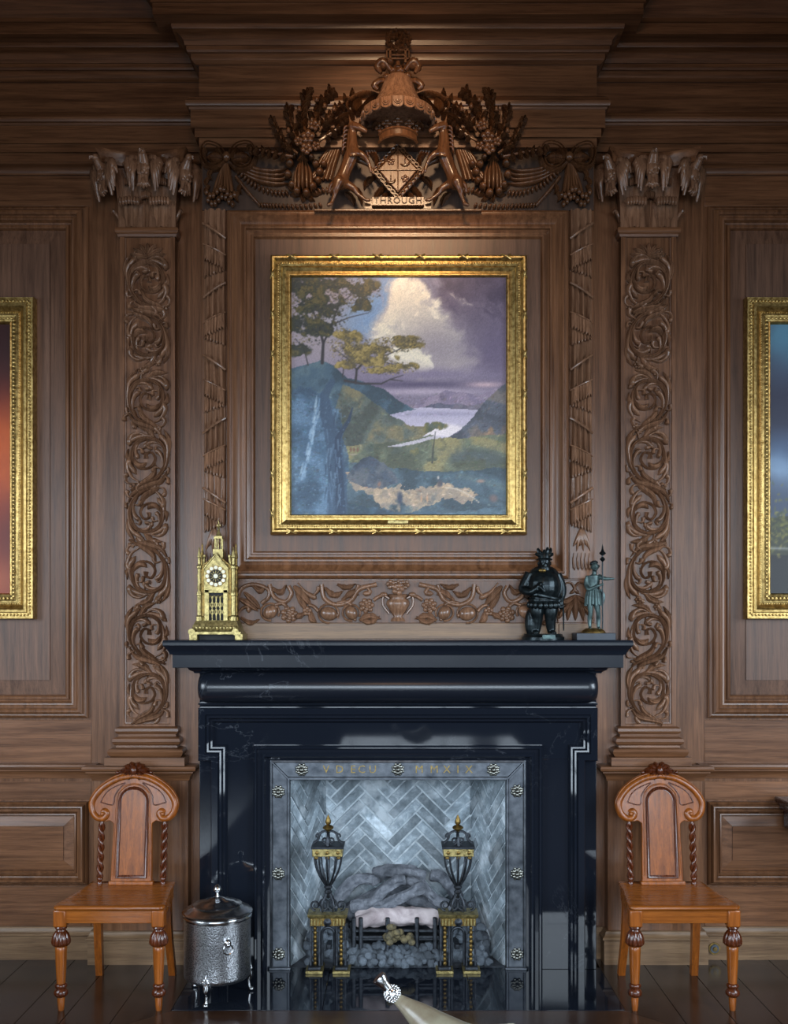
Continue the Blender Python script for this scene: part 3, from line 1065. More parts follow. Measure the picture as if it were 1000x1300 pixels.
# --- oak tree and frame saw
yt = yk - 0.02
tree = MB().tube([(0, yt, Z(84, yt)), (0, yt, Z(72, yt)), (X(505.5, yt), yt, Z(58, yt))], [0.011, 0.009, 0.008], 8)
for a, b in ((493, 52), (499, 46), (511, 46), (517, 52), (505, 43)):
    tree.tube([(0, yt, Z(63, yt)), (X((a + 505) / 2, yt), yt - 0.006, Z(b + 6, yt)), (X(a, yt), yt, Z(b, yt))], [0.006, 0.005, 0.003], 6, m=6)
tree = tree.build('oak_tree', M['oak_crest'], crest)
rg = random.Random(3)
for k in range(64):
    a, r = rg.uniform(0, 2 * PI), math.sqrt(rg.random())
    cx_, cy_ = 505 + 16.5 * r * math.cos(a), 51 + 14.5 * r * math.sin(a)
    an = rg.uniform(0, 2 * PI)
    y_ = yt - 0.012 - 0.03 * (1 - r)
    L = 3.2
    MB().stroke(px([(cx_ - L * math.cos(an), cy_ - L * math.sin(an)), (cx_, cy_ + 0.6), (cx_ + L * math.cos(an), cy_ + L * math.sin(an))], y_), S(2.0, y_), 0.008, y_, m=6, groove=0.3, sink=0.008).build('oak_leaf', M['oak_crest'], tree, smooth=60)
mb = MB()
for (x0, x1, y0, y1) in ((490, 520, 64.5, 67), (494, 497, 64, 82), (513, 516, 64, 82), (490, 492, 64, 78), (518, 520, 64, 78), (495, 515, 71.5, 73.5), (490, 520, 76, 78)):
    mb.box(X(x0, yt), X(x1, yt), yt - 0.02, yt - 0.005, Z(y1, yt), Z(y0, yt))
mb.build('frame_saw', M['oak_crest'], crest, bevel=0.0015)

# --- coronet
yc_ = YB + YE - 0.07
mb = MB()
arc = [(505 + 25 * math.sin(t), 176.0 + 5 * (1 - math.cos(t)) + 0) for t in [(-1.25 + 2.5 * i / 14) for i in range(15)]]
band = []
for (a, b), t in zip(arc, [(-1.25 + 2.5 * i / 14) for i in range(15)]):
    band.append((X(a, yc_), yc_ - 0.075 * math.cos(t), Z(b, yc_)))
for off, rr in ((0.018, 0.0065), (-0.018, 0.0075)):
    mb.tube([(p[0], p[1], p[2] + off) for p in band], rr, 6)
vs = [(p[0], p[1], p[2] + o_) for o_ in (-0.02, 0.02) for p in band] + [(p[0], p[1] + 0.012, p[2] + o_) for o_ in (-0.02, 0.02) for p in band]
n = 15
mb.add(vs, [(i, i + 1, n + i + 1, n + i) for i in range(n - 1)] + [(2 * n + i + 1, 2 * n + i, 3 * n + i, 3 * n + i + 1) for i in range(n - 1)])
cor = mb.build('coronet', M['oak_crest'], crest, smooth=50)
for k, t in enumerate((-1.15, -0.6, 0.0, 0.6, 1.15)):
    xk, y_, zk = X(505 + 25 * math.sin(t), yc_), yc_ - 0.075 * math.cos(t), Z(171 + 5 * (1 - math.cos(t)), yc_)
    m2 = MB()
    for (da, db, r) in ((0, 0.012, 0.011), (-0.014, 0.026, 0.011), (0.014, 0.026, 0.011), (0, 0.04, 0.012), (0, 0.025, 0.008)):
        m2.ell((xk + da, y_, zk + db), (r, 0.01, r), 8, 6)
    m2.build('strawberry_leaf', M['oak_crest'], cor)

# --- lozenge shield with chain border
yl = YC - 0.06
loz = MB().prism(px([(505, 181), (539, 216), (505, 254), (471, 216)], yl), yl + 0.012, YC + 0.004).build('shield', M['oak_crest'], crest, bevel=0.002)
MB().prism(px([(505, 190), (530, 216), (505, 245), (480, 216)], yl), yl - 0.008, yl + 0.014).build('shield_field', M['oak_crest'], loz, bevel=0.004)
for pts in ([(505, 190), (505, 245)], [(480, 217), (530, 217)]):
    MB().stroke(px(pts, yl), 0.004, 0.006, yl - 0.008, m=4, shape='x').build('quartering', M['oak_crest'], loz)
for cx_, cy_, kind in ((496, 206, 0), (514, 206, 1), (496, 228, 1), (514, 228, 0)):
    m2 = MB()
    if kind == 0:
        for k in range(5):
            a = k * 2 * PI / 5 + PI / 2
            m2.ell((X(cx_, yl) + 0.012 * math.cos(a), yl - 0.01, Z(cy_, yl) + 0.012 * math.sin(a)), (0.008, 0.006, 0.008), 7, 5)
    else:
        m2.stroke(px([(cx_ - 6, cy_ + 3), (cx_ - 2, cy_ + 5), (cx_ + 4, cy_ + 4), (cx_ + 6, cy_ - 1)], yl), 0.008, 0.01, yl - 0.007, m=8)
        m2.stroke(px([(cx_, cy_ + 3), (cx_, cy_ - 6)], yl), 0.005, 0.01, yl - 0.007, m=5)
    m2.build('charge', M['oak_crest'], loz)
cs = [(505, 184), (535, 216), (505, 251), (475, 216), (505, 184)]
for e in range(4):
    for k in range(7):
        t = (k + 0.5) / 7
        a = cs[e][0] + (cs[e + 1][0] - cs[e][0]) * t
        b = cs[e][1] + (cs[e + 1][1] - cs[e][1]) * t
        an = math.atan2(-(cs[e + 1][1] - cs[e][1]), cs[e + 1][0] - cs[e][0])
        pts = []
        for i in range(9):
            q_ = 2 * PI * i / 8
            u, v_ = 0.0125 * math.cos(q_), 0.009 * math.sin(q_)
            pts.append((X(a, yl) + u * math.cos(an) - v_ * math.sin(an), yl + 0.004 - 0.004 * (k % 2), Z(b, yl) + u * math.sin(an) + v_ * math.cos(an)))
        MB().tube(pts, 0.0035, 5).build('chain_link', M['oak_crest'], loz)
# --- motto ribbon
rb = MB().box(X(472, yl), X(538, yl), yl - 0.03, YC, Z(264, yl), Z(253, yl))
rb = rb.build('motto_ribbon', M['oak_crest'], crest, bevel=0.002)
both('ribbon_end', lambda mb: mb.box(X(463, yl), X(473, yl), yl - 0.012, YC, Z(266, yl), Z(254, yl)), parent=rb)


def text(body, size, x, y, z, mat, parent, name='lettering', ext=0.002, space=1.0, align='CENTER', font_scale=1.0):
    cu = bpy.data.curves.new(name, 'FONT')
    cu.body = body
    cu.size = size
    cu.align_x = align
    cu.align_y = 'CENTER'
    cu.extrude = ext
    cu.space_character = space
    cu.resolution_u = 2
    cu.materials.append(mat)
    o = bpy.data.objects.new(name, cu)
    COL.objects.link(o)
    org = Vector((0, 0, 0))
    q_ = parent
    while q_ is not None:
        org += q_.location
        q_ = q_.parent
    o.location = Vector((x, y, z)) - org
    o.rotation_euler = (PI / 2, 0, 0)
    o.parent = parent
    bpy.context.view_layer.update()
    me = bpy.data.meshes.new_from_object(o)
    o2_ = bpy.data.objects.new(name, me)
    COL.objects.link(o2_)
    o2_.location, o2_.rotation_euler, o2_.parent = o.location, o.rotation_euler, parent
    bpy.data.objects.remove(o)
    return o2_


text('THROUGH', S(11.5, yl), 0, yl - 0.031, Z(258.3, yl), M['oak_dark'], rb, space=1.12, ext=0.004)

# --- rearing horses (left one in photograph pixels; mirrored for the right)
yh = -0.28


def horse(mb):
    def J(a, b, dy=0.0):
        return (X(a, yh), yh + dy, Z(b, yh))

    def limb(pts, rs, m=10):
        mb.tube([J(*p) for p in pts], [S(r, yh) for r in rs], 10, m=m)
        for p, r in ((pts[0], rs[0]), (pts[-1], rs[-1])):
            mb.ell(J(*p), S(r, yh), 10, 7)
    limb([(432, 232, 0.0), (436, 222, 0.0), (442, 208, -0.005), (448, 195, -0.01)], [9.5, 8.5, 8.5, 9.5])       # trunk
    limb([(448, 196, -0.01), (447, 184, -0.01), (447, 172, -0.01), (449, 163, -0.012)], [9.4, 7.4, 6.2, 5.4])     # neck
    limb([(447, 162, -0.02), (455, 166, -0.035), (464, 171.5, -0.04)], [5.6, 4.6, 3.2])                          # head
    for s_ in (-1, 1):
        mb.tube([J(445, 159, -0.02 + s_ * 0.012), J(443, 150, -0.02 + s_ * 0.02)], [S(2.2, yh), S(0.6, yh)], 6)               # ears
    limb([(451, 198, -0.03), (459, 201, -0.045), (467, 209, -0.04), (471, 222, -0.035)], [5, 3.8, 2.6, 2.1])    # near foreleg
    limb([(451, 200, 0.012), (462, 205, 0.01), (470, 211, 0.01), (474, 219, 0.01)], [4.6, 3.2, 2.2, 1.8])       # far foreleg
    limb([(430, 234, -0.03), (427, 243, -0.035), (425, 251, -0.03), (421, 262, -0.03)], [7.5, 5.0, 3.0, 2.2])   # near hind leg
    limb([(421, 262, -0.03), (417, 264, -0.035)], [2.6, 2.2], 4)
    limb([(437, 232, 0.01), (449, 238, 0.01), (454, 245, 0.01), (465, 253, 0.01)], [6.5, 4.4, 2.8, 2.0])        # far hind leg
    limb([(465, 253, 0.01), (469, 253, 0.01)], [2.4, 2.0], 4)
    limb([(428, 228, 0.01), (420, 233, 0.014), (417, 243, 0.016)], [2.6, 3.0, 1.2])                             # tail


for m_ in (False, True):
    mb = MB()
    horse(mb)
    if m_:
        mb.flip_x()
    ho = mb.build('horse', M['oak_crest'], crest, remesh=0.0042, sm=3)
    s_ = -1 if m_ else 1
    for k in range(6):       # mane locks
        b = 160 + k * 5.2
        m2 = MB().stroke(px([(443 - 0.4 * k, b), (437.5 - 0.4 * k, b + 3), (436 - 0.3 * k, b + 9)], yh - 0.012), S(2.6, yh), 0.022, yh - 0.006, m=8, shape='leaf', sink=0.03)
        if m_:
            m2.flip_x()
        m2.build('mane_lock', M['oak_crest'], ho)
    m2 = MB().tube([(X(440, yh), yh + 0.03, Z(200, yh)), (X(446, yh), yh - 0.045, Z(203, yh)), (X(456, yh), yh - 0.035, Z(200, yh)), (X(458, yh), yh + 0.02, Z(194, yh))], 0.007, 6, m=10)
    if m_:
        m2.flip_x()
    m2.build('collar', M['oak_crest'], ho)

# --- mantle drapery behind each horse
for k in range(6):
    both('mantle_fold', lambda mb: mb.stroke(px([(440 - k * 0.6, 166 + k), (431 - k * 4.0, 190 + k * 2), (424 - k * 5.2, 212 + k * 2.5), (419 - k * 5.4, 231 - k * 0.5)], YC), S(3.6, YC), 0.035 - 0.002 * k, YC, m=12, shape='x', sink=0.01))
for k in range(4):
    both('mantle_fold', lambda mb: mb.stroke(px([(455 + k * 5, 170 + k * 2), (462 + k * 4, 184 + k * 2), (468 + k * 3.4, 200 - k)], YC), S(4.4, YC), 0.022, YC, m=8, sink=0.01))
for pts in ([(492, 238), (480, 246), (474, 260)], [(494, 246), (487, 253), (484, 262)], [(438, 246), (447, 253), (450, 263)], [(476, 226), (466, 232), (462, 242)], [(470, 196), (478, 204), (476, 214)], [(482, 186), (474, 190), (468, 186)], [(446, 240), (456, 246), (460, 262)]):
    both('ground_leaf', lambda mb: mb.stroke(px(pts, YC), S(5, YC), 0.04, YC, m=11, lob=3, groove=0.35, sink=0.01))
# scalloped cloth leaves between bell and horse
both('mantling_leaf', lambda mb: mb.stroke(px([(484, 122), (465, 119), (447, 126), (440, 136), (450, 146)], YU), S(3.2, YU), 0.03, YU, m=14, sink=0.05))
both('mantling_leaf', lambda mb: mb.stroke(px([(478, 122), (468, 130), (459, 140), (452, 144)], YU), S(3.4, YU), 0.04, YU, m=12, groove=0.4, sink=0.05))
both('mantling_leaf', lambda mb: mb.stroke(px([(458, 126), (452, 134), (453, 143)], YU), S(8, YU), 0.025, YU, m=10, groove=0.4, sink=0.05))
both('mantling_leaf', lambda mb: mb.stroke(px([(450, 146), (436, 150), (424, 157)], YU), S(4.5, YU), 0.04, YU, m=10, groove=0.3, sink=0.05))
for (a, b) in ((470, 155), (477, 151), (462, 152), (478, 159)):
    both('mantling_leaf', lambda mb: mb.stroke(px([(a - 6, b + 4), (a, b - 2), (a + 7, b + 3)], YU + 0.02), S(3, YU), 0.03, YU + 0.02, m=8, sink=0.03))


# --- oak sprays rising either side
def spray(mb_list, stem, n, L, wd, seed):
    r_ = random.Random(seed)
    y_ = YU
    pts = catmull([(a, 0, b) for a, b in stem], n + 2)
    both('spray_stem', lambda mb: mb.tube([(X(a, y_), y_ - 0.008, Z(b, y_)) for a, b in stem], [0.008, 0.007, 0.004][:len(stem)] if len(stem) == 3 else 0.006, 6))
    for k in range(1, n + 2):
        p = pts[k]
        d = (pts[min(k + 1, n + 1)] - pts[k - 1]).normalized()
        base = math.atan2(d.z, d.x)
        for sd in (-1, 1, 0):
            if sd == 0 and k < n + 1:
                continue
            an = base + sd * r_.uniform(0.45, 0.95)
            l = L * r_.uniform(0.8, 1.2)
            e = (p.x + l * math.cos(an), p.z + l * math.sin(an))
            mid = (p.x + 0.5 * l * math.cos(an - sd * 0.25), p.z + 0.5 * l * math.sin(an - sd * 0.25))
            h_ = r_.uniform(0.02, 0.045)
            both('oak_leaf', lambda mb: mb.stroke(px([(p.x, p.z), mid, e], y_), S(wd, y_), h_, y_, m=13, lob=3, groove=0.35, sink=0.025))


spray(None, [(378, 196), (360, 182), (347, 156)], 5, 9, 3.4, 1)
spray(None, [(384, 192), (372, 168), (366, 142)], 5, 10, 3.6, 2)
spray(None, [(390, 182), (384, 150), (389, 122)], 6, 11, 3.8, 3)
spray(None, [(398, 170), (402, 140), (418, 120)], 6, 11, 4.0, 4)
spray(None, [(405, 168), (420, 146), (444, 124)], 6, 10, 3.6, 5)
spray(None, [(372, 200), (345, 194), (322, 190)], 5, 8, 3.0, 6)
spray(None, [(405, 180), (424, 168), (436, 158)], 4, 8, 3.2, 8)
for (a, b) in ((380, 138), (396, 152), (412, 134), (366, 165), (402, 126), (424, 138)):
    def acorn(mb):
        y_ = YU - 0.03
        mb.ell((X(a, y_), y_, Z(b, y_)), (S(2.6, y_), 0.012, S(3.6, y_)), 9, 7)
        mb.ell((X(a, y_), y_, Z(b + 2.4, y_)), (S(3.2, y_), 0.014, S(1.8, y_)), 9, 6)
    both('acorn', acorn)


# --- five petalled flowers
def flower(mb, a, b, r, y_, n=5, ph=0.3):
    for k in range(n):
        an = ph + k * 2 * PI / n
        mb.ell((X(a, y_) + S(r * 0.58, y_) * math.cos(an), y_ - 0.006, Z(b, y_) + S(r * 0.58, y_) * math.sin(an)), (S(r * 0.46, y_), 0.011, S(r * 0.46, y_)), 8, 6)
    mb.ell((X(a, y_), y_ - 0.014, Z(b, y_)), (S(r * 0.3, y_), 0.012, S(r * 0.3, y_)), 8, 6)


for i, (a, b, r) in enumerate(((391, 174, 9), (399, 160, 7), (389, 189, 8), (401, 186, 6), (379, 180, 6))):
    both('blossom', lambda mb: flower(mb, a, b, r, YU - 0.035, ph=0.3 + i))
# --- hanging bell flower and fruit cluster
yf = YC - 0.075
for k in range(-2, 3):
    both('bell_petal', lambda mb: mb.stroke(px([(384 + k * 2.0, 202), (384 + k * 4.6, 217), (384 + k * 5.0, 232), (384 + k * 5.4, 241)], yf), S(3.4, yf), 0.022 - abs(k) * 0.003, yf + abs(k) * 0.012, m=10, sink=0.04))
both('bell_cap', lambda mb: mb.tube([(X(384, yf), yf, Z(190, yf)), (X(384, yf), yf - 0.005, Z(200, yf)), (X(384, yf), yf - 0.005, Z(204, yf))], [0.008, 0.014, 0.028], 8))
for (a, b, r) in ((369, 213, 5.5), (367, 227, 5), (402, 214, 5), (407, 224, 5), (372, 240, 4.5), (398, 242, 5), (405, 235, 4.5), (378, 248, 4.5), (390, 250, 5), (412, 214, 4.5), (396, 206, 4.5), (374, 204, 4.5)):
    both('fruit', lambda mb: mb.ell((X(a, YC), YC - 0.045, Z(b, YC)), (S(r, YC), 0.035, S(r, YC)), 10, 8))
for k, (a, b) in enumerate(((368, 248), (384, 258), (400, 256), (410, 246), (362, 236))):
    both('fruit_leaf', lambda mb: mb.stroke(px([(384, 244), ((a + 384) / 2 + 1, (b + 244) / 2 + 2), (a, b)], YC), S(4.6, YC), 0.03, YC, m=11, lob=3, groove=0.35, sink=0.01))

# --- swags between bow and flower
for k in range(4):
    both('swag_fold', lambda mb: mb.stroke(px([(304 + k, 208 + 4.2 * k), (328, 217 + 4.6 * k), (350, 219 + 5.4 * k), (368, 214 + 6.6 * k)], YC), S(3.4, YC), 0.032, YC, m=14, shape='leaf', sink=0.01))


def braid(mb, pts, n, w_):
    pp = catmull([(a, 0, b) for a, b in pts], n + 1)
    for i in range(n):
        p, p2 = pp[i], pp[i + 1]
        d = (p2 - p).normalized()
        nx, nz = -d.z, d.x
        mb.stroke(px([(p.x - nx * w_ - d.x, p.z - nz * w_ - d.z), (p.x + d.x * 1.2, p.z + d.z * 1.2), (p.x + nx * w_ + d.x * 2, p.z + nz * w_ + d.z * 2)], YC), S(2.3, YC), 0.03, YC, m=6, sink=0.008)


both('swag_fringe', lambda mb: braid(mb, [(303, 219), (322, 236), (346, 246), (368, 247)], 14, 4.2))
both('swag_fringe', lambda mb: braid(mb, [(332, 262), (352, 263), (380, 264), (412, 262)], 16, 3.2))
both('swag_fringe', lambda mb: braid(mb, [(400, 246), (412, 243), (424, 246)], 5, 4.0))
both('swag_cord', lambda mb: mb.stroke(px([(300, 226), (314, 244), (331, 263)], YC), S(2.6, YC), 0.028, YC, m=8, shape='x', sink=0.01))

# --- bows with hanging tails at both ends
yw = YC - 0.01
for pts, w_ in (([(288, 203), (279, 190), (264, 186), (257.5, 197), (263, 212), (276, 213), (287, 206)], 4.6), ([(291, 203), (302, 188), (318, 186), (323, 198), (317, 214), (303, 216), (292, 206)], 4.6)):
    both('bow_loop', lambda mb: mb.stroke(px(pts, yw), S(w_, yw), 0.05, yw, m=24, shape='x', groove=0.35, sink=0.012))
both('bow_loop', lambda mb: mb.stroke(px([(288, 203), (274, 200), (262, 201)], yw), S(8, yw), 0.022, yw, m=9, groove=0.5))
both('bow_loop', lambda mb: mb.stroke(px([(291, 203), (306, 200), (318, 202)], yw), S(8, yw), 0.022, yw, m=9, groove=0.5))
both('bow_loop', lambda mb: mb.stroke(px([(290, 203), (294, 192), (299, 183)], yw), S(3.2, yw), 0.04, yw, m=9, groove=0.3))
both('bow_loop', lambda mb: mb.stroke(px([(289, 203), (284, 192), (279, 184)], yw), S(3.2, yw), 0.04, yw, m=9, groove=0.3))
both('bow_knot', lambda mb: mb.ell((X(289.5, yw), yw - 0.045, Z(204, yw)), (0.02, 0.022, 0.024), 10, 7))
for k in range(6):
    both('bow_tail', lambda mb: mb.stroke(px([(289, 206), (289 - k * 2.4 + 2, 224), (289 - k * 4.6 + 6, 246)], yw), S(3.0, yw), 0.026, yw, m=10, shape='x', sink=0.012))
for r_ in range(2):
    def frill(mb):
        for k in range(9 - r_):
            a = 263 + k * 4.4 + r_ * 2
            b = 246 + 10 * r_ + 5 * math.sin(k * 1.1)
            mb.ell((X(a, yw), yw - 0.018, Z(b, yw)), (S(2.9, yw), 0.018, S(4.6, yw)), 8, 6)
    both('tail_frill', frill)
for (a, b) in ((262, 232), (266, 222), (262, 243), (300, 250), (304, 240)):
    both('tail_frill', lambda mb: mb.stroke(px([(a + 4, b - 7), (a - 1, b), (a + 3, b + 7)], yw), S(3, yw), 0.022, yw, m=8, groove=0.3))

# ================================================================== DRAPERY DROPS beside the overmantel frame
for idx, s in ((8, -1), (9, 1)):
    dr = struct('trim_%d' % idx, 'carved oak drapery drop of fringed cloth %s' % ('above the gilt clock' if s < 0 else 'above the two bronze statuettes'), 'carving', (s * S(232, YB), YB, Z(700, YB)))
    yd = YB - 0.004
    xa, xb = S(247, YB), S(219, YB)      # outer, inner
    MB().box(min(s * xa, s * xb) - 0.006, max(s * xa, s * xb) + 0.004, YB - 0.006, YB + 0.004, Z(735, YB), Z(268, YB)).build('ground_board', M['oak_v'], dr, bevel=0.002)
    def xs_(a):
        return X(a, yd) if s < 0 else -X(a, yd)

    def patch(name, top, bot, nf, dep, amp, ph=0.0, scal=0.0, a0=259.0, a1=287.0, nx_=30, nz_=5):
        """cloth patch in relief: top(u)/bot(u) give photograph rows, nf folds across, scalloped hem"""
        vs = []
        for j_ in range(nz_ + 1):
            for i_ in range(nx_ + 1):
                u, v_ = i_ / nx_, j_ / nz_
                a = a0 + (a1 - a0) * u
                yy_ = top(u) + (bot(u) + scal * abs(math.sin(PI * nf * u + ph)) - top(u)) * v_
                f = 0.5 + 0.5 * math.cos(2 * PI * nf * u + ph * 2 + 0.6 * math.sin(2.2 * v_ + ph)) if not scal else abs(math.sin(PI * nf * u + ph)) ** 0.7
                ed_ = min(1.0, math.sin(PI * min(1, max(0, u))) * 2.2) ** 0.5
                vs.append((xs_(a), yd - (dep + amp * f * (0.4 + 0.6 * v_)) * ed_ - (0.004 * v_ if scal else 0), Z(yy_, yd)))
        w1 = nx_ + 1
        fs = [(j_ * w1 + i_, j_ * w1 + i_ + 1, (j_ + 1) * w1 + i_ + 1, (j_ + 1) * w1 + i_) for j_ in range(nz_) for i_ in range(nx_)]
        rim = [i_ for i_ in range(w1)] + [j_ * w1 + nx_ for j_ in range(1, nz_ + 1)] + [nz_ * w1 + i_ for i_ in range(nx_ - 1, -1, -1)] + [j_ * w1 for j_ in range(nz_ - 1, 0, -1)]
        b0 = len(vs)
        vs += [(vs[i_][0], YB, vs[i_][2]) for i_ in rim]
        fs += [(rim[i_], rim[(i_ + 1) % len(rim)], b0 + (i_ + 1) % len(rim), b0 + i_) for i_ in range(len(rim))]
        return MB().add(vs, fs).build(name, M['oak_carved'], dr, smooth=60)

    edges = [270, 350, 436, 521, 604, 672]
    for e in range(5):
        y0, y1 = edges[e], edges[e + 1]
        fl = 1 if e % 2 == 0 else -1
        sl = lambda u, a, b: a + (b - a) * (u if fl > 0 else 1 - u)
        patch('cloth_fold', lambda u: y0 - 4 + 0 * u, lambda u: sl(u, y1 - 36, y1 - 22), 3.0 + (e % 2), 0.006, 0.026, e * 0.9)
        c0 = y0 + (16 if fl > 0 else 30)
        MB().tube([(xs_(259 + 28 * t), yd - 0.04 * math.sin(PI * (0.12 + 0.76 * t)) ** 0.5, Z(c0 + fl * 19 * t, yd)) for t in [k / 8 for k in range(9)]], 0.0065, 7).build('cord', M['oak_carved'], dr)
        # upper fringe follows the slanting hem, lower fringe turns back under it
        patch('fringe', lambda u: sl(u, y1 - 17, y1 - 26), lambda u: sl(u, y1 + 1, y1 - 8), 7, 0.014, 0.016, 0.4, 4.0)
        patch('fringe', lambda u: sl(u, y1 - 38, y1 - 24), lambda u: sl(u, y1 - 22, y1 - 9), 8, 0.03, 0.016, 0.0, 5.0)
        MB().tube([(xs_(259 + 28 * t), yd - 0.04 * math.sin(PI * (0.1 + 0.8 * t)) ** 0.5, Z(sl(t, y1 - 38, y1 - 24), yd)) for t in [k / 8 for k in range(9)]], 0.004, 6).build('hem', M['oak_carved'], dr)
    # tassel at the foot
    for k in range(6):
        a = 261 + k * 4.4
        MB().stroke([(xs_(272), Z(668, yd)), (xs_((a + 272) / 2), Z(684, yd)), (xs_(a), Z(700 - 6 * (k % 2), yd))], S(3.0, yd), 0.02, yd, m=9).build('tassel_strand', M['oak_carved'], dr)
    for k in range(5):
        a = 262 + k * 5
        MB().stroke([(xs_(a), Z(702, yd)), (xs_(a + 1), Z(712, yd)), (xs_(a - 1), Z(724, yd))], S(2.4, yd), 0.018, yd, m=9, shape='comma').build('tassel_strand', M['oak_carved'], dr)
    # bracket of scrolled leaves beside the frieze
    yb2 = YB - 0.01
    MB().box(min(s * S(203, YB), s * S(249, YB)), max(s * S(203, YB), s * S(249, YB)), YB - 0.01, YB + 0.004, Z(791, YB), Z(736, YB)).build('bracket', M['oak_v'], dr, bevel=0.003)

    def xm(pts):
        return [((X(a, yb2) if s < 0 else -X(a, yb2)), Z(b, yb2)) for a, b in pts]
    for pts, w_, sh in (([(262, 752), (266, 742), (276, 740), (281, 748), (275, 754)], 3, 'comma'), ([(298, 752), (294, 742), (286, 740), (281, 748), (287, 754)], 3, 'comma'),
                        ([(280, 756), (268, 764), (258, 760)], 4.4, 'leaf'), ([(280, 756), (292, 764), (302, 760)], 4.4, 'leaf'), ([(280, 757), (280, 772), (280, 788)], 4.6, 'leaf'),
                        ([(279, 760), (272, 774), (270, 788)], 4.0, 'leaf'), ([(281, 760), (288, 774), (290, 788)], 4.0, 'leaf'), ([(276, 764), (264, 776), (258, 786)], 4.0, 'leaf'), ([(284, 764), (296, 776), (301, 786)], 4.0, 'leaf')):
        MB().stroke(xm(pts), S(w_, yb2), 0.03, yb2, m=12, shape=sh, groove=0.25 if sh == 'leaf' else 0).build('leaf', M['oak_carved'], dr, smooth=60)

# ================================================================== LOWER FRIEZE of fruit, roses and scrolls
lf = struct('trim_10', 'carved oak frieze of vase, lemons, roses and scrolling leaves above the mantel shelf', 'carving', (0, YB, Z(790, YB)))
yg = YB - 0.004
MB().box(X(301, yg), X(709, yg), yg, YB + 0.004, Z(791, yg), Z(737, yg)).build('ground_board', M['oak_panel'], lf, bevel=0.002)
vase = MB().lathe([(0.0, 0), (S(9, yg), 0.0), (S(8, yg), 0.012), (S(5, yg), 0.024), (S(10, yg), 0.05), (S(14.5, yg), 0.085), (S(13.5, yg), 0.1), (S(10, yg), 0.115), (S(13, yg), 0.128), (S(11, yg), 0.134), (0, 0.13)],
                  32, (0, yg, Z(789, yg)), lobes=16, amp=0.06)
vase.v = [(p[0], yg + (p[1] - yg) * 0.6, p[2]) for p in vase.v]
vase = vase.build('vase', M['oak_carved'], lf, smooth=60)
both('vase_handle', lambda mb: mb.tube([(X(494, yg), yg - 0.015, Z(760, yg)), (X(487, yg), yg - 0.015, Z(757, yg)), (X(486, yg), yg - 0.015, Z(768, yg)), (X(494, yg), yg - 0.015, Z(779, yg))], 0.006, 6, m=10), parent=vase)
for i, (a, b, r) in enumerate(((505, 748, 8), (496, 742, 6), (514, 742, 6), (505, 741, 5))):
    m2 = MB()
    flower(m2, a, b, r, yg - 0.03, ph=0.5 * i)
    m2.build('blossom', M['oak_carved'], vase)
both('bud', lambda mb: mb.ell((X(487, yg), yg - 0.012, Z(755, yg)), (S(5, yg), 0.018, S(3.4, yg)), 10, 7), parent=lf)


def lemon(mb, a, b, r, an):
    y_ = yg - 0.012
    Rr = Matrix.Rotation(an, 3, 'Y')
    mb.ell((X(a, y_), y_, Z(b, y_)), (S(r, y_), 0.026, S(r * 0.8, y_)), 14, 10, Rr)
    t = Rr @ Vector((S(r * 1.0, y_), 0, 0))
    mb.ell((X(a, y_) + t.x, y_, Z(b, y_) + t.z), S(r * 0.22, y_), 8, 6)


def lemon_ring(mb, a, b, r):
    y_ = yg
    mb.tube([(X(a, y_) + S(r, y_) * math.cos(t), y_ - 0.008, Z(b, y_) + S(r * 0.95, y_) * math.sin(t)) for t in [2 * PI * i / 20 - 0.5 for i in range(18)]], 0.0065, 6)


for (a, b, r, an) in ((343, 777, 10, -0.7), (417, 779, 11, 0.2), (446, 778, 9.5, 1.1)):
    both('lemon', lambda mb: lemon(mb, a, b, r, an), parent=lf)
    both('lemon_leaf', lambda mb: lemon_ring(mb, a, b, r * 1.15), parent=lf)


def rose(mb, a, b, r):
    y_ = yg - 0.006
    for ri, n_, rad in ((1.0, 7, 0.36), (0.62, 6, 0.3), (0.28, 4, 0.24)):
        for k in range(n_):
            an = k * 2 * PI / n_ + ri
            mb.ell((X(a, y_) + S(r * ri * 0.72, y_) * math.cos(an), y_ - 0.018 * (1 - ri), Z(b, y_) + S(r * ri * 0.72, y_) * math.sin(an)), (S(r * rad, y_), 0.014, S(r * rad, y_)), 8, 6)


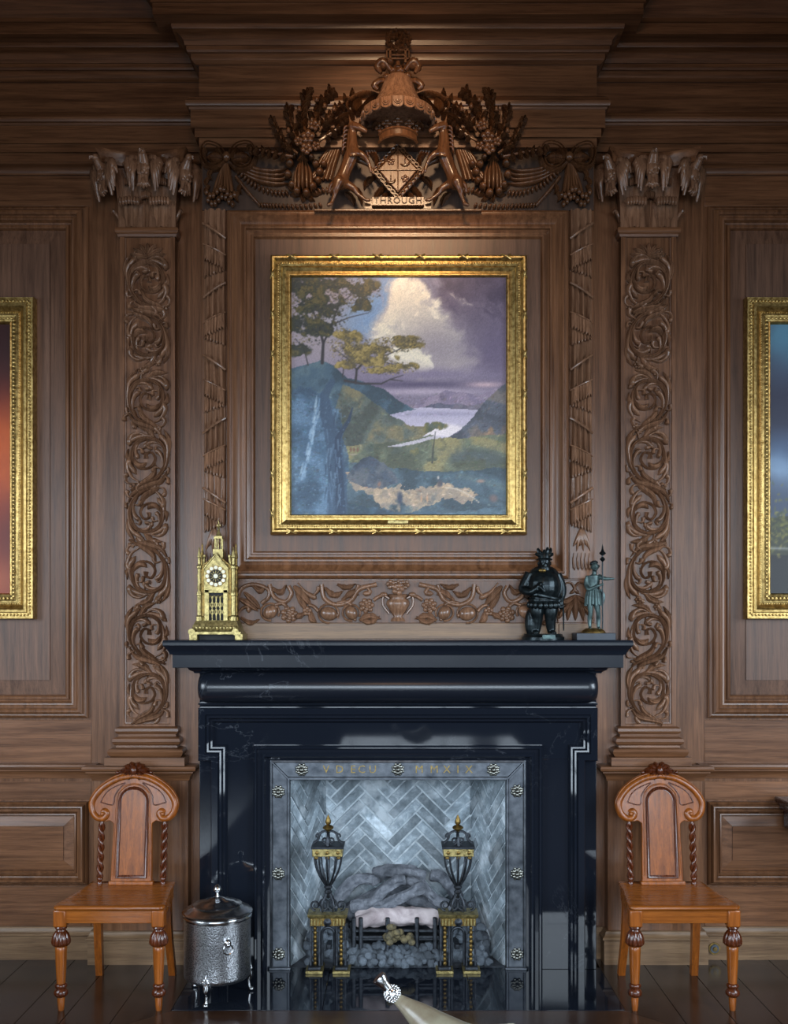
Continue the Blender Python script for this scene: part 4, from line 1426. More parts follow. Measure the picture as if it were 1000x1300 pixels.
for (a, b, r) in ((367, 780, 10.5), (465, 769, 9.5)):
    both('rose', lambda mb: rose(mb, a, b, r), parent=lf)
for pts, w_, sh, lb in (([(300, 768), (306, 748), (322, 742), (340, 748), (341, 758), (332, 766)], 2.6, 'x', 0), ([(342, 742), (348, 758), (362, 764), (370, 754), (366, 744)], 2.8, 'x', 0),
                        ([(408, 742), (412, 760), (428, 768), (446, 762), (456, 748), (478, 742)], 3.0, 'x', 0), ([(304, 760), (318, 768), (328, 776)], 3.6, 'leaf', 0), ([(310, 752), (322, 764), (331, 774)], 3.2, 'leaf', 0),
                        ([(302, 790), (304, 776), (314, 770), (316, 778)], 3.0, 'comma', 0), ([(306, 784), (318, 791), (330, 786)], 3.0, 'leaf', 2), ([(320, 742), (330, 750), (338, 744)], 3.4, 'leaf', 2), ([(344, 746), (356, 752), (364, 742)], 3.4, 'leaf', 2),
                        ([(373, 744), (384, 756), (396, 770)], 4.0, 'leaf', 0), ([(378, 740), (388, 752), (402, 760)], 3.4, 'comma', 0), ([(376, 752), (384, 766), (392, 778)], 3.2, 'leaf', 0), ([(388, 778), (380, 782), (374, 786)], 3.4, 'leaf', 2),
                        ([(394, 776), (396, 786), (402, 790)], 3.4, 'leaf', 0), ([(392, 760), (402, 752), (406, 744)], 3.2, 'comma', 0), ([(412, 746), (424, 756), (436, 750)], 3.6, 'leaf', 3), ([(434, 762), (448, 752), (456, 756)], 3.8, 'leaf', 3),
                        ([(448, 748), (462, 744), (470, 752), (460, 754)], 3.2, 'comma', 0), ([(428, 742), (440, 746), (452, 741)], 3.2, 'leaf', 3), ([(456, 788), (468, 782), (484, 786)], 4.0, 'leaf', 3), ([(456, 786), (470, 790), (482, 782)], 3.4, 'leaf', 3),
                        ([(350, 768), (358, 766), (364, 770)], 2.4, 'x', 0), ([(428, 766), (438, 764), (446, 768)], 2.2, 'x', 0), ([(474, 762), (482, 757), (490, 756)], 2.4, 'x', 0), ([(448, 760), (452, 750), (456, 742)], 3.0, 'comma', 0), ([(404, 776), (398, 770), (392, 768)], 2.4, 'x', 0)):
    both('scroll_leaf', lambda mb: mb.stroke(px(pts, yg), S(w_ * (1.4 if sh != 'x' else 1.1), yg), 0.03 if sh != 'x' else 0.024, yg, m=22 if len(pts) > 4 else 12, shape=sh, lob=lb, groove=0.25 if sh == 'leaf' else 0.0), parent=lf)
both('blossom', lambda mb: flower(mb, 390, 776, 6, yg - 0.012), parent=lf)
# ================================================================== BLACK MARBLE CHIMNEYPIECE
mp = thing('mantelpiece', 'black polished marble chimneypiece with moulded shelf and bolster frieze', 'mantelpiece', (0, YM, 0.0))
HM = S(252, YM)
xin = S(163, YM)
zl = Z(964, YM)
MB().box(-HM, -xin, YM + 0.005, 0.0, 0.002, zl).build('jamb', M['marble'], mp, bevel=0.002)
MB().box(xin, HM, YM + 0.005, 0.0, 0.002, zl).build('jamb', M['marble'], mp, bevel=0.002)
MB().box(-HM, HM, YM + 0.005, 0.0, zl, 1.5).build('lintel', M['marble'], mp, bevel=0.002)
q = S(1, YM)
pth = px([(269, 1231), (269, 965), (253, 965), (253, 898), (757, 898), (757, 965), (741, 965), (741, 1231)], YM)
pth[0] = (pth[0][0], 0.002); pth[-1] = (pth[-1][0], 0.002)
MB().sweep_xz(pth, [(0, YM + 0.006), (0, YM - 0.03), (1 * q, YM - 0.034), (8.5 * q, YM - 0.034), (9.5 * q, YM - 0.026), (11 * q, YM - 0.03), (13 * q, YM - 0.028), (15 * q, YM - 0.014), (17 * q, YM - 0.012), (19 * q, YM - 0.003), (20 * q, YM + 0.006)]
              ).build('eared_architrave', M['marble'], mp, smooth=24)
pth = px([(322, 1231), (322, 946), (688, 946), (688, 1231)], YM)
pth[0] = (pth[0][0], 0.002); pth[-1] = (pth[-1][0], 0.002)
MB().sweep_xz(pth, [(0, YM + 0.006), (0, YM - 0.012), (2 * q, YM - 0.02), (4 * q, YM - 0.02), (5 * q, YM - 0.012), (9 * q, YM - 0.008), (12 * q, YM - 0.018), (14 * q, YM - 0.018), (16 * q, YM - 0.006), (19 * q, YM), (21.4 * q, YM + 0.006), (21.4 * q, YM + 0.03)]
              ).build('inner_moulding', M['marble'], mp, smooth=24)
# bolster
zb0, rz = 1.3835, 0.0765
pts, rr = [], []
xb = S(253, YM - 0.05)
for t in (0, 0.05, 0.15, 0.3, 0.5, 0.75, 1.0):
    pts.append((-xb + t * 0.055, YM - 0.02, zb0)); rr.append(rz * (0.62 + 0.38 * math.sqrt(1 - (1 - t) ** 2)))
pts2 = pts + [(-p[0], p[1], p[2]) for p in pts[::-1]]
mb = MB().tube(pts2, rr + rr[::-1], 40)
mb.v = [(p[0], YM - 0.02 + (p[1] - YM + 0.02) * 1.12, p[2]) for p in mb.v]
mb.build('bolster', M['marble_satin'], mp, smooth=50)
MB().box(-HM, HM, YM - 0.03, YM + 0.01, 1.298, 1.308).build('fillet', M['marble'], mp, bevel=0.002)
# shelf
spath = [(-HM, -0.0), (-HM, YM), (HM, YM), (HM, -0.0)]
zt = 1.6145
shelf = MB().sweep_xy(spath, [(-0.02, 1.452), (0.02, 1.452), (0.024, 1.46), (0.04, 1.468), (0.05, 1.482), (0.105, 1.482), (0.107, 1.484), (0.107, 1.543), (0.109, 1.546), (0.118, 1.546), (0.121, 1.556), (0.13, 1.572), (0.142, 1.585), (0.146, 1.59), (0.146, 1.607), (0.143, zt), (-0.02, zt)])
shelf = shelf.build('shelf', M['marble_honed'], mp, smooth=24)
MB().box(-HM + 0.01, HM - 0.01, YM - 0.0, 0.0 - 0.156, 1.5, zt).build('shelf_core', M['marble'], mp)

# ================================================================== STEEL INNER FRAME with rosettes and inscription
sf = thing('fireplace_frame', 'grey steel fireplace frame with rosettes and engraved inscription inside the marble', 'frame', (0, YM, 0.002))
ys = YM + 0.008
pth = px([(343, 1228), (343, 965), (667, 965), (667, 1228)], ys)
pth[0] = (pth[0][0], 0.002); pth[-1] = (pth[-1][0], 0.002)
MB().sweep_xz(pth, [(0, ys + 0.02), (0, ys - 0.006), (2.5 * q, ys - 0.01), (3.5 * q, ys - 0.002), (21 * q, ys - 0.002), (22 * q, ys - 0.008), (24.5 * q, ys - 0.008), (25.3 * q, ys + 0.0), (25.3 * q, ys + 0.02)]).build('rail', M['steel'], sf, smooth=24)
for s in (-1, 1):
    MB().tube([(s * S(161.5, ys), ys - 0.003, Z(965.5, ys)), (s * S(138, ys), ys - 0.003, Z(989.5, ys))], 0.006, 6).build('mitre_bead', M['steel'], sf)
    MB().box(s * S(163, ys), s * S(136, ys), ys - 0.02, ys + 0.02, 0.002, 0.014).build('foot', M['steel'], sf, bevel=0.002)
mb = MB()
for k in range(8):
    a = k * PI / 4
    mb.ell((0.0145 * math.cos(a), -0.004, 0.0145 * math.sin(a)), (0.0085, 0.007, 0.0085), 8, 6)
for k in range(8):
    a = k * PI / 4 + PI / 8
    mb.ell((0.021 * math.cos(a), -0.001, 0.021 * math.sin(a)), (0.006, 0.004, 0.006), 6, 5)
mb.ell((0, -0.01, 0), (0.009, 0.009, 0.009), 10, 7)
ro = mb.build('rosette', M['rosette'], sf, local=True)
first = True
for (a, b) in ((383, 977), (505, 976.5), (626, 977), (353.5, 1005), (353.5, 1109), (354, 1211), (656, 1004), (656, 1109), (656, 1211)):
    loc = Vector((X(a, ys), ys - 0.004, Z(b, ys))) - sf.location
    ro.scale = (1.25, 1.25, 1.25)
    if first:
        ro.location = loc
        first = False
    else:
        inst(ro, 'rosette', sf, loc, (0, 0, 0), (1.25, 1.25, 1.25))
for ch, a in zip('VDECUMMXIX', (414, 431, 448, 459, 473, 532, 551, 567, 581, 595)):
    text(ch, S(14, ys), X(a, ys), ys - 0.0035, Z(977, ys), M['letter'], sf, ext=0.0008)

# ================================================================== FIREBOX of herringbone brick
fb = struct('wall_firebox', 'sooty grey herringbone brick lining of the firebox behind the log grate', 'firebox')
YK = 0.25
xo, xk = S(139, YM), S(92, YK)
zfb = 1.02
mb = MB().box(-xk - 0.02, xk + 0.02, YK + 0.004, YK + 0.05, 0, zfb)
mb.build('mortar_bed', M['mortar'], fb)
for s in (-1, 1):
    a, b = Vector((s * xo, YM + 0.03)), Vector((s * xk, YK))
    d = (b - a).normalized()
    n_ = Vector((d.y, -d.x)) * (1 if s > 0 else -1)       # outwards
    m2 = MB().hprism([tuple(a + n_ * 0.004), tuple(b + n_ * 0.004), tuple(b + n_ * 0.05), tuple(a + n_ * 0.05)], 0, zfb)
    m2.build('mortar_bed', M['mortar'], fb)
MB().box(-xo - 0.03, xo + 0.03, YM + 0.012, YK + 0.05, zfb, zfb + 0.04).build('throat', M['dark_void'], fb)
MB().box(-xo - 0.02, xo + 0.02, YM + 0.03, YK + 0.05, -0.02, 0.002).build('firebox_floor', M['ash'], fb)
# lining above the frame opening
MB().box(-xo - 0.06, xo + 0.06, YM + 0.03, YM + 0.05, Z(989, YM), zfb + 0.02).build('throat_plate', M['dark_void'], fb)


def clip(poly, x0, x1, z0, z1):
    for ax, lim, sg in ((0, x0, 1), (0, x1, -1), (1, z0, 1), (1, z1, -1)):
        out = []
        for i in range(len(poly)):
            a, b = poly[i - 1], poly[i]
            da, db = sg * (a[ax] - lim), sg * (b[ax] - lim)
            if (da >= 0) != (db >= 0):
                t = da / (da - db)
                out.append((a[0] + (b[0] - a[0]) * t, a[1] + (b[1] - a[1]) * t))
            if db >= 0:
                out.append(b)
        poly = out
        if len(poly) < 3:
            return None
    return poly


def herring(width, height, place, offx=0.0, seed=1):
    """45 degree herringbone of bricks clipped to width x height; place maps (u, z, depth) -> world"""
    Wb = 0.0535
    Lb = 4 * Wb
    g = 0.005
    r_ = random.Random(seed)
    c45 = math.sqrt(0.5)
    for i in range(-24, 25):
        for j in range(-10, 11):
            for o_ in (0, 1):
                # classic herringbone lattice in brick axes
                bx_, by_ = i * Wb + j * Lb * 0 , 0
                if o_ == 0:
                    x0, y0, x1, y1 = i * Wb + 2 * j * Lb, i * Wb, i * Wb + 2 * j * Lb + Lb, i * Wb + Wb
                else:
                    x0, y0, x1, y1 = i * Wb + 2 * j * Lb + Lb, i * Wb - Lb + Wb, i * Wb + 2 * j * Lb + Lb + Wb, i * Wb + Wb
                rect = [(x0 + g, y0 + g), (x1 - g, y0 + g), (x1 - g, y1 - g), (x0 + g, y1 - g)]
                pol = [((p[0] - p[1]) * c45 + offx, (p[0] + p[1]) * c45 + 0.5) for p in rect]
                if max(p[0] for p in pol) < 0 or min(p[0] for p in pol) > width or max(p[1] for p in pol) < 0 or min(p[1] for p in pol) > height:
                    continue
                pol = clip(pol, 0.002, width - 0.002, 0.004, height)
                if not pol:
                    continue
                ar = abs(sum(pol[k - 1][0] * pol[k][1] - pol[k][0] * pol[k - 1][1] for k in range(len(pol)))) / 2
                if ar < 0.0004:
                    continue
                dp = r_.uniform(0.004, 0.010)
                n = len(pol)
                cxm, czm = sum(p[0] for p in pol) / n, sum(p[1] for p in pol) / n
                inn = [(p[0] + (cxm - p[0]) * 0.05, p[1] + (czm - p[1]) * 0.05) for p in pol]
                vs = [place(p[0], p[1], 0.0) for p in pol] + [place(p[0], p[1], dp * 0.8) for p in pol] + [place(p[0], p[1], dp) for p in inn]
                fs = [(k, (k + 1) % n, (k + 1) % n + n, k + n) for k in range(n)] + [(n + k, n + (k + 1) % n, 2 * n + (k + 1) % n, 2 * n + k) for k in range(n)]
                fs += [tuple(range(2 * n, 3 * n)), tuple(range(n - 1, -1, -1))]
                MB().add(vs, fs).build('brick', M['brick'], fb, smooth=30)


herring(2 * xk, zfb, lambda u, z, d: (-xk + u, YK + 0.006 - d, z), offx=xk - 0.02, seed=2)
for s in (-1, 1):
    a, b = Vector((s * xo, YM + 0.03)), Vector((s * xk, YK))
    Ls = (b - a).length
    d = (b - a) / Ls
    nin = Vector((-d.y, d.x)) * (1 if s > 0 else -1)       # towards the inside
    herring(Ls, zfb, lambda u, z, dd: (a.x + d.x * u + nin.x * (dd - 0.005), a.y + d.y * u + nin.y * (dd - 0.005), z), offx=Ls * 0.5, seed=3 + s)

# ================================================================== ANDIRONS
def andiron(xc, yf, label):
    t = thing('andiron', label, 'andiron', (xc, yf, 0.002), 'pair of andirons')
    u = S(1, yf)

    def zz(py_):
        return Z(py_, yf)
    w2 = 22 * u
    yb_ = 0.085
    # feet
    for s in (-1, 1):
        MB().box(xc + s * 17 * u - 11 * u, xc + s * 17 * u + 11 * u, yf - 0.045, yf + yb_, 0.002, 0.016).build('foot', M['brass'], t, bevel=0.002)
        MB().box(xc + s * 17 * u - 8 * u, xc + s * 17 * u + 8 * u, yf - 0.035, yf + 0.06, 0.0155, 0.032).build('foot_block', M['iron'], t, bevel=0.004)
        # posts: iron square shafts with beaded brass drops
        for dx in (11, 22):
            MB().box(xc + s * dx * u - 0.0045, xc + s * dx * u + 0.0045, yf - 0.012, yf + 0.01, 0.03, zz(1172)).build('post', M['iron'], t, bevel=0.001)
        mb = MB()
        n = 9
        for k in range(n):
            z_ = 0.042 + (zz(1176) - 0.05) * k / (n - 1)
            mb.ell((xc + s * 16.5 * u, yf - 0.006, z_), (0.0095, 0.011, 0.0125), 8, 6)
        mb.build('beaded_drop', M['brass_dark'], t)
    # arch
    pts = [(xc - 8 * u, yf, 0.03), (xc - 8 * u, yf, zz(1186))] + [(xc - 8 * u * math.cos(a), yf, zz(1186) + 8.5 * u * math.sin(a)) for a in [PI * k / 10 for k in range(1, 10)]] + [(xc + 8 * u, yf, zz(1186)), (xc + 8 * u, yf, 0.03)]
    MB().tube(pts, 0.007, 8).build('arch', M['iron'], t)
    # entablature block
    MB().box(xc - w2, xc + w2, yf - 0.05, yf + 0.05, zz(1172), zz(1162)).build('block', M['brass_dark'], t, bevel=0.002)
    for k in range(11):
        if 4 <= k <= 6:
            continue
        MB().box(xc - w2 + (k + 0.3) * 4 * u, xc - w2 + (k + 0.75) * 4 * u, yf - 0.055, yf - 0.048, zz(1171), zz(1163)).build('flute', M['brass'], t, bevel=0.001)
    MB().lathe([(0, -0.004), (0.019, -0.004), (0.019, 0.004), (0.011, 0.008), (0.006, 0.013), (0, 0.014)], 16)
    mb = MB().lathe([(0.019, 0), (0.019, 0.006), (0.011, 0.009), (0.006, 0.014), (0, 0.015)], 16)
    mb.v = [(p[0] + xc, yf - 0.049 - p[2], p[1] + zz(1167)) for p in mb.v]
    mb.build('boss', M['iron'], t)
    path = [(xc - w2, yf + 0.05), (xc - w2, yf - 0.05), (xc + w2, yf - 0.05), (xc + w2, yf + 0.05)]
    MB().sweep_xy(path, [(-0.04, zz(1162)), (0.004, zz(1162)), (0.01, zz(1160)), (0.012, zz(1157)), (-0.04, zz(1156.5))]).build('cornice', M['brass'], t, smooth=30)

    def scroll(cx_, z_, r, s, mat='iron', name='scroll'):
        p = []
        for k in range(22):
            a = -PI / 2 + k * 0.42
            rr_ = r * (1 - 0.035 * k)
            p.append((cx_ + s * rr_ * math.cos(a), yf - 0.005, z_ + rr_ * math.sin(a)))
        MB().tube(p, [0.0062 - 0.00018 * k for k in range(22)], 6).build(name, M[mat], t)
    for s in (-1, 1):
        scroll(xc + s * 16 * u, zz(1149), 6.5 * u, s)
        scroll(xc + s * 6 * u, zz(1147), 7.5 * u, -s)
    for k in range(4):
        a = k * PI / 2 + PI / 4
        MB().tube([(xc + 9 * u * math.cos(a), yf + 9 * u * math.sin(a), zz(1156)), (xc + 10 * u * math.cos(a), yf + 10 * u * math.sin(a), zz(1146)), (xc + 3 * u * math.cos(a), yf + 3 * u * math.sin(a), zz(1134))], 0.006, 6, m=8).build('stem_leg', M['iron'], t)
    MB().lathe([(0.008, zz(1140)), (0.012, zz(1136)), (0.02, zz(1132)), (0.012, zz(1129)), (0.022, zz(1126)), (0.012, zz(1122)), (0.0, zz(1121))], 14, (xc, yf, 0)).build('stem_knop', M['iron'], t)
    # basket of ribs
    for k in range(10):
        a = k * 2 * PI / 10 + 0.3
        p = [(3, 1124), (9, 1115), (15, 1102), (17.5, 1090), (17.5, 1084)]
        MB().tube([(xc + r * u * math.cos(a), yf + r * u * math.sin(a), zz(b)) for r, b in p], 0.0048, 6, m=10).build('rib', M['iron'], t)
    # brass band square with drops
    wb = 19 * u
    MB().box(xc - wb, xc + wb, yf - wb * 0.85, yf + wb * 0.85, zz(1084), zz(1074.5)).build('band', M['brass'], t, bevel=0.002)
    MB().box(xc - wb - 0.006, xc + wb + 0.006, yf - wb * 0.85 - 0.006, yf + wb * 0.85 + 0.006, zz(1074.5), zz(1071.5)).build('band_cap', M['iron'], t, bevel=0.002)
    for k in (-1, 0, 1):
        mb = MB().ell((xc + k * 13 * u, yf - wb * 0.85 - 0.002, zz(1079)), (0.009, 0.006, 0.009), 9, 6)
        mb.ell((xc + k * 14 * u, yf - wb * 0.7, zz(1086)), (0.011, 0.011, 0.009), 8, 6)
        mb.build('stud', M['brass_dark'], t)
    # crowning scrolls and finial
    for s in (-1, 1):
        MB().tube([(xc + s * 18 * u, yf, zz(1070)), (xc + s * 13 * u, yf, zz(1066)), (xc + s * 10 * u, yf, zz(1058)), (xc + s * 4 * u, yf, zz(1055)), (xc, yf, zz(1057))], 0.006, 6, m=14).build('crown_scroll', M['iron'], t)
        MB().tube([(xc + s * 10 * u, yf, zz(1058)), (xc + s * 14 * u, yf, zz(1059)), (xc + s * 15.5 * u, yf, zz(1062)), (xc + s * 13.5 * u, yf, zz(1063))], [0.005, 0.005, 0.004, 0.002], 6, m=9).build('crown_scroll', M['iron'], t)
        scroll(xc + s * 4.6 * u, zz(1067), 4.2 * u, -s, name='crown_scroll')
    for d in (-1, 1):
        MB().tube([(xc, yf + d * 14 * u, zz(1071)), (xc, yf + d * 11 * u, zz(1060)), (xc, yf, zz(1056))], 0.006, 6, m=8).build('crown_scroll', M['iron'], t)
    MB().lathe([(0.006, zz(1057)), (0.01, zz(1054)), (0.025, zz(1052)), (0.027, zz(1050)), (0.018, zz(1048)), (0.008, zz(1047)), (0.014, zz(1045)), (0.0145, zz(1042)), (0.008, zz(1038)), (0.0, zz(1033.5))], 16, (xc, yf, 0)).build('finial', M['brass_dark'], t)
    # log rest bar running back into the grate
    MB().box(xc - 0.012, xc + 0.012, yf + 0.05, 0.08, 0.09, 0.115).build('rest_bar', M['iron'], t, bevel=0.003)


andiron(X(416.5, YM - 0.02), YM - 0.02, 'iron and brass andiron with basket finial nearest the ash bin')
andiron(X(581, YM - 0.02), YM - 0.02, 'iron and brass andiron with bright fluted band, right of the grate')

# ================================================================== GRATE, LOGS, COALS
gx0, gx1 = X(446, -0.04), X(562, -0.04)
gr = thing('fire_grate', 'black iron fire grate with upright bars between the andirons', 'grate', ((gx0 + gx1) / 2, -0.02, 0.002))
yg_ = -0.06
for b, h in ((1181, 0.014), (1189, 0.016)):
    MB().box(gx0, gx1, yg_ - 0.012, yg_ + 0.012, Z(b, yg_) - h / 2, Z(b, yg_) + h / 2).build('bar', M['iron'], gr, bevel=0.003)
for a in (449, 458, 492, 529, 552, 560):
    MB().box(X(a, yg_) - 0.011, X(a, yg_) + 0.011, yg_ - 0.02, yg_ + 0.014, 0.004, Z(1164, yg_)).build('upright', M['iron'], gr, bevel=0.006)
MB().box(gx0, gx1, yg_, 0.15, Z(1191, yg_) - 0.01, Z(1191, yg_)).build('bottom_plate', M['iron'], gr)
for a in (450, 558):
    MB().box(X(a, 0) - 0.01, X(a, 0) + 0.01, 0.13, 0.15, 0.004, Z(1191, yg_)).build('rear_foot', M['iron'], gr)


def log(pts, r, label, mat='log', seed=0, y_=None):
    """gnarled log: noisy tube of several bark ridges"""
    P3 = catmull([Vector((X(a, yy_), yy_, Z(b, yy_))) for a, b, yy_ in pts], 22)
    mb = MB()
    n = 20
    base = P3[0]
    vs, fs = [], []
    nrm = Vector((0, -1, 0))
    for i, p in enumerate(P3):
        t_ = (P3[min(i + 1, 21)] - P3[max(i - 1, 0)]).normalized()
        nrm = (nrm - t_ * nrm.dot(t_)).normalized()
        bb_ = t_.cross(nrm)
        for j in range(n):
            a = 2 * PI * j / n
            nz_ = mnoise.noise(Vector((math.cos(a) * 1.6, math.sin(a) * 1.6, i * 0.14 + seed * 9)))
            n2 = mnoise.noise(Vector((math.cos(a) * 5, math.sin(a) * 5, i * 0.35 + seed * 5)))
            rr_ = r * (1 + 0.3 * nz_ + 0.34 * n2) * (0.84 if i in (0, 21) else 1)
            vs.append(p + (nrm * math.cos(a) + bb_ * math.sin(a)) * rr_)
    fs = [(i * n + j, i * n + (j + 1) % n, (i + 1) * n + (j + 1) % n, (i + 1) * n + j) for i in range(21) for j in range(n)]
    fs += [tuple(range(n - 1, -1, -1)), tuple(range(21 * n, 22 * n))]
    mb.add(vs, fs)
    o = mb.build('fire_log', M[mat], smooth=50)
    c = sum((Vector(v) for v in vs), Vector()) / len(vs)
    for v in o.data.vertices:
        v.co -= c
    o.location = c
    tag(o, label, 'log', 'ceramic logs in the grate')


log([(452, 1168, -0.02), (480, 1164, -0.03), (510, 1163, -0.03), (536, 1164, -0.02), (556, 1168, -0.02)], 0.042, 'pale ash-white log lying lowest across the front of the grate', 'log_pale', 1)
log([(424, 1150, 0.06), (436, 1130, 0.06), (452, 1118, 0.06), (472, 1116, 0.06), (476, 1121, 0.07)], 0.028, 'crooked grey log rising behind the andiron nearest the ash bin', 'log', 2)
log([(446, 1152, 0.02), (470, 1146, 0.0), (486, 1130, 0.0), (500, 1120, 0.01), (514, 1117, 0.02)], 0.029, 'curved grey log arching up over the grate from its darker side', 'log', 3)
log([(468, 1156, -0.005), (492, 1148, -0.02), (512, 1138, -0.03), (530, 1128, -0.03), (538, 1122, -0.02)], 0.026, 'straight grey log slanting diagonally across the pile front', 'log', 4)
log([(474, 1112, 0.13), (492, 1106, 0.13), (516, 1106, 0.13), (540, 1112, 0.13)], 0.034, 'grey log lying highest at the back of the pile', 'log', 5)
log([(516, 1116, 0.04), (534, 1124, 0.03), (552, 1142, 0.02), (572, 1152, 0.02)], 0.028, 'grey log sloping down to the andiron with bright fluted band', 'log', 6)
log([(546, 1110, 0.12), (560, 1114, 0.12), (572, 1126, 0.12), (582, 1142, 0.12)], 0.031, 'thick grey log standing behind the brighter andiron', 'log', 7)
log([(440, 1160, 0.09), (480, 1142, 0.1), (520, 1138, 0.1), (566, 1156, 0.09)], 0.048, 'dark grey log buried in the middle of the pile', 'log', 8)
mb = MB()
for k in range(26):
    r_ = random.Random(k)
    a, b = 505 + r_.uniform(-19, 19), 1184 + r_.uniform(-9, 12)
    if abs(a - 505) / 20 + max(0, (1184 - b)) / 16 > 1:
        continue
    mb.ell((X(a, -0.1), -0.1 + r_.uniform(-0.02, 0.03), Z(b, -0.1)), (0.019, 0.017, 0.017), 8, 6)
em = mb.build('ember_wool', M['ember'])
tag(em, 'ochre heap of ember wool against the grate bars', 'embers', kind='stuff')
# lump meshes
lumps = []
for k in range(6):
    mb = MB().ell((0, 0, 0), (1, 0.9, 0.8), 8, 6)
    mb.v = [tuple(Vector(p) * (1 + 0.32 * mnoise.noise(Vector(p) * 1.3 + Vector((k * 7, 0, 0))))) for p in mb.v]
    o = mb.build('coal', M['coal'], local=True, smooth=30)
    lumps.append(o.data)
    bpy.data.objects.remove(o)
MB().box(-xk - 0.06, xk + 0.06, -0.09, YK, 0.0, 0.05).build('ash_bed', M['ash'], fb, bevel=0.02)
rg = random.Random(11)
cnt = 0
for iy in range(8):
    for ix in range(34):
        x_ = -0.47 + 0.94 * (ix + 0.5 * (iy % 2) + rg.uniform(-0.3, 0.3)) / 34
        fy = iy / 7
        y_ = -0.125 + 0.20 * fy + rg.uniform(-0.012, 0.012)
        lim = xo - (y_ - YM) / (YK - YM) * (xo - xk) - 0.05
        if abs(x_) > lim:
            continue
        if min(abs(x_ - X(416.5, -0.19)), abs(x_ - X(581, -0.19))) < 0.07 and y_ < -0.1:
            continue
        side = min(1, max(0, (abs(x_) - 0.24) / 0.14))
        z_ = 0.022 + fy * (0.10 + 0.13 * side) + rg.uniform(-0.008, 0.01)
        if abs(x_) < 0.22 and fy > 0.55:
            continue
        r = rg.uniform(0.02, 0.032)
        o = bpy.data.objects.new('coal', lumps[rg.randrange(6)])
        o.location = (x_, y_, z_)
        o.rotation_euler = (rg.uniform(0, 6), rg.uniform(0, 6), rg.uniform(0, 6))
        o.scale = (r, r, r)
        COL.objects.link(o)
        tag(o, 'small grey lump of coal in the bed around the fire grate', 'coal', 'coal lumps on the firebox floor')
        cnt += 1
# filler under the side heaps so the lumps rest on something
for s in (-1, 1):
    MB().hprism([(s * 0.24, 0.1), (s * 0.40, -0.06), (s * 0.47, -0.06), (s * 0.36, 0.24), (s * 0.24, 0.24)], 0.0, 0.15).build('ash_heap', M['ash'], fb, bevel=0.03)
# ================================================================== ASH BIN
bx, by = X(276, -0.50), -0.50
bn = thing('ash_bin', 'hammered silver lidded ash bin on three legs standing on the hearth', 'bin', (bx, by, 0.002))
R = 0.150
zb_, zt_ = 0.089, 0.372
MB().lathe([(0, zb_), (R * 0.93, zb_), (R * 0.985, zb_ + 0.008), (R, zb_ + 0.02), (R, zt_), (0, zt_)], 56, (bx, by, 0)).build('drum', M['hammered'], bn, smooth=40)
lid = MB().lathe([(R * 0.99, zt_ - 0.012), (R * 1.03, zt_ - 0.012), (R * 1.04, zt_ - 0.004), (R * 1.01, zt_ + 0.002), (R * 1.05, zt_ + 0.006), (R * 1.06, zt_ + 0.014), (R * 1.02, zt_ + 0.02), (R * 0.96, zt_ + 0.022), (R * 0.9, zt_ + 0.03), (R * 0.8, zt_ + 0.034), (R * 0.74, zt_ + 0.045), (R * 0.56, zt_ + 0.05),
                  (R * 0.5, zt_ + 0.058), (R * 0.3, zt_ + 0.064), (R * 0.2, zt_ + 0.072), (0.012, zt_ + 0.078), (0, zt_ + 0.078)], 56, (bx, by, 0)).build('lid', M['silver'], bn, smooth=40)
MB().lathe([(0.01, zt_ + 0.074), (0.008, zt_ + 0.085), (0.006, zt_ + 0.098), (0.012, zt_ + 0.1), (0.018, zt_ + 0.108), (0.0175, zt_ + 0.114), (0.011, zt_ + 0.126), (0.003, zt_ + 0.134), (0, zt_ + 0.136)], 20, (bx, by, 0), lobes=8, amp=0.08).build('knob', M['silver'], lid, smooth=60)
for k in range(3):
    a = -PI / 2 - 0.16 + k * 2 * PI / 3
    c, s_ = math.cos(a), math.sin(a)
    mb = MB()
    for j in range(-2, 3):
        aa = a + j * 0.045
        mb.tube([(bx + R * 0.99 * math.cos(a), by + R * 0.99 * math.sin(a), zb_ - 0.005), (bx + R * 1.02 * math.cos(aa), by + R * 1.02 * math.sin(aa), zb_ + 0.03 - abs(j) * 0.004), (bx + R * math.cos(aa * 0.6 + a * 0.4), by + R * math.sin(aa * 0.6 + a * 0.4), zb_ + 0.052 - abs(j) * 0.012)], [0.005, 0.006, 0.002], 6, m=6)
    q_ = R * 1.0
    mb.tube([(bx + q_ * c, by + q_ * s_, zb_ + 0.005), (bx + q_ * 1.02 * c, by + q_ * 1.02 * s_, zb_ - 0.02), (bx + q_ * 0.97 * c, by + q_ * 0.97 * s_, 0.05), (bx + q_ * 0.99 * c, by + q_ * 0.99 * s_, 0.02), (bx + q_ * 1.04 * c, by + q_ * 1.04 * s_, 0.008)], [0.016, 0.012, 0.007, 0.008, 0.009], 8, m=12)
    mb.ell((bx + q_ * 1.04 * c, by + q_ * 1.04 * s_, 0.011), (0.013, 0.013, 0.009), 10, 7)
    mb.build('leg', M['silver'], bn, smooth=60)
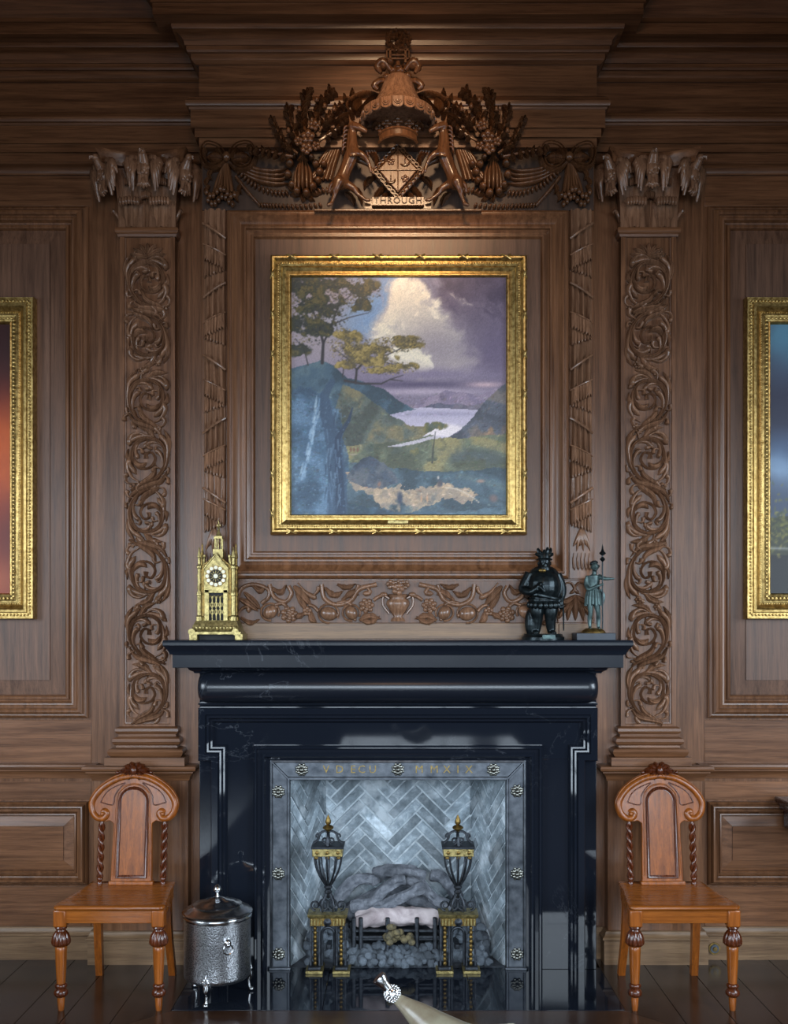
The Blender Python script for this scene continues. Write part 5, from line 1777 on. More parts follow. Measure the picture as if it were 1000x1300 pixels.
for a in (-PI / 2 + 0.46, PI / 2 + 0.46):
    c, s_ = math.cos(a), math.sin(a)
    mb = MB().ell((bx + (R + 0.006) * c, by + (R + 0.006) * s_, 0.282), (0.018, 0.018, 0.02), 12, 8)
    mb.ell((bx + (R + 0.02) * c, by + (R + 0.02) * s_, 0.276), (0.009, 0.009, 0.01), 8, 6)
    mask = mb.build('lion_mount', M['silver'], bn)
    tx, ty = -s_, c
    MB().tube([(bx + (R + 0.018) * c + tx * 0.021 * math.cos(t), by + (R + 0.018) * s_ + ty * 0.021 * math.cos(t), 0.256 + 0.021 * math.sin(t)) for t in [2 * PI * k / 24 for k in range(25)]], 0.0042, 8).build('ring_handle', M['silver'], mask)


# ================================================================== CHAIRS
def make_chair(loc, label):
    t = thing('hall_chair', label, 'chair', loc, 'pair of mahogany hall chairs')
    ox, oy, _ = loc

    def B(mb, name, mat, parent=t, **k):
        mb.v = [(p[0] + ox, p[1] + oy, p[2]) for p in mb.v]
        return mb.build(name, M[mat], parent, **k)
    yf_, yr = -0.215, 0.205
    wf, wr = 0.24, 0.195

    def outline(g):
        """seat outline, rounded front corners"""
        p = []
        r = 0.03
        for k in range(7):
            a = PI + (PI / 2) * k / 6
            p.append((-wf - g + r + r * math.cos(a), yf_ - g + r + r * math.sin(a)))
        for k in range(7):
            a = 1.5 * PI + (PI / 2) * k / 6
            p.append((wf + g - r + r * math.cos(a), yf_ - g + r + r * math.sin(a)))
        p += [(wr + g + 0.012, 0.05), (wr + g, yr), (-wr - g, yr), (-wr - g - 0.012, 0.05)]
        return p
    zs_ = 0.463
    mb = MB()
    n = len(outline(0))
    rings = [(-0.006, zs_ - 0.022), (0.0, zs_ - 0.018), (0.004, zs_ - 0.011), (0.003, zs_ - 0.004), (-0.002, zs_ - 0.0005), (-0.02, zs_), (-0.06, zs_ - 0.003)]
    vs = [(a, b, z_) for g, z_ in rings for a, b in outline(g)]
    fs = [(i * n + j, i * n + (j + 1) % n, (i + 1) * n + (j + 1) % n, (i + 1) * n + j) for i in range(len(rings) - 1) for j in range(n)]
    fs += [tuple(range(n - 1, -1, -1)), tuple(range((len(rings) - 1) * n, len(rings) * n))]
    mb.add(vs, fs)
    B(mb, 'seat', 'mahogany_x', smooth=35)
    z0, z1 = 0.385, zs_ - 0.02
    B(MB().box(-wf + 0.03, wf - 0.03, yf_ + 0.012, yf_ + 0.036, z0, z1), 'front_rail', 'mahogany_x', bevel=0.003)
    for s in (-1, 1):
        B(MB().hprism([(s * (wf - 0.012), yf_ + 0.05), (s * (wf - 0.034), yf_ + 0.05), (s * (wr - 0.024), yr - 0.01), (s * (wr - 0.002), yr - 0.01)], z0, z1), 'side_rail', 'mahogany_x', bevel=0.003)
    B(MB().box(-wr + 0.03, wr - 0.03, yr - 0.028, yr - 0.006, z0, z1), 'back_rail', 'mahogany_x', bevel=0.003)
    for s in (-1, 1):
        cx_, cy_ = s * (wf - 0.026), yf_ + 0.03
        leg = B(MB().box(cx_ - 0.028, cx_ + 0.028, cy_ - 0.026, cy_ + 0.026, 0.368, z1 + 0.001), 'leg', 'mahogany', bevel=0.007)
        B(MB().lathe([(0.0, 0.37), (0.024, 0.37), (0.027, 0.364), (0.024, 0.358), (0.019, 0.355), (0.021, 0.35), (0.019, 0.347)], 24, (cx_, cy_, 0)), 'collar', 'mahogany_dark', leg, smooth=50)
        B(MB().lathe([(0.016, 0.352), (0.022, 0.347), (0.029, 0.336), (0.0345, 0.319), (0.037, 0.302), (0.0355, 0.292), (0.03, 0.286), (0.024, 0.283), (0.02, 0.282)], 60, (cx_, cy_, 0), lobes=12, amp=0.13), 'melon_bulb', 'mahogany_dark', leg, smooth=60)
        B(MB().lathe([(0.02, 0.284), (0.0255, 0.278), (0.025, 0.26), (0.0225, 0.19), (0.0185, 0.118), (0.018, 0.11)], 24, (cx_, cy_, 0)), 'shank', 'mahogany', leg, smooth=50)
        B(MB().lathe([(0.018, 0.12), (0.025, 0.115), (0.027, 0.108), (0.023, 0.101), (0.02, 0.096), (0.028, 0.088), (0.031, 0.079), (0.029, 0.069), (0.022, 0.062), (0.0145, 0.057)], 24, (cx_, cy_, 0)), 'ring_turning', 'mahogany_dark', leg, smooth=50)
        B(MB().lathe([(0.014, 0.06), (0.0165, 0.052), (0.0145, 0.02), (0.012, 0.0), (0, 0)], 20, (cx_, cy_, 0)), 'toe', 'mahogany', leg, smooth=50)
        # sabre rear legs
        xr = s * (wr - 0.03)
        pts = [(xr, yr - 0.015, 0.44), (xr, yr - 0.012, 0.33), (xr + s * 0.003, yr + 0.006, 0.19), (xr + s * 0.008, yr + 0.036, 0.07), (xr + s * 0.01, yr + 0.052, 0.0)]
        pp = catmull(pts, 12)
        vs, fs = [], []
        for i, p in enumerate(pp):
            h_ = 0.019 - 0.003 * i / 11
            for a, b in ((-1, -1), (1, -1), (1, 1), (-1, 1)):
                vs.append((p.x + a * h_, p.y + b * h_, p.z))
        fs = [(i * 4 + j, i * 4 + (j + 1) % 4, (i + 1) * 4 + (j + 1) % 4, (i + 1) * 4 + j) for i in range(11) for j in range(4)] + [(3, 2, 1, 0), (44, 45, 46, 47)]
        B(MB().add(vs, fs), 'leg', 'mahogany', smooth=40)
    # back: pixel outline of the left chair, 262 px per metre, leaning back
    K = 1 / 262.0
    lean = math.tan(math.radians(7))

    def bk(mb, base_y):
        mb.v = [(p[0], p[1] + base_y + (p[2] - zs_) * lean, p[2]) for p in mb.v]
        return mb

    def o2(pts):
        return [((a - 169) * K, zs_ + (1116 - b) * K) for a, b in pts]
    left = [(143.5, 1116), (144, 1090), (145.2, 1048), (143.5, 1042), (140, 1039.5)]
    curl = [(136, 1040.5), (130, 1041), (122, 1039), (116, 1033), (112.8, 1023), (113.5, 1014), (118, 1005), (125, 997), (134, 990), (145, 984), (157, 980), (169, 978.5)]
    half = catmull([(a, 0, b) for a, b in left], 10) + catmull([(a, 0, b) for a, b in curl], 30)
    half = [(p.x, p.z) for p in half]
    full = half + [(338 - a, b) for a, b in half[::-1][1:]]
    mb = MB().prism(o2(full), -0.012, 0.012)
    back = B(bk(mb, yr - 0.035), 'backrest', 'mahogany', smooth=30, bevel=0.003)
    yb3 = yr - 0.035 - 0.012
    # rolled edge following the mushroom head and ending in volutes
    edge = [(p.x, p.z) for p in catmull([(a, 0, b) for a, b in ((140.5, 1029), (137, 1025), (131.5, 1024.5), (127.5, 1029), (130, 1035), (136, 1036.5), (140, 1033))], 4)]
    for s in (1, -1):
        e2 = [(131, 1030), (133.5, 1027.5), (136.5, 1031), (133, 1036), (125.5, 1036), (119, 1029.5), (117, 1020), (120, 1011), (128, 1001), (139, 993), (152, 987), (169, 984)]
        m2 = MB().stroke([((a - 169) * K * s, zs_ + (1116 - b) * K) for a, b in e2], 4.2 * K, 0.013, 0, m=44, shape='x')
        B(bk(m2, yb3), 'rolled_edge', 'mahogany_dark' if False else 'mahogany', back, smooth=60)
        m2 = MB().ell((s * (131.5 - 169) * K, -0.006, zs_ + (1116 - 1030.5) * K), (0.011, 0.013, 0.011), 12, 8)
        B(bk(m2, yb3), 'volute_eye', 'mahogany', back, smooth=60)
        # sunk wing field: outline bead
        wg = [(128, 1017), (133, 1007), (142, 999.5), (158, 993), (151, 1000), (145.5, 1009), (143, 1020), (128, 1017)]
        m2 = MB().stroke([((a - 169) * K * s, zs_ + (1116 - b) * K) for a, b in wg], 0.9 * K, 0.0035, 0, m=36, shape='x')
        B(bk(m2, yb3), 'wing_bead', 'mahogany_dark', back, smooth=60)
        m2 = MB().stroke([((a - 169) * K * s, zs_ + (1116 - b) * K) for a, b in ((147, 1106), (148, 1050), (148.5, 1012), (152, 1003), (160, 996.5), (169, 994.5))], 1.4 * K, 0.004, 0, m=30, shape='x')
        B(bk(m2, yb3), 'panel_bead', 'mahogany', back, smooth=60)
    # arched panel with moulded frame
    arch_ = [(152, 1107), (152.5, 1016)] + [(169.3 - 16.8 * math.cos(a), 1016 - 16.5 * math.sin(a)) for a in [PI * k / 14 for k in range(1, 14)]] + [(186.2, 1016), (186.6, 1107)]
    pt = o2(arch_)
    m2 = MB().sweep_xz(pt + [], [(-0.008, 0.004), (-0.008, -0.004), (-0.004, -0.0085), (0.0, -0.007), (0.004, -0.002), (0.007, -0.003), (0.009, 0.004)], closed=True)
    B(bk(m2, yb3), 'panel_frame', 'mahogany_dark', back, smooth=50)
    m2 = MB().prism(pt, -0.0015, 0.004)
    B(bk(m2, yb3), 'panel', 'mahogany', back)
    m2 = MB().box((141.5 - 169) * K, (196.5 - 169) * K, -0.01, 0.028, zs_ - 0.004, zs_ + 0.014)
    B(bk(m2, yb3), 'foot_moulding', 'mahogany', back, bevel=0.004)
    # carved crest
    cy0 = 979
    cr = MB()
    cr.ell((0, -0.014, zs_ + (1116 - 977) * K), (0.017, 0.016, 0.022), 10, 8)
    for s in (-1, 1):
        for a, b, w_ in (((13, 972), None, 4.2), ((19, 978), None, 4.2), ((24, 983), None, 3.4), ((7, 990), None, 4.0), ((15, 987), None, 3.4), ((6, 968), None, 3.8)):
            e = a
            cr.stroke([(0, zs_ + (1116 - 978) * K), (s * e[0] * 0.5 * K, zs_ + (1116 - (978 + e[1]) / 2 + 1.5) * K), (s * e[0] * K, zs_ + (1116 - e[1]) * K)], w_ * K, 0.016, 0.0, m=9, lob=2, groove=0.2, sink=0.016)
        cr.ell((s * 21 * K, -0.004, zs_ + (1116 - 980) * K), (0.009, 0.009, 0.009), 8, 6)
    B(bk(cr, yb3), 'carved_crest', 'mahogany_dark', back, smooth=60)
    # barley twist posts
    for s in (-1, 1):
        xc_ = s * 39.3 * K
        za, zb2 = zs_, zs_ + (1116 - 1038) * K
        mb = MB()
        n_ = 40
        for ph in (0, PI):
            pts = []
            for i in range(n_ + 1):
                u = i / n_
                a = ph + s * u * 2 * PI * 2.6
                pts.append((xc_ + 0.0086 * math.cos(a), -0.002 + 0.0086 * math.sin(a), za + 0.03 + (zb2 - za - 0.055) * u))
            mb.tube(pts, 0.0085, 8)
        mb.lathe([(0.013, za - 0.002), (0.014, za + 0.006), (0.009, za + 0.012), (0.014, za + 0.02), (0.014, za + 0.026), (0.008, za + 0.034)], 14, (xc_, -0.002, 0))
        mb.lathe([(0.008, zb2 - 0.032), (0.013, zb2 - 0.026), (0.009, zb2 - 0.018), (0.011, zb2 - 0.006), (0.011, zb2 + 0.004)], 14, (xc_, -0.002, 0))
        B(bk(mb, yb3 + 0.012), 'twist_post', 'mahogany_dark', smooth=60)
    return t


c1 = make_chair((-1.262, -0.49, 0.0), 'carved mahogany hall chair with barley twist posts beside the silver ash bin')
c2 = copy_tree(c1)
c2.location = (1.252, -0.49, 0.0)
c2['label'] = 'carved mahogany hall chair with barley twist posts beside the round brass floor valve'

# ================================================================== CLOCK
yq = -0.245
zq = zt
ck = thing('mantel_clock', 'gilt gothic cathedral clock with rose dial standing on the mantel shelf', 'clock', (X(276.5, yq), yq, zq))
cxk = X(276.5, yq)
u = S(1, yq)


def cz(py_):
    return zq + (811.5 - py_) * u


def cxp(a):
    return cxk + (a - 276.5) * u


dpt = 0.062
for a in (249, 306):
    MB().box(cxp(a) - 5 * u, cxp(a) + 5 * u, yq - dpt - 0.012, yq + dpt, zq + 0.0, cz(803)).build('foot', M['brass'], ck, bevel=0.002)
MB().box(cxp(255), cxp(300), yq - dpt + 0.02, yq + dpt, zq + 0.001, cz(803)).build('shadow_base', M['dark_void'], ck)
pl = MB()
pl.sweep_xy([(cxp(249), yq + dpt), (cxp(249), yq - dpt), (cxp(304), yq - dpt), (cxp(304), yq + dpt)], [(-0.05, cz(804)), (0.018, cz(804)), (0.018, cz(801)), (0.008, cz(798)), (0.004, cz(794)), (-0.004, cz(789)), (-0.008, cz(787)), (-0.05, cz(786.5))])
MBplinth = pl.build('plinth', M['brass'], ck, smooth=30)
for a in (247.5, 302):
    MB().lathe([(0.016, -0.02), (0.019, 0.0), (0.016, 0.02)], 12).v
    mb = MB().tube([(cxp(a), yq - dpt - 0.02, cz(801)), (cxp(a), yq - dpt + 0.02, cz(801))], 0.016, 14)
    mb.build('scroll_foot', M['brass'], MBplinth)
for k in range(12):
    a = 253 + k * 4.3
    MB().ell((cxp(a), yq - dpt - 0.006, cz(796)), (1.7 * u, 0.006, 2.6 * u), 8, 6).build('plinth_leaf', M['brass'], MBplinth)
hwk = 19 * u
body_d = 0.045
MB().prism([(cxp(258), cz(787)), (cxp(295), cz(787)), (cxp(295), cz(718)), (cxp(276.5), cz(702)), (cxp(258), cz(718))], yq - body_d + 0.008, yq + body_d).build('case', M['brass_dark'], ck)
# gabled front plate with window opening: frame strips
fr = MB()
yy0, yy1 = yq - body_d - 0.004, yq - body_d + 0.01
for (a0, a1, b0, b1) in ((262, 267.5, 788, 748), (285.5, 291, 788, 748), (262, 291, 790, 786.5)):
    fr.box(cxp(a0), cxp(a1), yy0, yy1, cz(b0), cz(b1))
fr.prism([(cxp(261.5), cz(752)), (cxp(291.5), cz(752)), (cxp(291.5), cz(722)), (cxp(276.5), cz(703)), (cxp(261.5), cz(722))], yy0, yy1)
front = fr.build('front_plate', M['brass'], ck, bevel=0.0012)
MB().box(cxp(267), cxp(286), yq - body_d + 0.005, yq - body_d + 0.012, cz(788), cz(750)).build('window_back', M['dark_void'], front)
tr_ = MB()
for a in (271.5, 276.5, 281.5):
    tr_.tube([(cxp(a), yy0 + 0.004, cz(787)), (cxp(a), yy0 + 0.004, cz(756))], 0.0028, 6)
for a in (269, 274, 279, 284):
    tr_.tube([(cxp(a - 2.5), yy0 + 0.004, cz(760)), (cxp(a), yy0 + 0.004, cz(755)), (cxp(a + 2.5), yy0 + 0.004, cz(760))], 0.0024, 6, m=6)
    for b in (776, 767):
        tr_.tube([(cxp(a - 2.5), yy0 + 0.004, cz(b + 4)), (cxp(a), yy0 + 0.004, cz(b)), (cxp(a + 2.5), yy0 + 0.004, cz(b - 4))], 0.0024, 6, m=6)
        tr_.tube([(cxp(a + 2.5), yy0 + 0.004, cz(b + 4)), (cxp(a), yy0 + 0.004, cz(b)), (cxp(a - 2.5), yy0 + 0.004, cz(b - 4))], 0.0024, 6, m=6)
tr_.build('window_tracery', M['brass'], front)


def disc(r, y0, y1, a, b, n=28):
    return MB().prism([(cxp(a) + r * math.cos(2 * PI * k / n), cz(b) + r * math.sin(2 * PI * k / n)) for k in range(n)], y0, y1)


dial = disc(13.5 * u, yy0 - 0.004, yy0 + 0.004, 276.5, 731).build('dial', M['brass_dark'], ck, bevel=0.001)
disc(8.2 * u, yy0 - 0.007, yy0 - 0.003, 276.5, 731).build('dial_face', M['dark_void'], dial)
for k in range(12):
    a = k * PI / 6
    disc(2.3 * u, yy0 - 0.008, yy0 - 0.003, 276.5 + 10.8 * math.cos(a), 731 + 10.8 * math.sin(a), 12).build('numeral_plaque', M['dial_white'], dial)
    m2 = MB().stroke([(cxp(276.5 + 3 * math.cos(a)), cz(731 + 3 * math.sin(a))), (cxp(276.5 + 7.8 * math.cos(a)), cz(731 + 7.8 * math.sin(a)))], 0.9 * u, 0.003, yy0 - 0.006, m=5)
    m2.build('dial_ray', M['brass'], dial)
disc(2.8 * u, yy0 - 0.011, yy0 - 0.003, 276.5, 731, 14).build('dial_boss', M['dial_white'], dial)
for s in (-1, 1):
    MB().tube([(cxp(276.5 + s * 15.6), yy0 - 0.001, cz(722)), (cxp(276.5), yy0 - 0.001, cz(703))], 0.004, 6).build('gable_coping', M['brass'], front)
    for k in range(4):
        t_ = (k + 0.6) / 4.4
        MB().ell((cxp(276.5 + s * 15.6 * (1 - t_)), yy0, cz(722 - 19 * t_ - 2)), (0.005, 0.006, 0.006), 7, 5).build('crocket', M['brass'], front)
    # towers: stepped buttresses with pinnacles
    for dx, dyy, top in ((21.5, -body_d + 0.006, 694), (21.5, body_d - 0.01, 688), (16.5, -body_d + 0.02, 708)):
        xt = cxp(276.5 + s * dx)
        yt_ = yq + dyy
        r = 0.0105
        mb = MB()
        for k in range(6):
            pass
        mb.lathe([(r * 1.5, cz(788)), (r * 1.5, cz(782)), (r, cz(780)), (r, cz(756)), (r * 1.25, cz(755)), (r * 1.25, cz(752)), (r * 0.85, cz(750)), (r * 0.85, cz(722)), (r * 1.2, cz(721)), (r * 1.2, cz(718)), (r * 0.7, cz(716)), (r * 0.65, cz(708)), (r * 1.0, cz(707)), (r * 0.9, cz(704)), (r * 0.3, cz((704 + top) / 2 - 2)), (r * 0.45, cz(top + 3)), (r * 0.1, cz(top))], 8, (xt, yt_, 0))
        mb.build('pinnacle', M['brass_dark'] if dyy > 0 else M['brass'], ck, smooth=30)
    for b in (760, 740, 725):
        m2 = MB().tube([(cxp(276.5 + s * 19), yq - body_d, cz(b)), (cxp(276.5 + s * 24.5), yq - body_d + 0.01, cz(b + 6))], 0.004, 6)
        m2.build('buttress', M['brass_dark'], ck)
# lantern and spire
xs0 = cxp(277.5)
MB().box(xs0 - 6.5 * u, xs0 + 6.5 * u, yq - 0.022, yq + 0.022, cz(708), cz(696)).build('lantern_base', M['brass'], ck, bevel=0.002)
ln = MB()
for a, b in ((-1, -1), (1, -1), (1, 1), (-1, 1)):
    ln.tube([(xs0 + a * 4 * u, yq + b * 0.014, cz(697)), (xs0 + a * 4 * u, yq + b * 0.014, cz(682))], 0.0038, 6)
ln.tube([(xs0, yq - 0.014, cz(697)), (xs0, yq - 0.014, cz(683))], 0.003, 6)
ln.box(xs0 - 5.2 * u, xs0 + 5.2 * u, yq - 0.02, yq + 0.02, cz(683), cz(680))
ln.build('lantern', M['brass'], ck)
MB().lathe([(5 * u, cz(681)), (3.6 * u, cz(678)), (1.6 * u, cz(674)), (1.0 * u, cz(670)), (1.9 * u, cz(668)), (1.2 * u, cz(665)), (0.2 * u, cz(661))], 8, (xs0, yq, 0)).build('spire', M['brass'], ck, smooth=30)
m2 = MB().box(xs0 - 2.4 * u, xs0 + 2.4 * u, yq - 0.003, yq + 0.003, cz(667), cz(665))
m2.box(xs0 - 0.5 * u, xs0 + 0.5 * u, yq - 0.003, yq + 0.003, cz(670), cz(660))
m2.build('cross', M['brass'], ck)

# ================================================================== STATUETTES
# stout figure in plumed hat
yv = -0.24
t1 = thing('bronze_statuette', 'black bronze statuette of a stout bearded man in plumed hat on the mantel', 'statuette', (X(689, yv), yv, zt), 'bronze figures on the mantel')
u = S(1, yv)


def FX(a):
    return X(a, yv)


def FZ(b):
    return zt + (812 - b) * u


MB().lathe([(0, 0), (27 * u, 0), (27 * u, 0.014), (25 * u, 0.022), (24.5 * u, 0.03), (0, 0.03)], 28, (FX(689), yv, zt)).build('base', M['bronze'], t1, smooth=40)
b_ = MB()
J = lambda a, b, d=0.0: (FX(a), yv + d, FZ(b))
b_.ell(J(690, 744, -0.012), (21 * u, 19 * u, 23 * u), 18, 12)           # belly
b_.ell(J(690, 731, 0.0), (20 * u, 15 * u, 14 * u), 16, 10)              # shoulders
b_.ell(J(690, 762, -0.004), (20 * u, 17 * u, 9 * u), 16, 10)            # doublet skirt
b_.tube([J(690, 726), J(690.5, 716)], [9 * u, 7 * u], 12)               # neck
b_.ell(J(690.5, 713, -0.014), (7.5 * u, 8 * u, 8.5 * u), 14, 10)        # head
b_.ell(J(690.5, 717, -0.042), (1.6 * u, 2.4 * u, 2.4 * u), 8, 6)        # nose
b_.ell(J(690.5, 722, -0.034), (6 * u, 4.5 * u, 6 * u), 10, 8)           # beard
for s_ in (-1, 1):
    b_.ell(J(690.5 + s_ * 3.4, 714.5, -0.034), (1.4 * u, 1.2 * u, 1.0 * u), 7, 5)
    b_.ell(J(690.5 + s_ * 7.6, 715, -0.01), (1.6 * u, 2 * u, 2.6 * u), 7, 5)
b_.tube([J(673, 728, 0.0), J(666, 741, -0.004), J(664, 748, -0.01), J(672, 752, -0.05), J(680, 747, -0.075)], [7.5 * u, 6.8 * u, 6.4 * u, 5.0 * u, 4.0 * u], 10, m=14)   # arm akimbo
b_.ell(J(682, 745, -0.08), (4.2 * u, 3 * u, 3.6 * u), 10, 7)
for k in range(4):
    b_.tube([J(681 + k * 1.6, 744 + k * 1.2, -0.088), J(684 + k * 1.2, 747 + k * 1.4, -0.092), J(684 + k * 1.0, 750 + k, -0.085)], 1.1 * u, 6)
b_.tube([J(680, 742, -0.08), J(684, 741, -0.088)], 1.2 * u, 6)
b_.tube([J(706, 729, 0.0), J(712, 742, 0.0), J(713, 752, -0.006), J(711, 762, -0.02)], [7.2 * u, 6.2 * u, 5.6 * u, 3.8 * u], 10, m=12)
b_.ell(J(711, 765, -0.022), (3.6 * u, 3.4 * u, 4.2 * u), 10, 7)
for k in range(4):
    b_.tube([J(708.6 + k * 1.5, 767, -0.03), J(709 + k * 1.4, 771, -0.034), J(709.6 + k * 1.2, 773, -0.028)], 1.0 * u, 6)
for s_, fx in ((-1, 681), (1, 699)):
    b_.tube([J(690 + s_ * 9, 764), J(fx, 776, -0.006), J(fx - s_ * 0.5, 785, -0.004), J(fx, 794, 0.0), J(fx + s_ * 1, 803, 0.0)], [10 * u, 9 * u, 7.2 * u, 6.4 * u, 5 * u], 12, m=14)
    b_.ell(J(fx + s_ * 2, 803, -0.022), (4.6 * u, 8 * u, 3 * u), 12, 8)
b_.ell(J(674, 790, 0.012), (8 * u, 8 * u, 19 * u), 12, 9)                # stump behind the leg
body1 = b_.build('body', M['bronze'], t1, remesh=0.0034, sm=3)
hat = MB().lathe([(10 * u, FZ(711)), (10.5 * u, FZ(709.5)), (8 * u, FZ(708)), (7.6 * u, FZ(704)), (6.4 * u, FZ(701)), (0, FZ(700))], 20, (FX(690.5), yv - 0.008, 0)).build('hat', M['bronze'], t1, smooth=50)
for k, (a, b) in enumerate(((682, 697), (685, 700), (690, 699), (694, 696), (698, 697), (700, 703), (680, 703))):
    MB().tube([J(690.5, 706, -0.02), J((a + 690) / 2 + (a - 690) * 0.3, (b + 706) / 2, -0.024), J(a, b, -0.02), J(a + (a - 690) * 0.12, b + 1.5, -0.018)], [2.0 * u, 2.6 * u, 2.0 * u, 0.8 * u], 7, m=8).build('plume', M['bronze'], hat)
bl = MB()
bl.tube([J(690 + 21.5 * math.cos(a), 757 + 2.5 * math.sin(2 * a), -19 * u * math.sin(a) - 0.004) for a in [2 * PI * k / 28 for k in range(29)]], 2.0 * u, 6)
bl.build('belt', M['bronze'], t1)
for k in range(9):
    a = PI * (k + 0.5) / 9
    MB().ell(J(690 + 19 * math.cos(a), 767 + 1.6 * math.sin(a), -17 * u * math.sin(a)), (3.4 * u, 2.6 * u, 4.6 * u), 8, 6).build('skirt_flap', M['bronze'], t1)
MB().tube([J(712, 756, -0.03), J(714, 775, -0.02), J(715, 800, -0.006)], [1.5 * u, 1.3 * u, 0.8 * u], 7).build('sword', M['bronze'], t1)
MB().ell(J(686, 724.5, -0.062), (5 * u, 2 * u, 2.6 * u), 10, 6).build('collar_clasp', M['brass_dark'], t1)
MB().box(FX(684), FX(700), yv - 0.118, yv - 0.105, FZ(810), FZ(805)).build('name_plate', M['verdigris'], t1, bevel=0.001)

# slim figure with staff
yw2 = -0.25
t2 = thing('bronze_statuette', 'slim verdigris statuette of a tunic-clad youth with outstretched arm and tall staff', 'statuette', (X(753, yw2), yw2, zt), 'bronze figures on the mantel')
u = S(1, yw2)
FX = lambda a: X(a, yw2)
J = lambda a, b, d=0.0: (FX(a), yw2 + d, FZ(b))
MB().box(FX(729), FX(778), yw2 - 0.062, yw2 + 0.07, zt, FZ(803)).build('plinth', M['slate'], t2, bevel=0.002)
MB().lathe([(0, FZ(803.2)), (15.5 * u, FZ(803.2)), (15 * u, FZ(801)), (12.5 * u, FZ(799)), (9 * u, FZ(797)), (0, FZ(796.5))], 28, (FX(753), yw2, 0)).build('mound', M['brass_dark'], t2, smooth=50)
b_ = MB()
b_.ell(J(753, 738), (8.2 * u, 6 * u, 10 * u), 14, 10)
b_.tube([J(753, 730), J(753, 742), J(752.5, 752)], [8.2 * u, 7 * u, 6.6 * u], 12)
b_.tube([J(754, 730), J(754.5, 724)], [3.2 * u, 2.9 * u], 10)
b_.ell(J(754.5, 719, -0.006), (4.6 * u, 5 * u, 5.8 * u), 14, 10)
b_.ell(J(754.5, 720.5, -0.026), (0.9 * u, 1.4 * u, 1.4 * u), 7, 5)
b_.ell(J(754.5, 723.5, -0.021), (1.7 * u, 0.9 * u, 0.7 * u), 7, 5)
for s_ in (-1, 1):
    b_.ell(J(754.5 + s_ * 1.9, 719, -0.023), (0.9 * u, 0.8 * u, 0.6 * u), 6, 5)
    b_.ell(J(754.5 + s_ * 4.7, 720, 0.0), (0.9 * u, 1.4 * u, 1.7 * u), 6, 5)
b_.tube([J(760, 731), J(764, 733.5, -0.02), J(768, 734.5, -0.03), J(774, 734.5, -0.034)], [3.4 * u, 2.8 * u, 2.3 * u, 1.7 * u], 9, m=10)
b_.ell(J(775.5, 734.5, -0.034), (2.0 * u, 1.2 * u, 1.5 * u), 8, 6)
for k in range(4):
    b_.tube([J(776, 733.6 + k * 0.6, -0.036 + k * 0.003), J(778.5 - 0.3 * k, 734 + k * 0.5, -0.036 + k * 0.003)], 0.5 * u, 5)
b_.tube([J(746.5, 731), J(743.5, 740, 0.0), J(746, 748, -0.024), J(755, 744, -0.04), J(762, 742, -0.036)], [3.2 * u, 2.7 * u, 2.3 * u, 2.0 * u, 1.6 * u], 9, m=14)
b_.ell(J(763, 741.5, -0.03), (1.8 * u, 1.8 * u, 2.2 * u), 8, 6)
for s_, fx, top in ((-1, 749, 764), (1, 759, 764)):
    b_.tube([J(753 + s_ * 3.6, 756), J(753 + s_ * 4.2, 768, -0.006), J(fx, 778, -0.004), J(fx + s_ * 0.6, 786, 0.004), J(fx + s_ * 0.4, 796, 0.0)], [5 * u, 3.9 * u, 2.9 * u, 3.0 * u, 1.9 * u], 10, m=14)
    b_.ell(J(fx + s_ * 0.8, 797, -0.014), (2.2 * u, 4.6 * u, 1.6 * u), 10, 7)
b_.build('body', M['verdigris'], t2, remesh=0.0026, sm=2)
hair = MB()
for k in range(22):
    r_ = random.Random(k)
    a, e = r_.uniform(0, 2 * PI), r_.uniform(-0.1, 1.4)
    hair.ell(J(754.5 + 4.8 * math.cos(a) * math.cos(e), 717.5 - 5.0 * math.sin(e), 5.4 * u * math.sin(a) * math.cos(e) + 0.004), 1.9 * u, 7, 5)
hair.build('hair', M['bronze'], t2, smooth=60)
for k in range(14):
    a = 2 * PI * k / 14
    MB().tube([J(753 + 6.2 * math.cos(a), 748, -5.2 * u * math.sin(a)), J(753 + 8.4 * math.cos(a), 757, -7 * u * math.sin(a)), J(753 + 9.4 * math.cos(a), 767 + (k % 2) * 1.5, -8 * u * math.sin(a))], [2.0 * u, 2.4 * u, 2.3 * u], 7, m=6).build('tunic_pleat', M['verdigris'], t2)
MB().tube([J(753 + 7 * math.cos(a), 746, -6 * u * math.sin(a)) for a in [2 * PI * k / 20 for k in range(21)]], 1.4 * u, 6).build('belt', M['bronze'], t2)
st = MB().tube([J(763, 798, -0.03), J(763, 720, -0.03), J(763, 706, -0.03)], 0.9 * u, 8)
st.lathe([(0.8 * u, FZ(713)), (3.0 * u, FZ(711)), (3.4 * u, FZ(709.5)), (1.2 * u, FZ(707)), (1.2 * u, FZ(705)), (3.6 * u, FZ(703.5)), (4.2 * u, FZ(702)), (2.2 * u, FZ(700)), (1.2 * u, FZ(697)), (0.9 * u, FZ(694)), (0.1, FZ(691)) if False else (0.2 * u, FZ(691))], 12, (FX(763), yw2 - 0.03, 0))
st.build('staff', M['bronze'], t2)
m2 = MB().tube([J(762, 748, 0.01), J(766, 756, 0.012), J(765, 768, 0.01)], [2.0 * u, 3.0 * u, 1.0 * u], 7, m=8)
m2.build('quiver', M['verdigris'], t2)
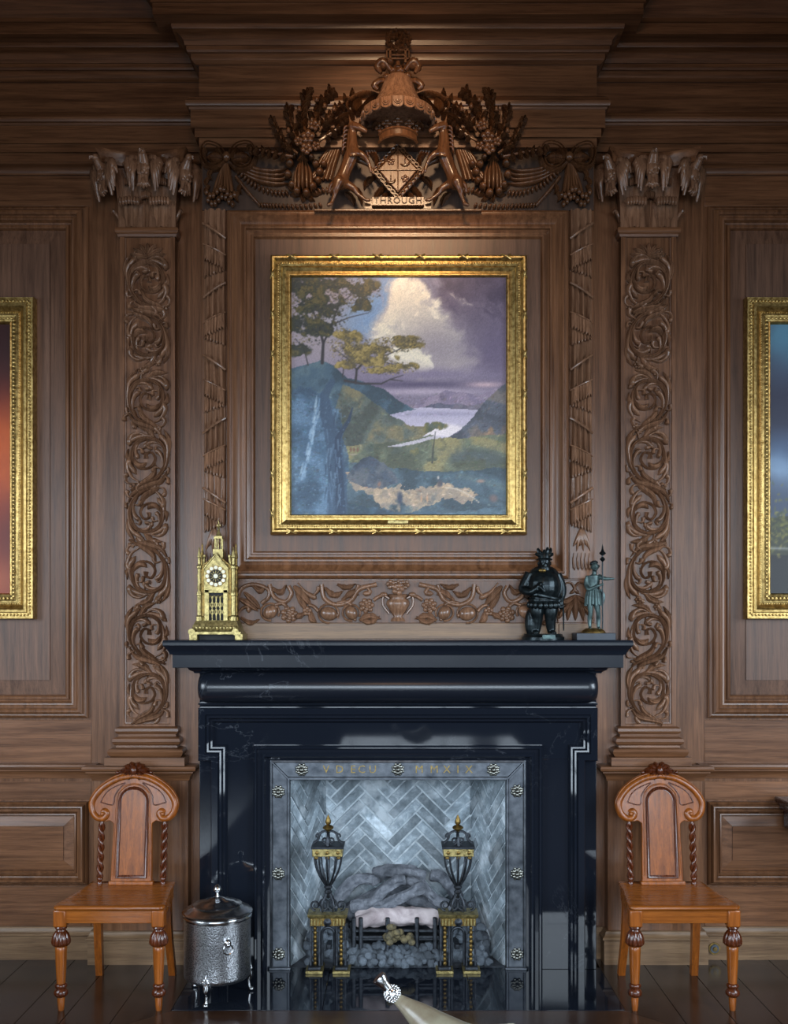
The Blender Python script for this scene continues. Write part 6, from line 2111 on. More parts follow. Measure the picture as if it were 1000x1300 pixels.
# ================================================================== PAINTINGS
def vnoise(h, w_, fy, fx, seed):
    r_ = np.random.RandomState(seed)
    g = r_.rand(fy + 2, fx + 2)
    y = np.linspace(0, fy, h, endpoint=False)[:, None]
    x = np.linspace(0, fx, w_, endpoint=False)[None, :]
    yi, xi = y.astype(int), x.astype(int)
    ty, tx = y - yi, x - xi
    ty, tx = ty * ty * (3 - 2 * ty), tx * tx * (3 - 2 * tx)
    return (g[yi, xi] * (1 - tx) + g[yi, xi + 1] * tx) * (1 - ty) + (g[yi + 1, xi] * (1 - tx) + g[yi + 1, xi + 1] * tx) * ty


def fbm(h, w_, f, seed, oct_=5):
    o = np.zeros((h, w_))
    a, s = 1.0, 0.0
    for k in range(oct_):
        o += a * vnoise(h, w_, max(1, int(f * 2 ** k * h / w_)), int(f * 2 ** k), seed + k)
        s += a
        a *= 0.55
    return o / s


class Paint:
    def __init__(s, h, w_, col=(120, 110, 120)):
        s.h, s.w = h, w_
        s.c = np.ones((h, w_, 3)) * np.array(col, float)
        s.v, s.u = np.meshgrid((np.arange(h) + 0.5) / h, (np.arange(w_) + 0.5) / w_, indexing='ij')

    def blend(s, col, m):
        m = np.clip(m, 0, 1)[..., None]
        s.c = s.c * (1 - m) + np.array(col, float) * m

    def g(s, u, v, su, sv):
        return np.exp(-((s.u - u) / su) ** 2 - ((s.v - v) / sv) ** 2)

    def poly(s, pts, jit=None):
        inside = np.zeros((s.h, s.w), bool)
        uu, vv = s.u, s.v
        if jit is not None:
            vv = vv + jit
        n = len(pts)
        for i in range(n):
            (x0, y0), (x1, y1) = pts[i - 1], pts[i]
            if y0 == y1:
                continue
            c = ((y0 > vv) != (y1 > vv)) & (uu < (x1 - x0) * (vv - y0) / (y1 - y0) + x0)
            inside ^= c
        return inside.astype(float)

    def line(s, pts, w0, w1, col, al=1.0):
        n = len(pts)
        m = np.zeros((s.h, s.w))
        asp = s.h / s.w
        for i in range(n - 1):
            (x0, y0), (x1, y1) = pts[i], pts[i + 1]
            dx, dy = x1 - x0, (y1 - y0) * asp
            t = np.clip(((s.u - x0) * dx + (s.v - y0) * asp * dy) / (dx * dx + dy * dy + 1e-12), 0, 1)
            d = np.hypot(s.u - x0 - t * dx, (s.v - y0) * asp - t * dy)
            wd = w0 + (w1 - w0) * (i + t) / (n - 1)
            m = np.maximum(m, np.clip((wd - d) * s.w * 0.8 + 0.5, 0, 1))
        s.blend(col, m * al)

    def dab(s, u, v, ru, rv, ang, col, al):
        r = max(ru, rv) * 1.4
        i0, i1 = max(0, int((v - r) * s.h)), min(s.h, int((v + r) * s.h) + 2)
        j0, j1 = max(0, int((u - r) * s.w)), min(s.w, int((u + r) * s.w) + 2)
        if i0 >= i1 or j0 >= j1:
            return
        U_, V_ = s.u[i0:i1, j0:j1] - u, (s.v[i0:i1, j0:j1] - v) * s.h / s.w
        a, b = U_ * math.cos(ang) + V_ * math.sin(ang), -U_ * math.sin(ang) + V_ * math.cos(ang)
        m = np.clip(1.5 - 1.5 * np.hypot(a / ru, b / rv), 0, 1)[..., None] * al
        s.c[i0:i1, j0:j1] = s.c[i0:i1, j0:j1] * (1 - m) + np.array(col, float) * m

    def mesh(s, x0, x1, z0, z1, y, parent):
        h, w_ = s.h, s.w
        me = bpy.data.meshes.new('canvas')
        xs = np.linspace(x0, x1, w_)
        zs_ = np.linspace(z1, z0, h)
        co = np.zeros((h, w_, 3))
        co[..., 0] = xs[None, :]
        co[..., 1] = y
        co[..., 2] = zs_[:, None]
        org = parent.location
        co -= np.array(org)
        idx = np.arange(h * w_).reshape(h, w_)
        q_ = np.stack([idx[1:, :-1], idx[1:, 1:], idx[:-1, 1:], idx[:-1, :-1]], -1).reshape(-1, 4)
        me.vertices.add(h * w_)
        me.vertices.foreach_set('co', co.ravel())
        me.loops.add(q_.size)
        me.loops.foreach_set('vertex_index', q_.ravel().astype(np.int32))
        me.polygons.add(len(q_))
        me.polygons.foreach_set('loop_start', np.arange(0, q_.size, 4, dtype=np.int32))
        me.update(calc_edges=True)
        at = me.color_attributes.new('paint', 'FLOAT_COLOR', 'POINT')
        c = np.clip(s.c / 255.0, 0, 1)
        c = np.where(c <= 0.04045, c / 12.92, ((c + 0.055) / 1.055) ** 2.4)
        rgba = np.ones((h * w_, 4), np.float32)
        rgba[:, :3] = c.reshape(-1, 3)
        at.data.foreach_set('color', rgba.ravel())
        me.materials.append(M['paint'])
        o = bpy.data.objects.new('canvas', me)
        COL.objects.link(o)
        o.parent = parent
        return o


def landscape():
    h, w_ = 303, 276
    p = Paint(h, w_, (120, 112, 132))
    R_ = lambda f, sd, o=6: fbm(h, w_, f, sd, o)
    n1, n2, n3, n4 = R_(3, 1), R_(6, 20), R_(14, 40), R_(30, 60, 4)

    def warp(a, du, dv):
        ii = np.clip((p.v * h + dv * h).astype(int), 0, h - 1)
        jj = np.clip((p.u * w_ + du * w_).astype(int), 0, w_ - 1)
        return a[ii, jj]
    wu, wv = (R_(5, 80) - 0.5) * 0.35, (R_(5, 90) - 0.5) * 0.30
    b1 = warp(n2, wu, wv)
    b2 = warp(n3, wu * 0.6, wv * 0.6)

    def st(x, a, b):
        t = np.clip((x - a) / (b - a), 0, 1)
        return t * t * (3 - 2 * t)
    # ---- sky
    p.blend((150, 140, 152), st(1 - p.v, 0.45, 0.75) * 0.6)
    p.blend((112, 152, 194), np.clip(p.g(0.42, 0.08, 0.16, 0.14) * 1.25 + p.g(0.33, 0.19, 0.16, 0.06) * 0.9, 0, 1) * st(1.15 - b1, 0.35, 0.75))
    p.blend((172, 160, 158), p.g(0.13, 0.2, 0.2, 0.18) * 0.7)
    storm = np.clip(st(p.u * 0.85 - p.v * 0.75 + (b1 - 0.5) * 0.5, 0.42, 0.66), 0, 1) * st(0.5 - p.v, 0.0, 0.12)
    p.blend((88, 78, 98), storm * 0.95)
    p.blend((66, 58, 78), storm * st(b2, 0.45, 0.7) * 0.7)
    p.blend((118, 106, 124), storm * st(b1, 0.55, 0.75) * 0.6)
    bil = np.clip(p.g(0.64, 0.27, 0.25, 0.17) * 1.5 + p.g(0.54, 0.07, 0.10, 0.08) * 1.0 + p.g(0.46, 0.2, 0.1, 0.06) * 0.6, 0, 1.3)
    bil = bil * (1 - storm * 0.75)
    cl_ = st(bil * 0.75 + (b1 - 0.5) * 1.0 + (b2 - 0.5) * 0.5, 0.30, 0.62)
    p.blend((192, 182, 176), cl_ * 0.95)
    lit = st(bil * 0.6 + (warp(n2, wu + 0.02, wv + 0.03) - 0.5) * 1.3 + (b2 - 0.5) * 0.9, 0.40, 0.72)
    p.blend((232, 221, 196), lit * cl_)
    shade = st(warp(n2, wu - 0.03, wv - 0.05), 0.44, 0.6) * p.g(0.68, 0.31, 0.24, 0.16)
    p.blend((148, 138, 146), shade * 0.9)
    p.blend((240, 230, 208), cl_ * st(b2, 0.54, 0.66) * st(1 - shade, 0.3, 0.8) * 0.8)
    p.blend((104, 94, 118), p.g(0.98, 0.33, 0.14, 0.14) * (0.5 + b1))
    p.blend((128, 118, 140), p.g(0.62, 0.41, 0.34, 0.03) * (0.4 + 1.1 * b1))
    p.blend((88, 80, 106), p.g(0.60, 0.452, 0.30, 0.018) * (0.6 + 0.7 * b1))
    p.blend((178, 164, 180), p.g(0.62, 0.482, 0.34, 0.014) * 0.8)
    p.blend((214, 184, 186), p.g(0.9, 0.452, 0.08, 0.012) * 0.75)
    # ---- far mountains, lake
    j = (n3 - 0.5) * 0.03
    sh = lambda c, k: tuple(np.clip(np.array(c) * k, 0, 255))

    def land(pts, c, c_hi, sd, jj=j, al=1.0):
        m = p.poly(pts, jj)
        p.blend(c, m * al)
        t1 = warp(R_(9, sd), p.v * 0.5 - 0.2, -p.u * 0.25)
        p.blend(c_hi, m * st(t1, 0.48, 0.66) * 0.75 * al)
        p.blend(sh(c, 0.68), m * st(1 - t1, 0.52, 0.68) * 0.7 * al)
        p.blend(sh(c, 0.72), m * st(n4, 0.55, 0.7) * 0.4 * al)
    land([(0.44, 0.57), (0.6, 0.525), (0.72, 0.472), (0.80, 0.48), (0.86, 0.5), (1.02, 0.44), (1.02, 0.6), (0.44, 0.6)], (124, 114, 136), (150, 136, 152), 100)
    land([(0.6, 0.548), (0.70, 0.525), (0.82, 0.545), (0.92, 0.53), (1.02, 0.5), (1.02, 0.6), (0.55, 0.565)], (98, 98, 116), (120, 114, 126), 110)
    lk = p.poly([(0.40, 0.56), (0.62, 0.548), (0.92, 0.56), (0.86, 0.60), (0.77, 0.65), (0.70, 0.69), (0.52, 0.69)])
    p.blend((182, 176, 194), lk)
    p.blend((222, 214, 216), lk * st(warp(n3, 0, p.v * 0) * 0.5 + p.g(0.72, 0.645, 0.12, 0.03) * 0.8, 0.35, 0.8))
    p.blend((146, 142, 166), lk * p.g(0.66, 0.575, 0.3, 0.012) * 0.7)
    # ---- right and left hills
    land([(1.02, 0.43), (0.95, 0.48), (0.90, 0.53), (0.84, 0.59), (0.77, 0.65), (0.70, 0.69), (0.6, 0.73), (1.02, 0.78)], (90, 96, 108), (122, 112, 104), 120)
    p.blend((136, 112, 92), p.g(0.93, 0.645, 0.06, 0.04) * st(n3, 0.45, 0.6))
    land([(-0.02, 0.385), (0.08, 0.365), (0.14, 0.348), (0.2, 0.37), (0.26, 0.425), (0.34, 0.44), (0.44, 0.475), (0.5, 0.52), (0.58, 0.555), (0.5, 0.57), (0.44, 0.58), (0.3, 0.62), (-0.02, 0.95)], (70, 94, 110), (92, 114, 122), 130, j * 0.5)
    land([(0.24, 0.455), (0.34, 0.49), (0.42, 0.54), (0.47, 0.585), (0.56, 0.625), (0.68, 0.635), (0.6, 0.68), (0.3, 0.82), (0.18, 0.62)], (92, 102, 96), (134, 122, 88), 140)
    # ---- valley
    land([(0.2, 0.72), (0.45, 0.69), (0.66, 0.67), (0.82, 0.675), (1.02, 0.66), (1.02, 0.86), (0.2, 0.86)], (104, 112, 94), (152, 140, 96), 150)
    p.blend((196, 190, 200), p.poly([(0.44, 0.712), (0.56, 0.688), (0.68, 0.667), (0.69, 0.676), (0.6, 0.695), (0.5, 0.714)], j * 0.4) * 0.9)
    p.blend((74, 86, 84), p.g(0.42, 0.72, 0.1, 0.025) * st(n3, 0.4, 0.6))
    p.blend((80, 90, 92), p.g(0.85, 0.76, 0.16, 0.04) * st(n3, 0.42, 0.6))
    # ---- foreground
    land([(-0.02, 0.74), (0.2, 0.77), (0.5, 0.80), (0.7, 0.815), (1.02, 0.80), (1.02, 1.02), (-0.02, 1.02)], (78, 98, 110), (104, 122, 122), 160)
    land([(-0.02, 0.50), (0.14, 0.48), (0.22, 0.56), (0.27, 0.76), (0.25, 1.02), (-0.02, 1.02)], (72, 100, 126), (108, 138, 164), 170, (n2 - 0.5) * 0.2, 0.8)
    road = p.poly([(0.24, 0.81), (0.34, 0.86), (0.48, 0.885), (0.64, 0.875), (0.78, 0.89), (0.87, 0.925), (0.84, 0.955), (0.66, 0.945), (0.6, 0.975), (0.42, 0.965), (0.36, 0.91), (0.30, 0.90)], (n3 - 0.5) * 0.12)
    p.blend((160, 144, 126), road * st(n3 + 0.15, 0.4, 0.6) * 0.9)
    p.blend((192, 168, 138), road * st(n4, 0.5, 0.62) * 0.6)
    land([(0.25, 0.84), (0.29, 0.79), (0.36, 0.752), (0.43, 0.77), (0.48, 0.82), (0.5, 0.86), (0.42, 0.885), (0.32, 0.87)], (72, 84, 100), (104, 108, 112), 180, (n2 - 0.5) * 0.06)
    land([(0.26, 0.955), (0.5, 0.985), (0.8, 0.985), (1.02, 0.96), (1.02, 1.02), (0.26, 1.02)], (66, 90, 108), (90, 112, 124), 190)
    r_ = random.Random(5)
    for k in range(2600):
        uu, vv = r_.random(), r_.uniform(0.49, 1.0)
        base = p.c[min(h - 1, int(vv * h)), min(w_ - 1, int(uu * w_))]
        if base.mean() > 168:
            continue
        c = np.clip(base * r_.uniform(0.68, 1.34) + np.array((r_.uniform(-8, 14), r_.uniform(-6, 8), r_.uniform(-12, 6))), 0, 255)
        p.dab(uu, vv, r_.uniform(0.004, 0.014), r_.uniform(0.002, 0.005), r_.uniform(-0.6, 0.6) + (0.5 if uu < 0.5 else -0.5) * (vv < 0.72), c, 0.6)
    for k in range(18):      # stones along the road
        t = k / 17
        p.dab(0.72 + 0.15 * t, 0.885 + 0.06 * t * t, 0.007, 0.005, 0.3, (204, 192, 172), 0.8)
    # ---- trunks of the big tree, pale where the light catches
    p.line([(0.215, 1.02), (0.215, 0.85), (0.20, 0.70), (0.165, 0.58), (0.155, 0.50), (0.19, 0.44)], 0.05, 0.014, (60, 80, 102), 0.85)
    p.line([(0.235, 1.02), (0.225, 0.82), (0.215, 0.68), (0.27, 0.60), (0.285, 0.55)], 0.022, 0.003, (46, 62, 84), 0.9)
    for k in range(46):
        u0, v0 = 0.20 + r_.uniform(-0.04, 0.035), r_.uniform(0.55, 0.98)
        p.line([(u0, v0), (u0 + r_.uniform(-0.012, 0.008), v0 + r_.uniform(0.03, 0.07))], 0.004, 0.001, r_.choice([(96, 122, 148), (42, 58, 80), (112, 138, 160)]), 0.6)
    for k in range(40):
        t = r_.random()
        u0, v0 = 0.05 + 0.075 * t + r_.uniform(-0.012, 0.012), 0.86 - 0.32 * t
        p.line([(u0, v0), (u0 + 0.008, v0 - r_.uniform(0.02, 0.05))], 0.006, 0.002, r_.choice([(150, 178, 200), (128, 158, 184), (176, 198, 212)]), 0.5)
    for k in range(260):
        uu, vv = r_.uniform(0, 0.27), r_.uniform(0.52, 1.0)
        p.dab(uu, vv, r_.uniform(0.003, 0.008), r_.uniform(0.002, 0.005), r_.uniform(0, 3), r_.choice([(98, 132, 160), (62, 90, 118), (126, 156, 180), (54, 76, 100)]), 0.5)
    dk = (56, 54, 58)
    for pts, w0 in (([(0.145, 0.36), (0.15, 0.28), (0.13, 0.2), (0.09, 0.12), (0.04, 0.05)], 0.008), ([(0.15, 0.28), (0.19, 0.2), (0.22, 0.12), (0.3, 0.06)], 0.005), ([(0.14, 0.24), (0.06, 0.2), (0.0, 0.17)], 0.004),
                    ([(0.30, 0.445), (0.305, 0.39), (0.34, 0.355), (0.45, 0.325), (0.56, 0.28)], 0.006), ([(0.305, 0.39), (0.26, 0.34), (0.2, 0.3)], 0.004), ([(0.34, 0.355), (0.44, 0.36), (0.56, 0.385)], 0.004),
                    ([(0.25, 0.435), (0.33, 0.448), (0.42, 0.448), (0.46, 0.43), (0.52, 0.412)], 0.006), ([(0.46, 0.43), (0.52, 0.437)], 0.003), ([(0.24, 0.42), (0.245, 0.38), (0.22, 0.35)], 0.003), ([(0.08, 0.37), (0.06, 0.3), (0.02, 0.26)], 0.003), ([(0.19, 0.2), (0.27, 0.17), (0.36, 0.15)], 0.003)):
        p.line(pts, w0, 0.0015, dk)

    def crown(blobs, lo, mid, hi, sd, k=1.0):
        m = np.zeros((h, w_))
        for (cu, cv, ru, rv) in blobs:
            m = np.maximum(m, p.g(cu, cv, ru, rv))
        t1, t2 = R_(18, sd, 5), R_(34, sd + 7, 3)
        msk = st(m * 0.9 + (t1 - 0.5) * 1.5 + (t2 - 0.5) * 0.9, 0.42 * k, 0.60 * k) * st(m, 0.12, 0.4)
        p.blend(lo, msk * 0.9)
        p.blend(mid, msk * st(t2, 0.46, 0.6) * 0.9)
        p.blend(hi, msk * st(warp(t2, 0.006, 0.008), 0.56, 0.68) * 0.9)
    crown([(0.06, 0.03, 0.13, 0.06), (0.22, 0.03, 0.12, 0.045), (0.33, 0.05, 0.08, 0.04), (0.33, 0.115, 0.075, 0.028), (0.12, 0.12, 0.14, 0.05), (0.04, 0.2, 0.1, 0.05), (0.17, 0.22, 0.08, 0.035), (0.03, 0.3, 0.06, 0.03)], (44, 50, 46), (62, 66, 52), (92, 86, 56), 200)
    crown([(0.25, 0.25, 0.07, 0.03), (0.29, 0.315, 0.09, 0.03), (0.40, 0.305, 0.08, 0.025), (0.50, 0.265, 0.09, 0.022), (0.55, 0.285, 0.06, 0.018), (0.38, 0.35, 0.13, 0.022), (0.52, 0.375, 0.07, 0.016), (0.44, 0.395, 0.08, 0.016), (0.26, 0.37, 0.05, 0.02)], (92, 84, 60), (132, 116, 68), (166, 146, 90), 220)
    for (cu, cv, ru, rv, n_, cols) in ((0.08, 0.05, 0.17, 0.075, 420, 0), (0.3, 0.06, 0.12, 0.06, 260, 0), (0.12, 0.17, 0.15, 0.07, 260, 0), (0.05, 0.27, 0.09, 0.06, 110, 0), (0.32, 0.31, 0.14, 0.055, 300, 1), (0.5, 0.28, 0.13, 0.035, 240, 1), (0.44, 0.38, 0.15, 0.03, 220, 1), (0.24, 0.26, 0.08, 0.05, 90, 1)):
        pal = [[(44, 48, 44), (66, 66, 50), (92, 84, 54), (36, 40, 40), (110, 100, 66)], [(104, 92, 58), (140, 122, 70), (78, 72, 54), (170, 150, 94), (66, 62, 52)]][cols]
        for k in range(n_):
            a, t = r_.uniform(0, 2 * PI), r_.random() ** 0.6
            p.dab(cu + ru * t * math.cos(a), cv + rv * t * math.sin(a), r_.uniform(0.004, 0.009), r_.uniform(0.0025, 0.005), r_.uniform(-0.8, 0.8), r_.choice(pal), r_.uniform(0.4, 0.8))
    # small tree, figures, cattle
    p.line([(0.655, 0.78), (0.66, 0.72), (0.67, 0.65)], 0.004, 0.0015, (60, 62, 60))
    crown([(0.665, 0.625, 0.05, 0.016), (0.64, 0.64, 0.03, 0.012)], (74, 84, 72), (98, 100, 70), (130, 120, 80), 240, 0.8)
    crown([(0.6, 0.735, 0.05, 0.018), (0.65, 0.765, 0.04, 0.014)], (80, 88, 76), (104, 106, 78), (126, 120, 82), 250, 0.8)
    p.dab(0.505, 0.93, 0.018, 0.045, 0, (54, 66, 88), 0.9)
    p.dab(0.69, 0.868, 0.018, 0.024, 0.2, (84, 80, 86), 0.9)
    p.dab(0.683, 0.842, 0.007, 0.011, 0, (196, 188, 180), 0.9)
    for uu in (0.605, 0.632):
        p.dab(uu, 0.93, 0.006, 0.022, 0, (190, 150, 116), 0.85)
        p.dab(uu, 0.91, 0.004, 0.006, 0, (216, 190, 160), 0.85)
    p.dab(0.88, 0.857, 0.026, 0.011, 0, (166, 136, 122), 0.8)
    p.dab(0.94, 0.93, 0.028, 0.024, 0.4, (118, 100, 96), 0.85)
    for uu in (0.278, 0.293, 0.31):
        p.dab(uu, 0.725, 0.007, 0.015, 0, (116, 76, 66), 0.8)
    p.dab(0.29, 0.745, 0.03, 0.005, 0, (178, 164, 148), 0.6)
    p.dab(0.41, 0.87, 0.011, 0.017, 0.3, (148, 106, 88), 0.7)
    p.c *= np.array((1.02, 0.99, 0.98))
    # canvas tooth
    p.c *= (0.93 + 0.14 * np.random.RandomState(1).rand(h, w_))[..., None]
    return p


def beads(mb, x0, x1, z0, z1, y, step, r, inset=0):
    for (ax, ay, bx_, by_) in ((x0, z0, x1, z0), (x1, z0, x1, z1), (x1, z1, x0, z1), (x0, z1, x0, z0)):
        L = math.hypot(bx_ - ax, by_ - ay)
        n = int(L / step)
        for k in range(n):
            t = (k + 0.5) / n
            mb.ell((ax + (bx_ - ax) * t, y, ay + (by_ - ay) * t), r, 6, 4)


yp = YB - 0.003
pt_ = thing('landscape_painting', 'gilt framed landscape painting of lake and storm sky over the mantel', 'painting', (X(505.5, yp), yp, Z(678, yp)))
yf1 = yp - 0.07
x0, x1, z0, z1 = X(342.5, yf1), X(669.5, yf1), Z(678, yf1), Z(322, yf1)
q = S(1, yf1)
MB().ring(x0, x1, z0, z1, [(0, yp), (0, yf1 + 0.02), (1 * q, yf1 + 0.008), (3 * q, yf1), (5 * q, yf1 + 0.001), (7 * q, yf1 + 0.01), (8 * q, yf1 + 0.016), (12 * q, yf1 + 0.014), (14 * q, yf1 + 0.018), (15 * q, yf1 + 0.026), (19 * q, yf1 + 0.036), (22 * q, yf1 + 0.034), (23 * q, yf1 + 0.03),
                             (24.5 * q, yf1 + 0.03), (26 * q, yf1 + 0.04), (26.2 * q, yf1 + 0.055)]).build('frame', M['gold'], pt_, smooth=26)
# ribbons crossing the reeded outer edge
rbm = MB()
mb = MB()
for (ax, az, bx_, bz, n) in ((x0, z1, x1, z1, 6), (x0, z0, x1, z0, 6), (x0, z0, x0, z1, 7), (x1, z0, x1, z1, 7)):
    for k in range(n):
        t = (k + 0.5) / n
        cx_, cz_ = ax + (bx_ - ax) * t, az + (bz - az) * t
        hor = az == bz
        off = (3.4 * q) * (-1 if (cz_ == z1 and hor) else 1) if hor else (3.4 * q) * (1 if ax == x0 else -1)
        m2 = MB()
        for sgn in (-1, 1):
            if hor:
                pts = [(cx_ - 6 * q, yf1 + 0.004, cz_ + off - sgn * 3 * q), (cx_, yf1 - 0.006, cz_ + off), (cx_ + 6 * q, yf1 + 0.004, cz_ + off + sgn * 3 * q)]
            else:
                pts = [(cx_ + off - sgn * 3 * q, yf1 + 0.004, cz_ - 6 * q), (cx_ + off, yf1 - 0.006, cz_), (cx_ + off + sgn * 3 * q, yf1 + 0.004, cz_ + 6 * q)]
            m2.tube(pts, 0.004, 6, m=7)
        m2.build('ribbon_tie', M['gold'], pt_)
bm_ = MB()
i_ = 10.5 * q
beads(bm_, x0 + i_, x1 - i_, z0 + i_, z1 - i_, yf1 + 0.014, 0.012, (0.0055, 0.005, 0.0055))
i_ = 24 * q
beads(bm_, x0 + i_, x1 - i_, z0 + i_, z1 - i_, yf1 + 0.03, 0.008, (0.003, 0.003, 0.003))
tag(bm_.build('beading', M['gold'], pt_), kind='stuff')
i_ = 25.8 * q
landscape().mesh(x0 + i_, x1 - i_, z0 + i_, z1 - i_, yf1 + 0.048, pt_)
MB().box(X(492, yf1), X(518, yf1), yf1 + 0.02, yf1 + 0.034, Z(664.5, yf1), Z(660, yf1)).build('name_plate', M['brass'], pt_, bevel=0.001)


def side_picture(s, label, name, paint):
    yp_ = -0.0225
    yf_ = yp_ - 0.055
    if s > 0:
        a0, a1 = X(948, yf_), 2.57
    else:
        a0, a1 = -2.57, X(42, yf_)
    t = thing(name, label, 'painting', ((a0 + a1) / 2, yp_, Z(786, yf_)))
    z0, z1 = Z(786, yf_), Z(376, yf_)
    q = S(1, yf_)
    MB().ring(a0, a1, z0, z1, [(0, yp_), (0, yf_ + 0.014), (1 * q, yf_ + 0.004), (2.5 * q, yf_ + 0.004), (3 * q, yf_ + 0.008), (8 * q, yf_ + 0.008), (9 * q, yf_), (12 * q, yf_ - 0.002), (14 * q, yf_ + 0.006), (15 * q, yf_ + 0.012), (18 * q, yf_ + 0.022), (21 * q, yf_ + 0.016), (23 * q, yf_ + 0.014),
                                 (30 * q, yf_ + 0.026), (31.5 * q, yf_ + 0.024), (33 * q, yf_ + 0.034), (33.2 * q, yf_ + 0.045)]).build('frame', M['gold'], t, smooth=26)
    b = MB()
    i_ = 5.5 * q
    beads(b, a0 + i_, a1 - i_, z0 + i_, z1 - i_, yf_ + 0.006, 0.017, (0.007, 0.007, 0.007))
    i_ = 19.5 * q
    beads(b, a0 + i_, a1 - i_, z0 + i_, z1 - i_, yf_ + 0.018, 0.012, (0.004, 0.004, 0.004))
    i_ = 26.5 * q
    beads(b, a0 + i_, a1 - i_, z0 + i_, z1 - i_, yf_ + 0.018, 0.019, (0.009, 0.006, 0.007))
    tag(b.build('beading', M['gold'], t), kind='stuff')
    i_ = 33 * q
    paint.mesh(a0 + i_, a1 - i_, z0 + i_, z1 - i_, yf_ + 0.04, t)


p = Paint(120, 60, (96, 20, 4))
n_ = fbm(120, 60, 3, 60)
p.blend((48, 6, 6), p.g(0.7, 0.0, 1, 0.3) * 1.2)
p.blend((196, 84, 14), p.g(1.0, 0.48, 0.6, 0.2) * (0.5 + n_))
p.blend((150, 70, 40), p.g(0.9, 0.95, 0.6, 0.1))
p.blend((40, 24, 22), p.g(0.35, 0.6, 0.22, 0.4))
p.blend((170, 130, 104), p.g(0.35, 0.25, 0.09, 0.07))
side_picture(-1, 'gilt framed portrait with deep red ground, cut by the picture edge', 'portrait_painting', p)
p = Paint(180, 90, (66, 76, 96))
n_, n2_ = fbm(180, 90, 3, 70), fbm(180, 90, 9, 75)
p.blend((84, 128, 150), p.g(0.2, 0.05, 0.5, 0.12) * (0.4 + n_))
p.blend((44, 46, 66), p.g(0.1, 0.32, 0.5, 0.12) * 1.2)
p.blend((128, 152, 178), p.g(0.1, 0.53, 0.4, 0.07) * (0.5 + n_))
p.blend((66, 90, 124), p.g(0.3, 0.45, 0.5, 0.06) * 0.6)
p.blend((54, 56, 40), p.poly([(-0.1, 0.72), (0.5, 0.7), (1.1, 0.74), (1.1, 1.1), (-0.1, 1.1)]))
p.blend((28, 26, 26), p.poly([(-0.1, 0.86), (1.1, 0.84), (1.1, 1.1), (-0.1, 1.1)]))
r_ = random.Random(8)
for k in range(420):
    p.dab(r_.uniform(0, 0.7), 0.75 + r_.gauss(0, 0.055), r_.uniform(0.015, 0.04), r_.uniform(0.006, 0.016), r_.uniform(0, 3), r_.choice([(120, 116, 52), (96, 98, 50), (142, 132, 64), (66, 72, 44)]), 0.6)
p.line([(0.0, 0.83), (0.4, 0.835), (0.9, 0.84)], 0.008, 0.006, (150, 150, 148), 0.7)
side_picture(1, 'gilt framed picture of dark clouds over a tree, cut by the picture edge', 'seascape_painting', p)

# ================================================================== SMALL THINGS AT THE EDGES
# round valve on the baseboard
yv_ = -0.024
va = thing('floor_valve', 'round brass valve cover on the baseboard behind the hall chair leg', 'valve', (X(906.5, yv_), yv_, Z(1204, yv_)))
for r, d0, d1, mt in ((0.03, 0.002, -0.006, 'brass_dark'), (0.022, -0.006, -0.01, 'steel'), (0.011, -0.01, -0.018, 'brass_dark')):
    c_ = va.location
    mb = MB().prism([(c_.x + r * math.cos(2 * PI * k / 24), c_.z + r * math.sin(2 * PI * k / 24)) for k in range(24)], yv_ + d1, yv_ + d0)
    mb.build({0.03: 'cover', 0.022: 'ring', 0.011: 'plug'}[r], M[mt], va, bevel=0.001)

# dark console table entering from the right
yc0, yc1 = -0.36, -0.06
cx0 = X(983, yc1)
cn = thing('console_table', 'dark carved console table corner entering at the picture edge', 'table', (2.3, (yc0 + yc1) / 2, 0))
zc_ = Z(1011, yc1)
MB().sweep_xy([(cx0 + 0.035, yc1), (cx0 + 0.035, yc0 + 0.035), (3.0, yc0 + 0.035), (3.0, yc1)], [(-0.03, zc_ - 0.06), (0.012, zc_ - 0.06), (0.012, zc_ - 0.045), (0.02, zc_ - 0.035), (0.032, zc_ - 0.025), (0.035, zc_ - 0.018), (0.035, zc_ - 0.004), (0.03, zc_), (-0.03, zc_)]).build('top_moulding', M['black_wood'], cn, smooth=30)
MB().box(cx0 + 0.05, 2.98, yc0 + 0.05, yc1, zc_ - 0.05, zc_ - 0.001).build('table_top', M['black_wood'], cn)
MB().box(cx0 + 0.045, 2.98, yc0 + 0.05, yc1, Z(1050, yc1), zc_ - 0.05).build('apron', M['black_wood'], cn, bevel=0.004)
for a in (cx0 + 0.2, 2.93):
    for b in (yc0 + 0.08, yc1 - 0.04):
        MB().lathe([(0.028, Z(1050, yc1) + 0.01), (0.028, 0.68), (0.018, 0.64), (0.034, 0.5), (0.018, 0.3), (0.022, 0.1), (0.03, 0.03), (0.024, 0.0)], 16, (a, b, 0)).build('leg', M['black_wood'], cn, smooth=50)

# silver mounted horn on a table before the fireplace
yh0 = -2.86
hz = 0.748
tb = thing('low_table', 'plain oak table in front of the fireplace carrying the horn', 'table', (0.25, -3.2, 0.006))
MB().box(-0.45, 0.95, -3.6, -2.79, hz - 0.03, hz).build('table_top', M['black_wood'], tb, bevel=0.004)
for a in (-0.38, 0.88):
    for b in (-3.53, -2.86):
        MB().box(a - 0.03, a + 0.03, b - 0.03, b + 0.03, 0.006, hz - 0.03).build('leg', M['black_wood'], tb, bevel=0.004)
hn = thing('silver_mounted_horn', 'greenish horn with studded silver tip pointing up at the hearth', 'horn', (X(545, yh0), yh0, hz))


def H3(a, b, dy=0.0):
    return Vector((X(a, yh0 + dy), yh0 + dy, Z(b, yh0 + dy)))


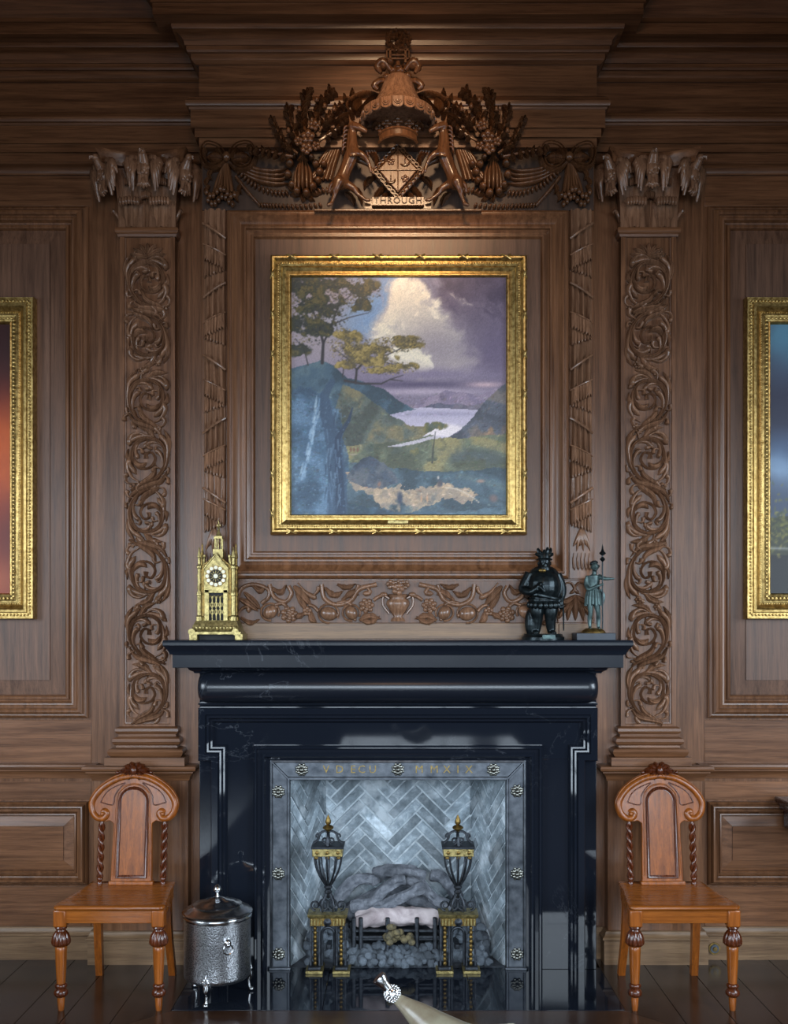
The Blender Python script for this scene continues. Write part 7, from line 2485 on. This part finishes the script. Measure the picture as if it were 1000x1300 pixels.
u = S(1, yh0)
MB().tube([H3(504, 1268), H3(516, 1277, -0.01), H3(534, 1291, -0.03), H3(560, 1312, -0.07), H3(600, 1335, -0.13), H3(650, 1338, -0.20)], [7 * u, 10.5 * u, 17 * u, 24 * u, 30 * u, 33 * u], 24, m=26).build('horn', M['horn'], hn, smooth=60)
ball = MB().ell(H3(498, 1261.5), 10.4 * u, 20, 14).build('silver_ball', M['silver'], hn)
c_ = H3(498, 1261.5)
st_ = MB().ell((0, 0, 0), 0.0024, 6, 4).build('stud', M['silver'], ball, local=True)
n_ = 120
for k in range(n_):
    z_ = 1 - 2 * (k + 0.5) / n_
    a = k * 2.39996
    r_ = math.sqrt(1 - z_ * z_)
    loc = (c_ - hn.location) + Vector((r_ * math.cos(a), r_ * math.sin(a), z_)) * 10.4 * u
    if k == 0:
        st_.location = loc
    else:
        inst(st_, 'stud', ball, loc)
MB().tube([H3(493, 1256), H3(489, 1251), H3(486, 1247.5), H3(481.5, 1242), H3(480, 1240.5)], [6.0 * u, 6.0 * u, 7.2 * u, 9.6 * u, 9.0 * u], 20).build('trumpet_cap', M['silver'], hn, smooth=50)

# cream ottoman at the very edge
ot = thing('ottoman', 'cream upholstered round ottoman barely entering at the lower corner', 'ottoman', (-1.765, -1.46, 0))
MB().lathe([(0, 0.06), (0.27, 0.06), (0.29, 0.08), (0.30, 0.2), (0.31, 0.3), (0.30, 0.37), (0.27, 0.4), (0.15, 0.415), (0, 0.415)], 40, (-1.765, -1.46, 0)).build('cushion', M['cream'], ot, smooth=60)
for k in range(4):
    a = PI / 4 + k * PI / 2
    MB().lathe([(0.02, 0.07), (0.016, 0.0)], 10, (-1.765 + 0.2 * math.cos(a), -1.46 + 0.2 * math.sin(a), 0)).build('foot', M['black_wood'], ot)

# windows of the unseen sides of the room
wi = 0
for (c, ax) in ((-2.3, 'x'), (0.0, 'x'), (2.3, 'x'), (-ROOM_X, 'y'), (ROOM_X, 'y')):
    wi += 1
    wn = struct('window_%d' % wi, ['white barred window in the rear wall facing the portrait', 'white barred window in the middle of the rear wall', 'white barred window in the rear wall facing the cloud picture', 'white barred window in the side wall next to the portrait', 'white barred window in the side wall next to the console'][wi - 1], 'window')
    hwid = 1.0 if ax == 'x' else 0.78
    for k in range(-1, 2):
        o_ = k * hwid * 0.6
        if ax == 'x':
            MB().box(c + o_ - 0.015, c + o_ + 0.015, ROOM_Y + 0.16, ROOM_Y + 0.19, WZ0, WZ1).build('mullion', M['glass'], wn)
        else:
            d = 1 if c < 0 else -1
            MB().box(c + d * 0.16, c + d * 0.19, -3.0 + o_ - 0.015, -3.0 + o_ + 0.015, WZ0, WZ1).build('mullion', M['glass'], wn)
    for z_ in (1.7, 2.2, 2.7):
        if ax == 'x':
            MB().box(c - hwid, c + hwid, ROOM_Y + 0.16, ROOM_Y + 0.19, z_ - 0.012, z_ + 0.012).build('glazing_bar', M['glass'], wn)
        else:
            d = 1 if c < 0 else -1
            MB().box(c + d * 0.16, c + d * 0.19, -3.0 - hwid, -3.0 + hwid, z_ - 0.012, z_ + 0.012).build('glazing_bar', M['glass'], wn)
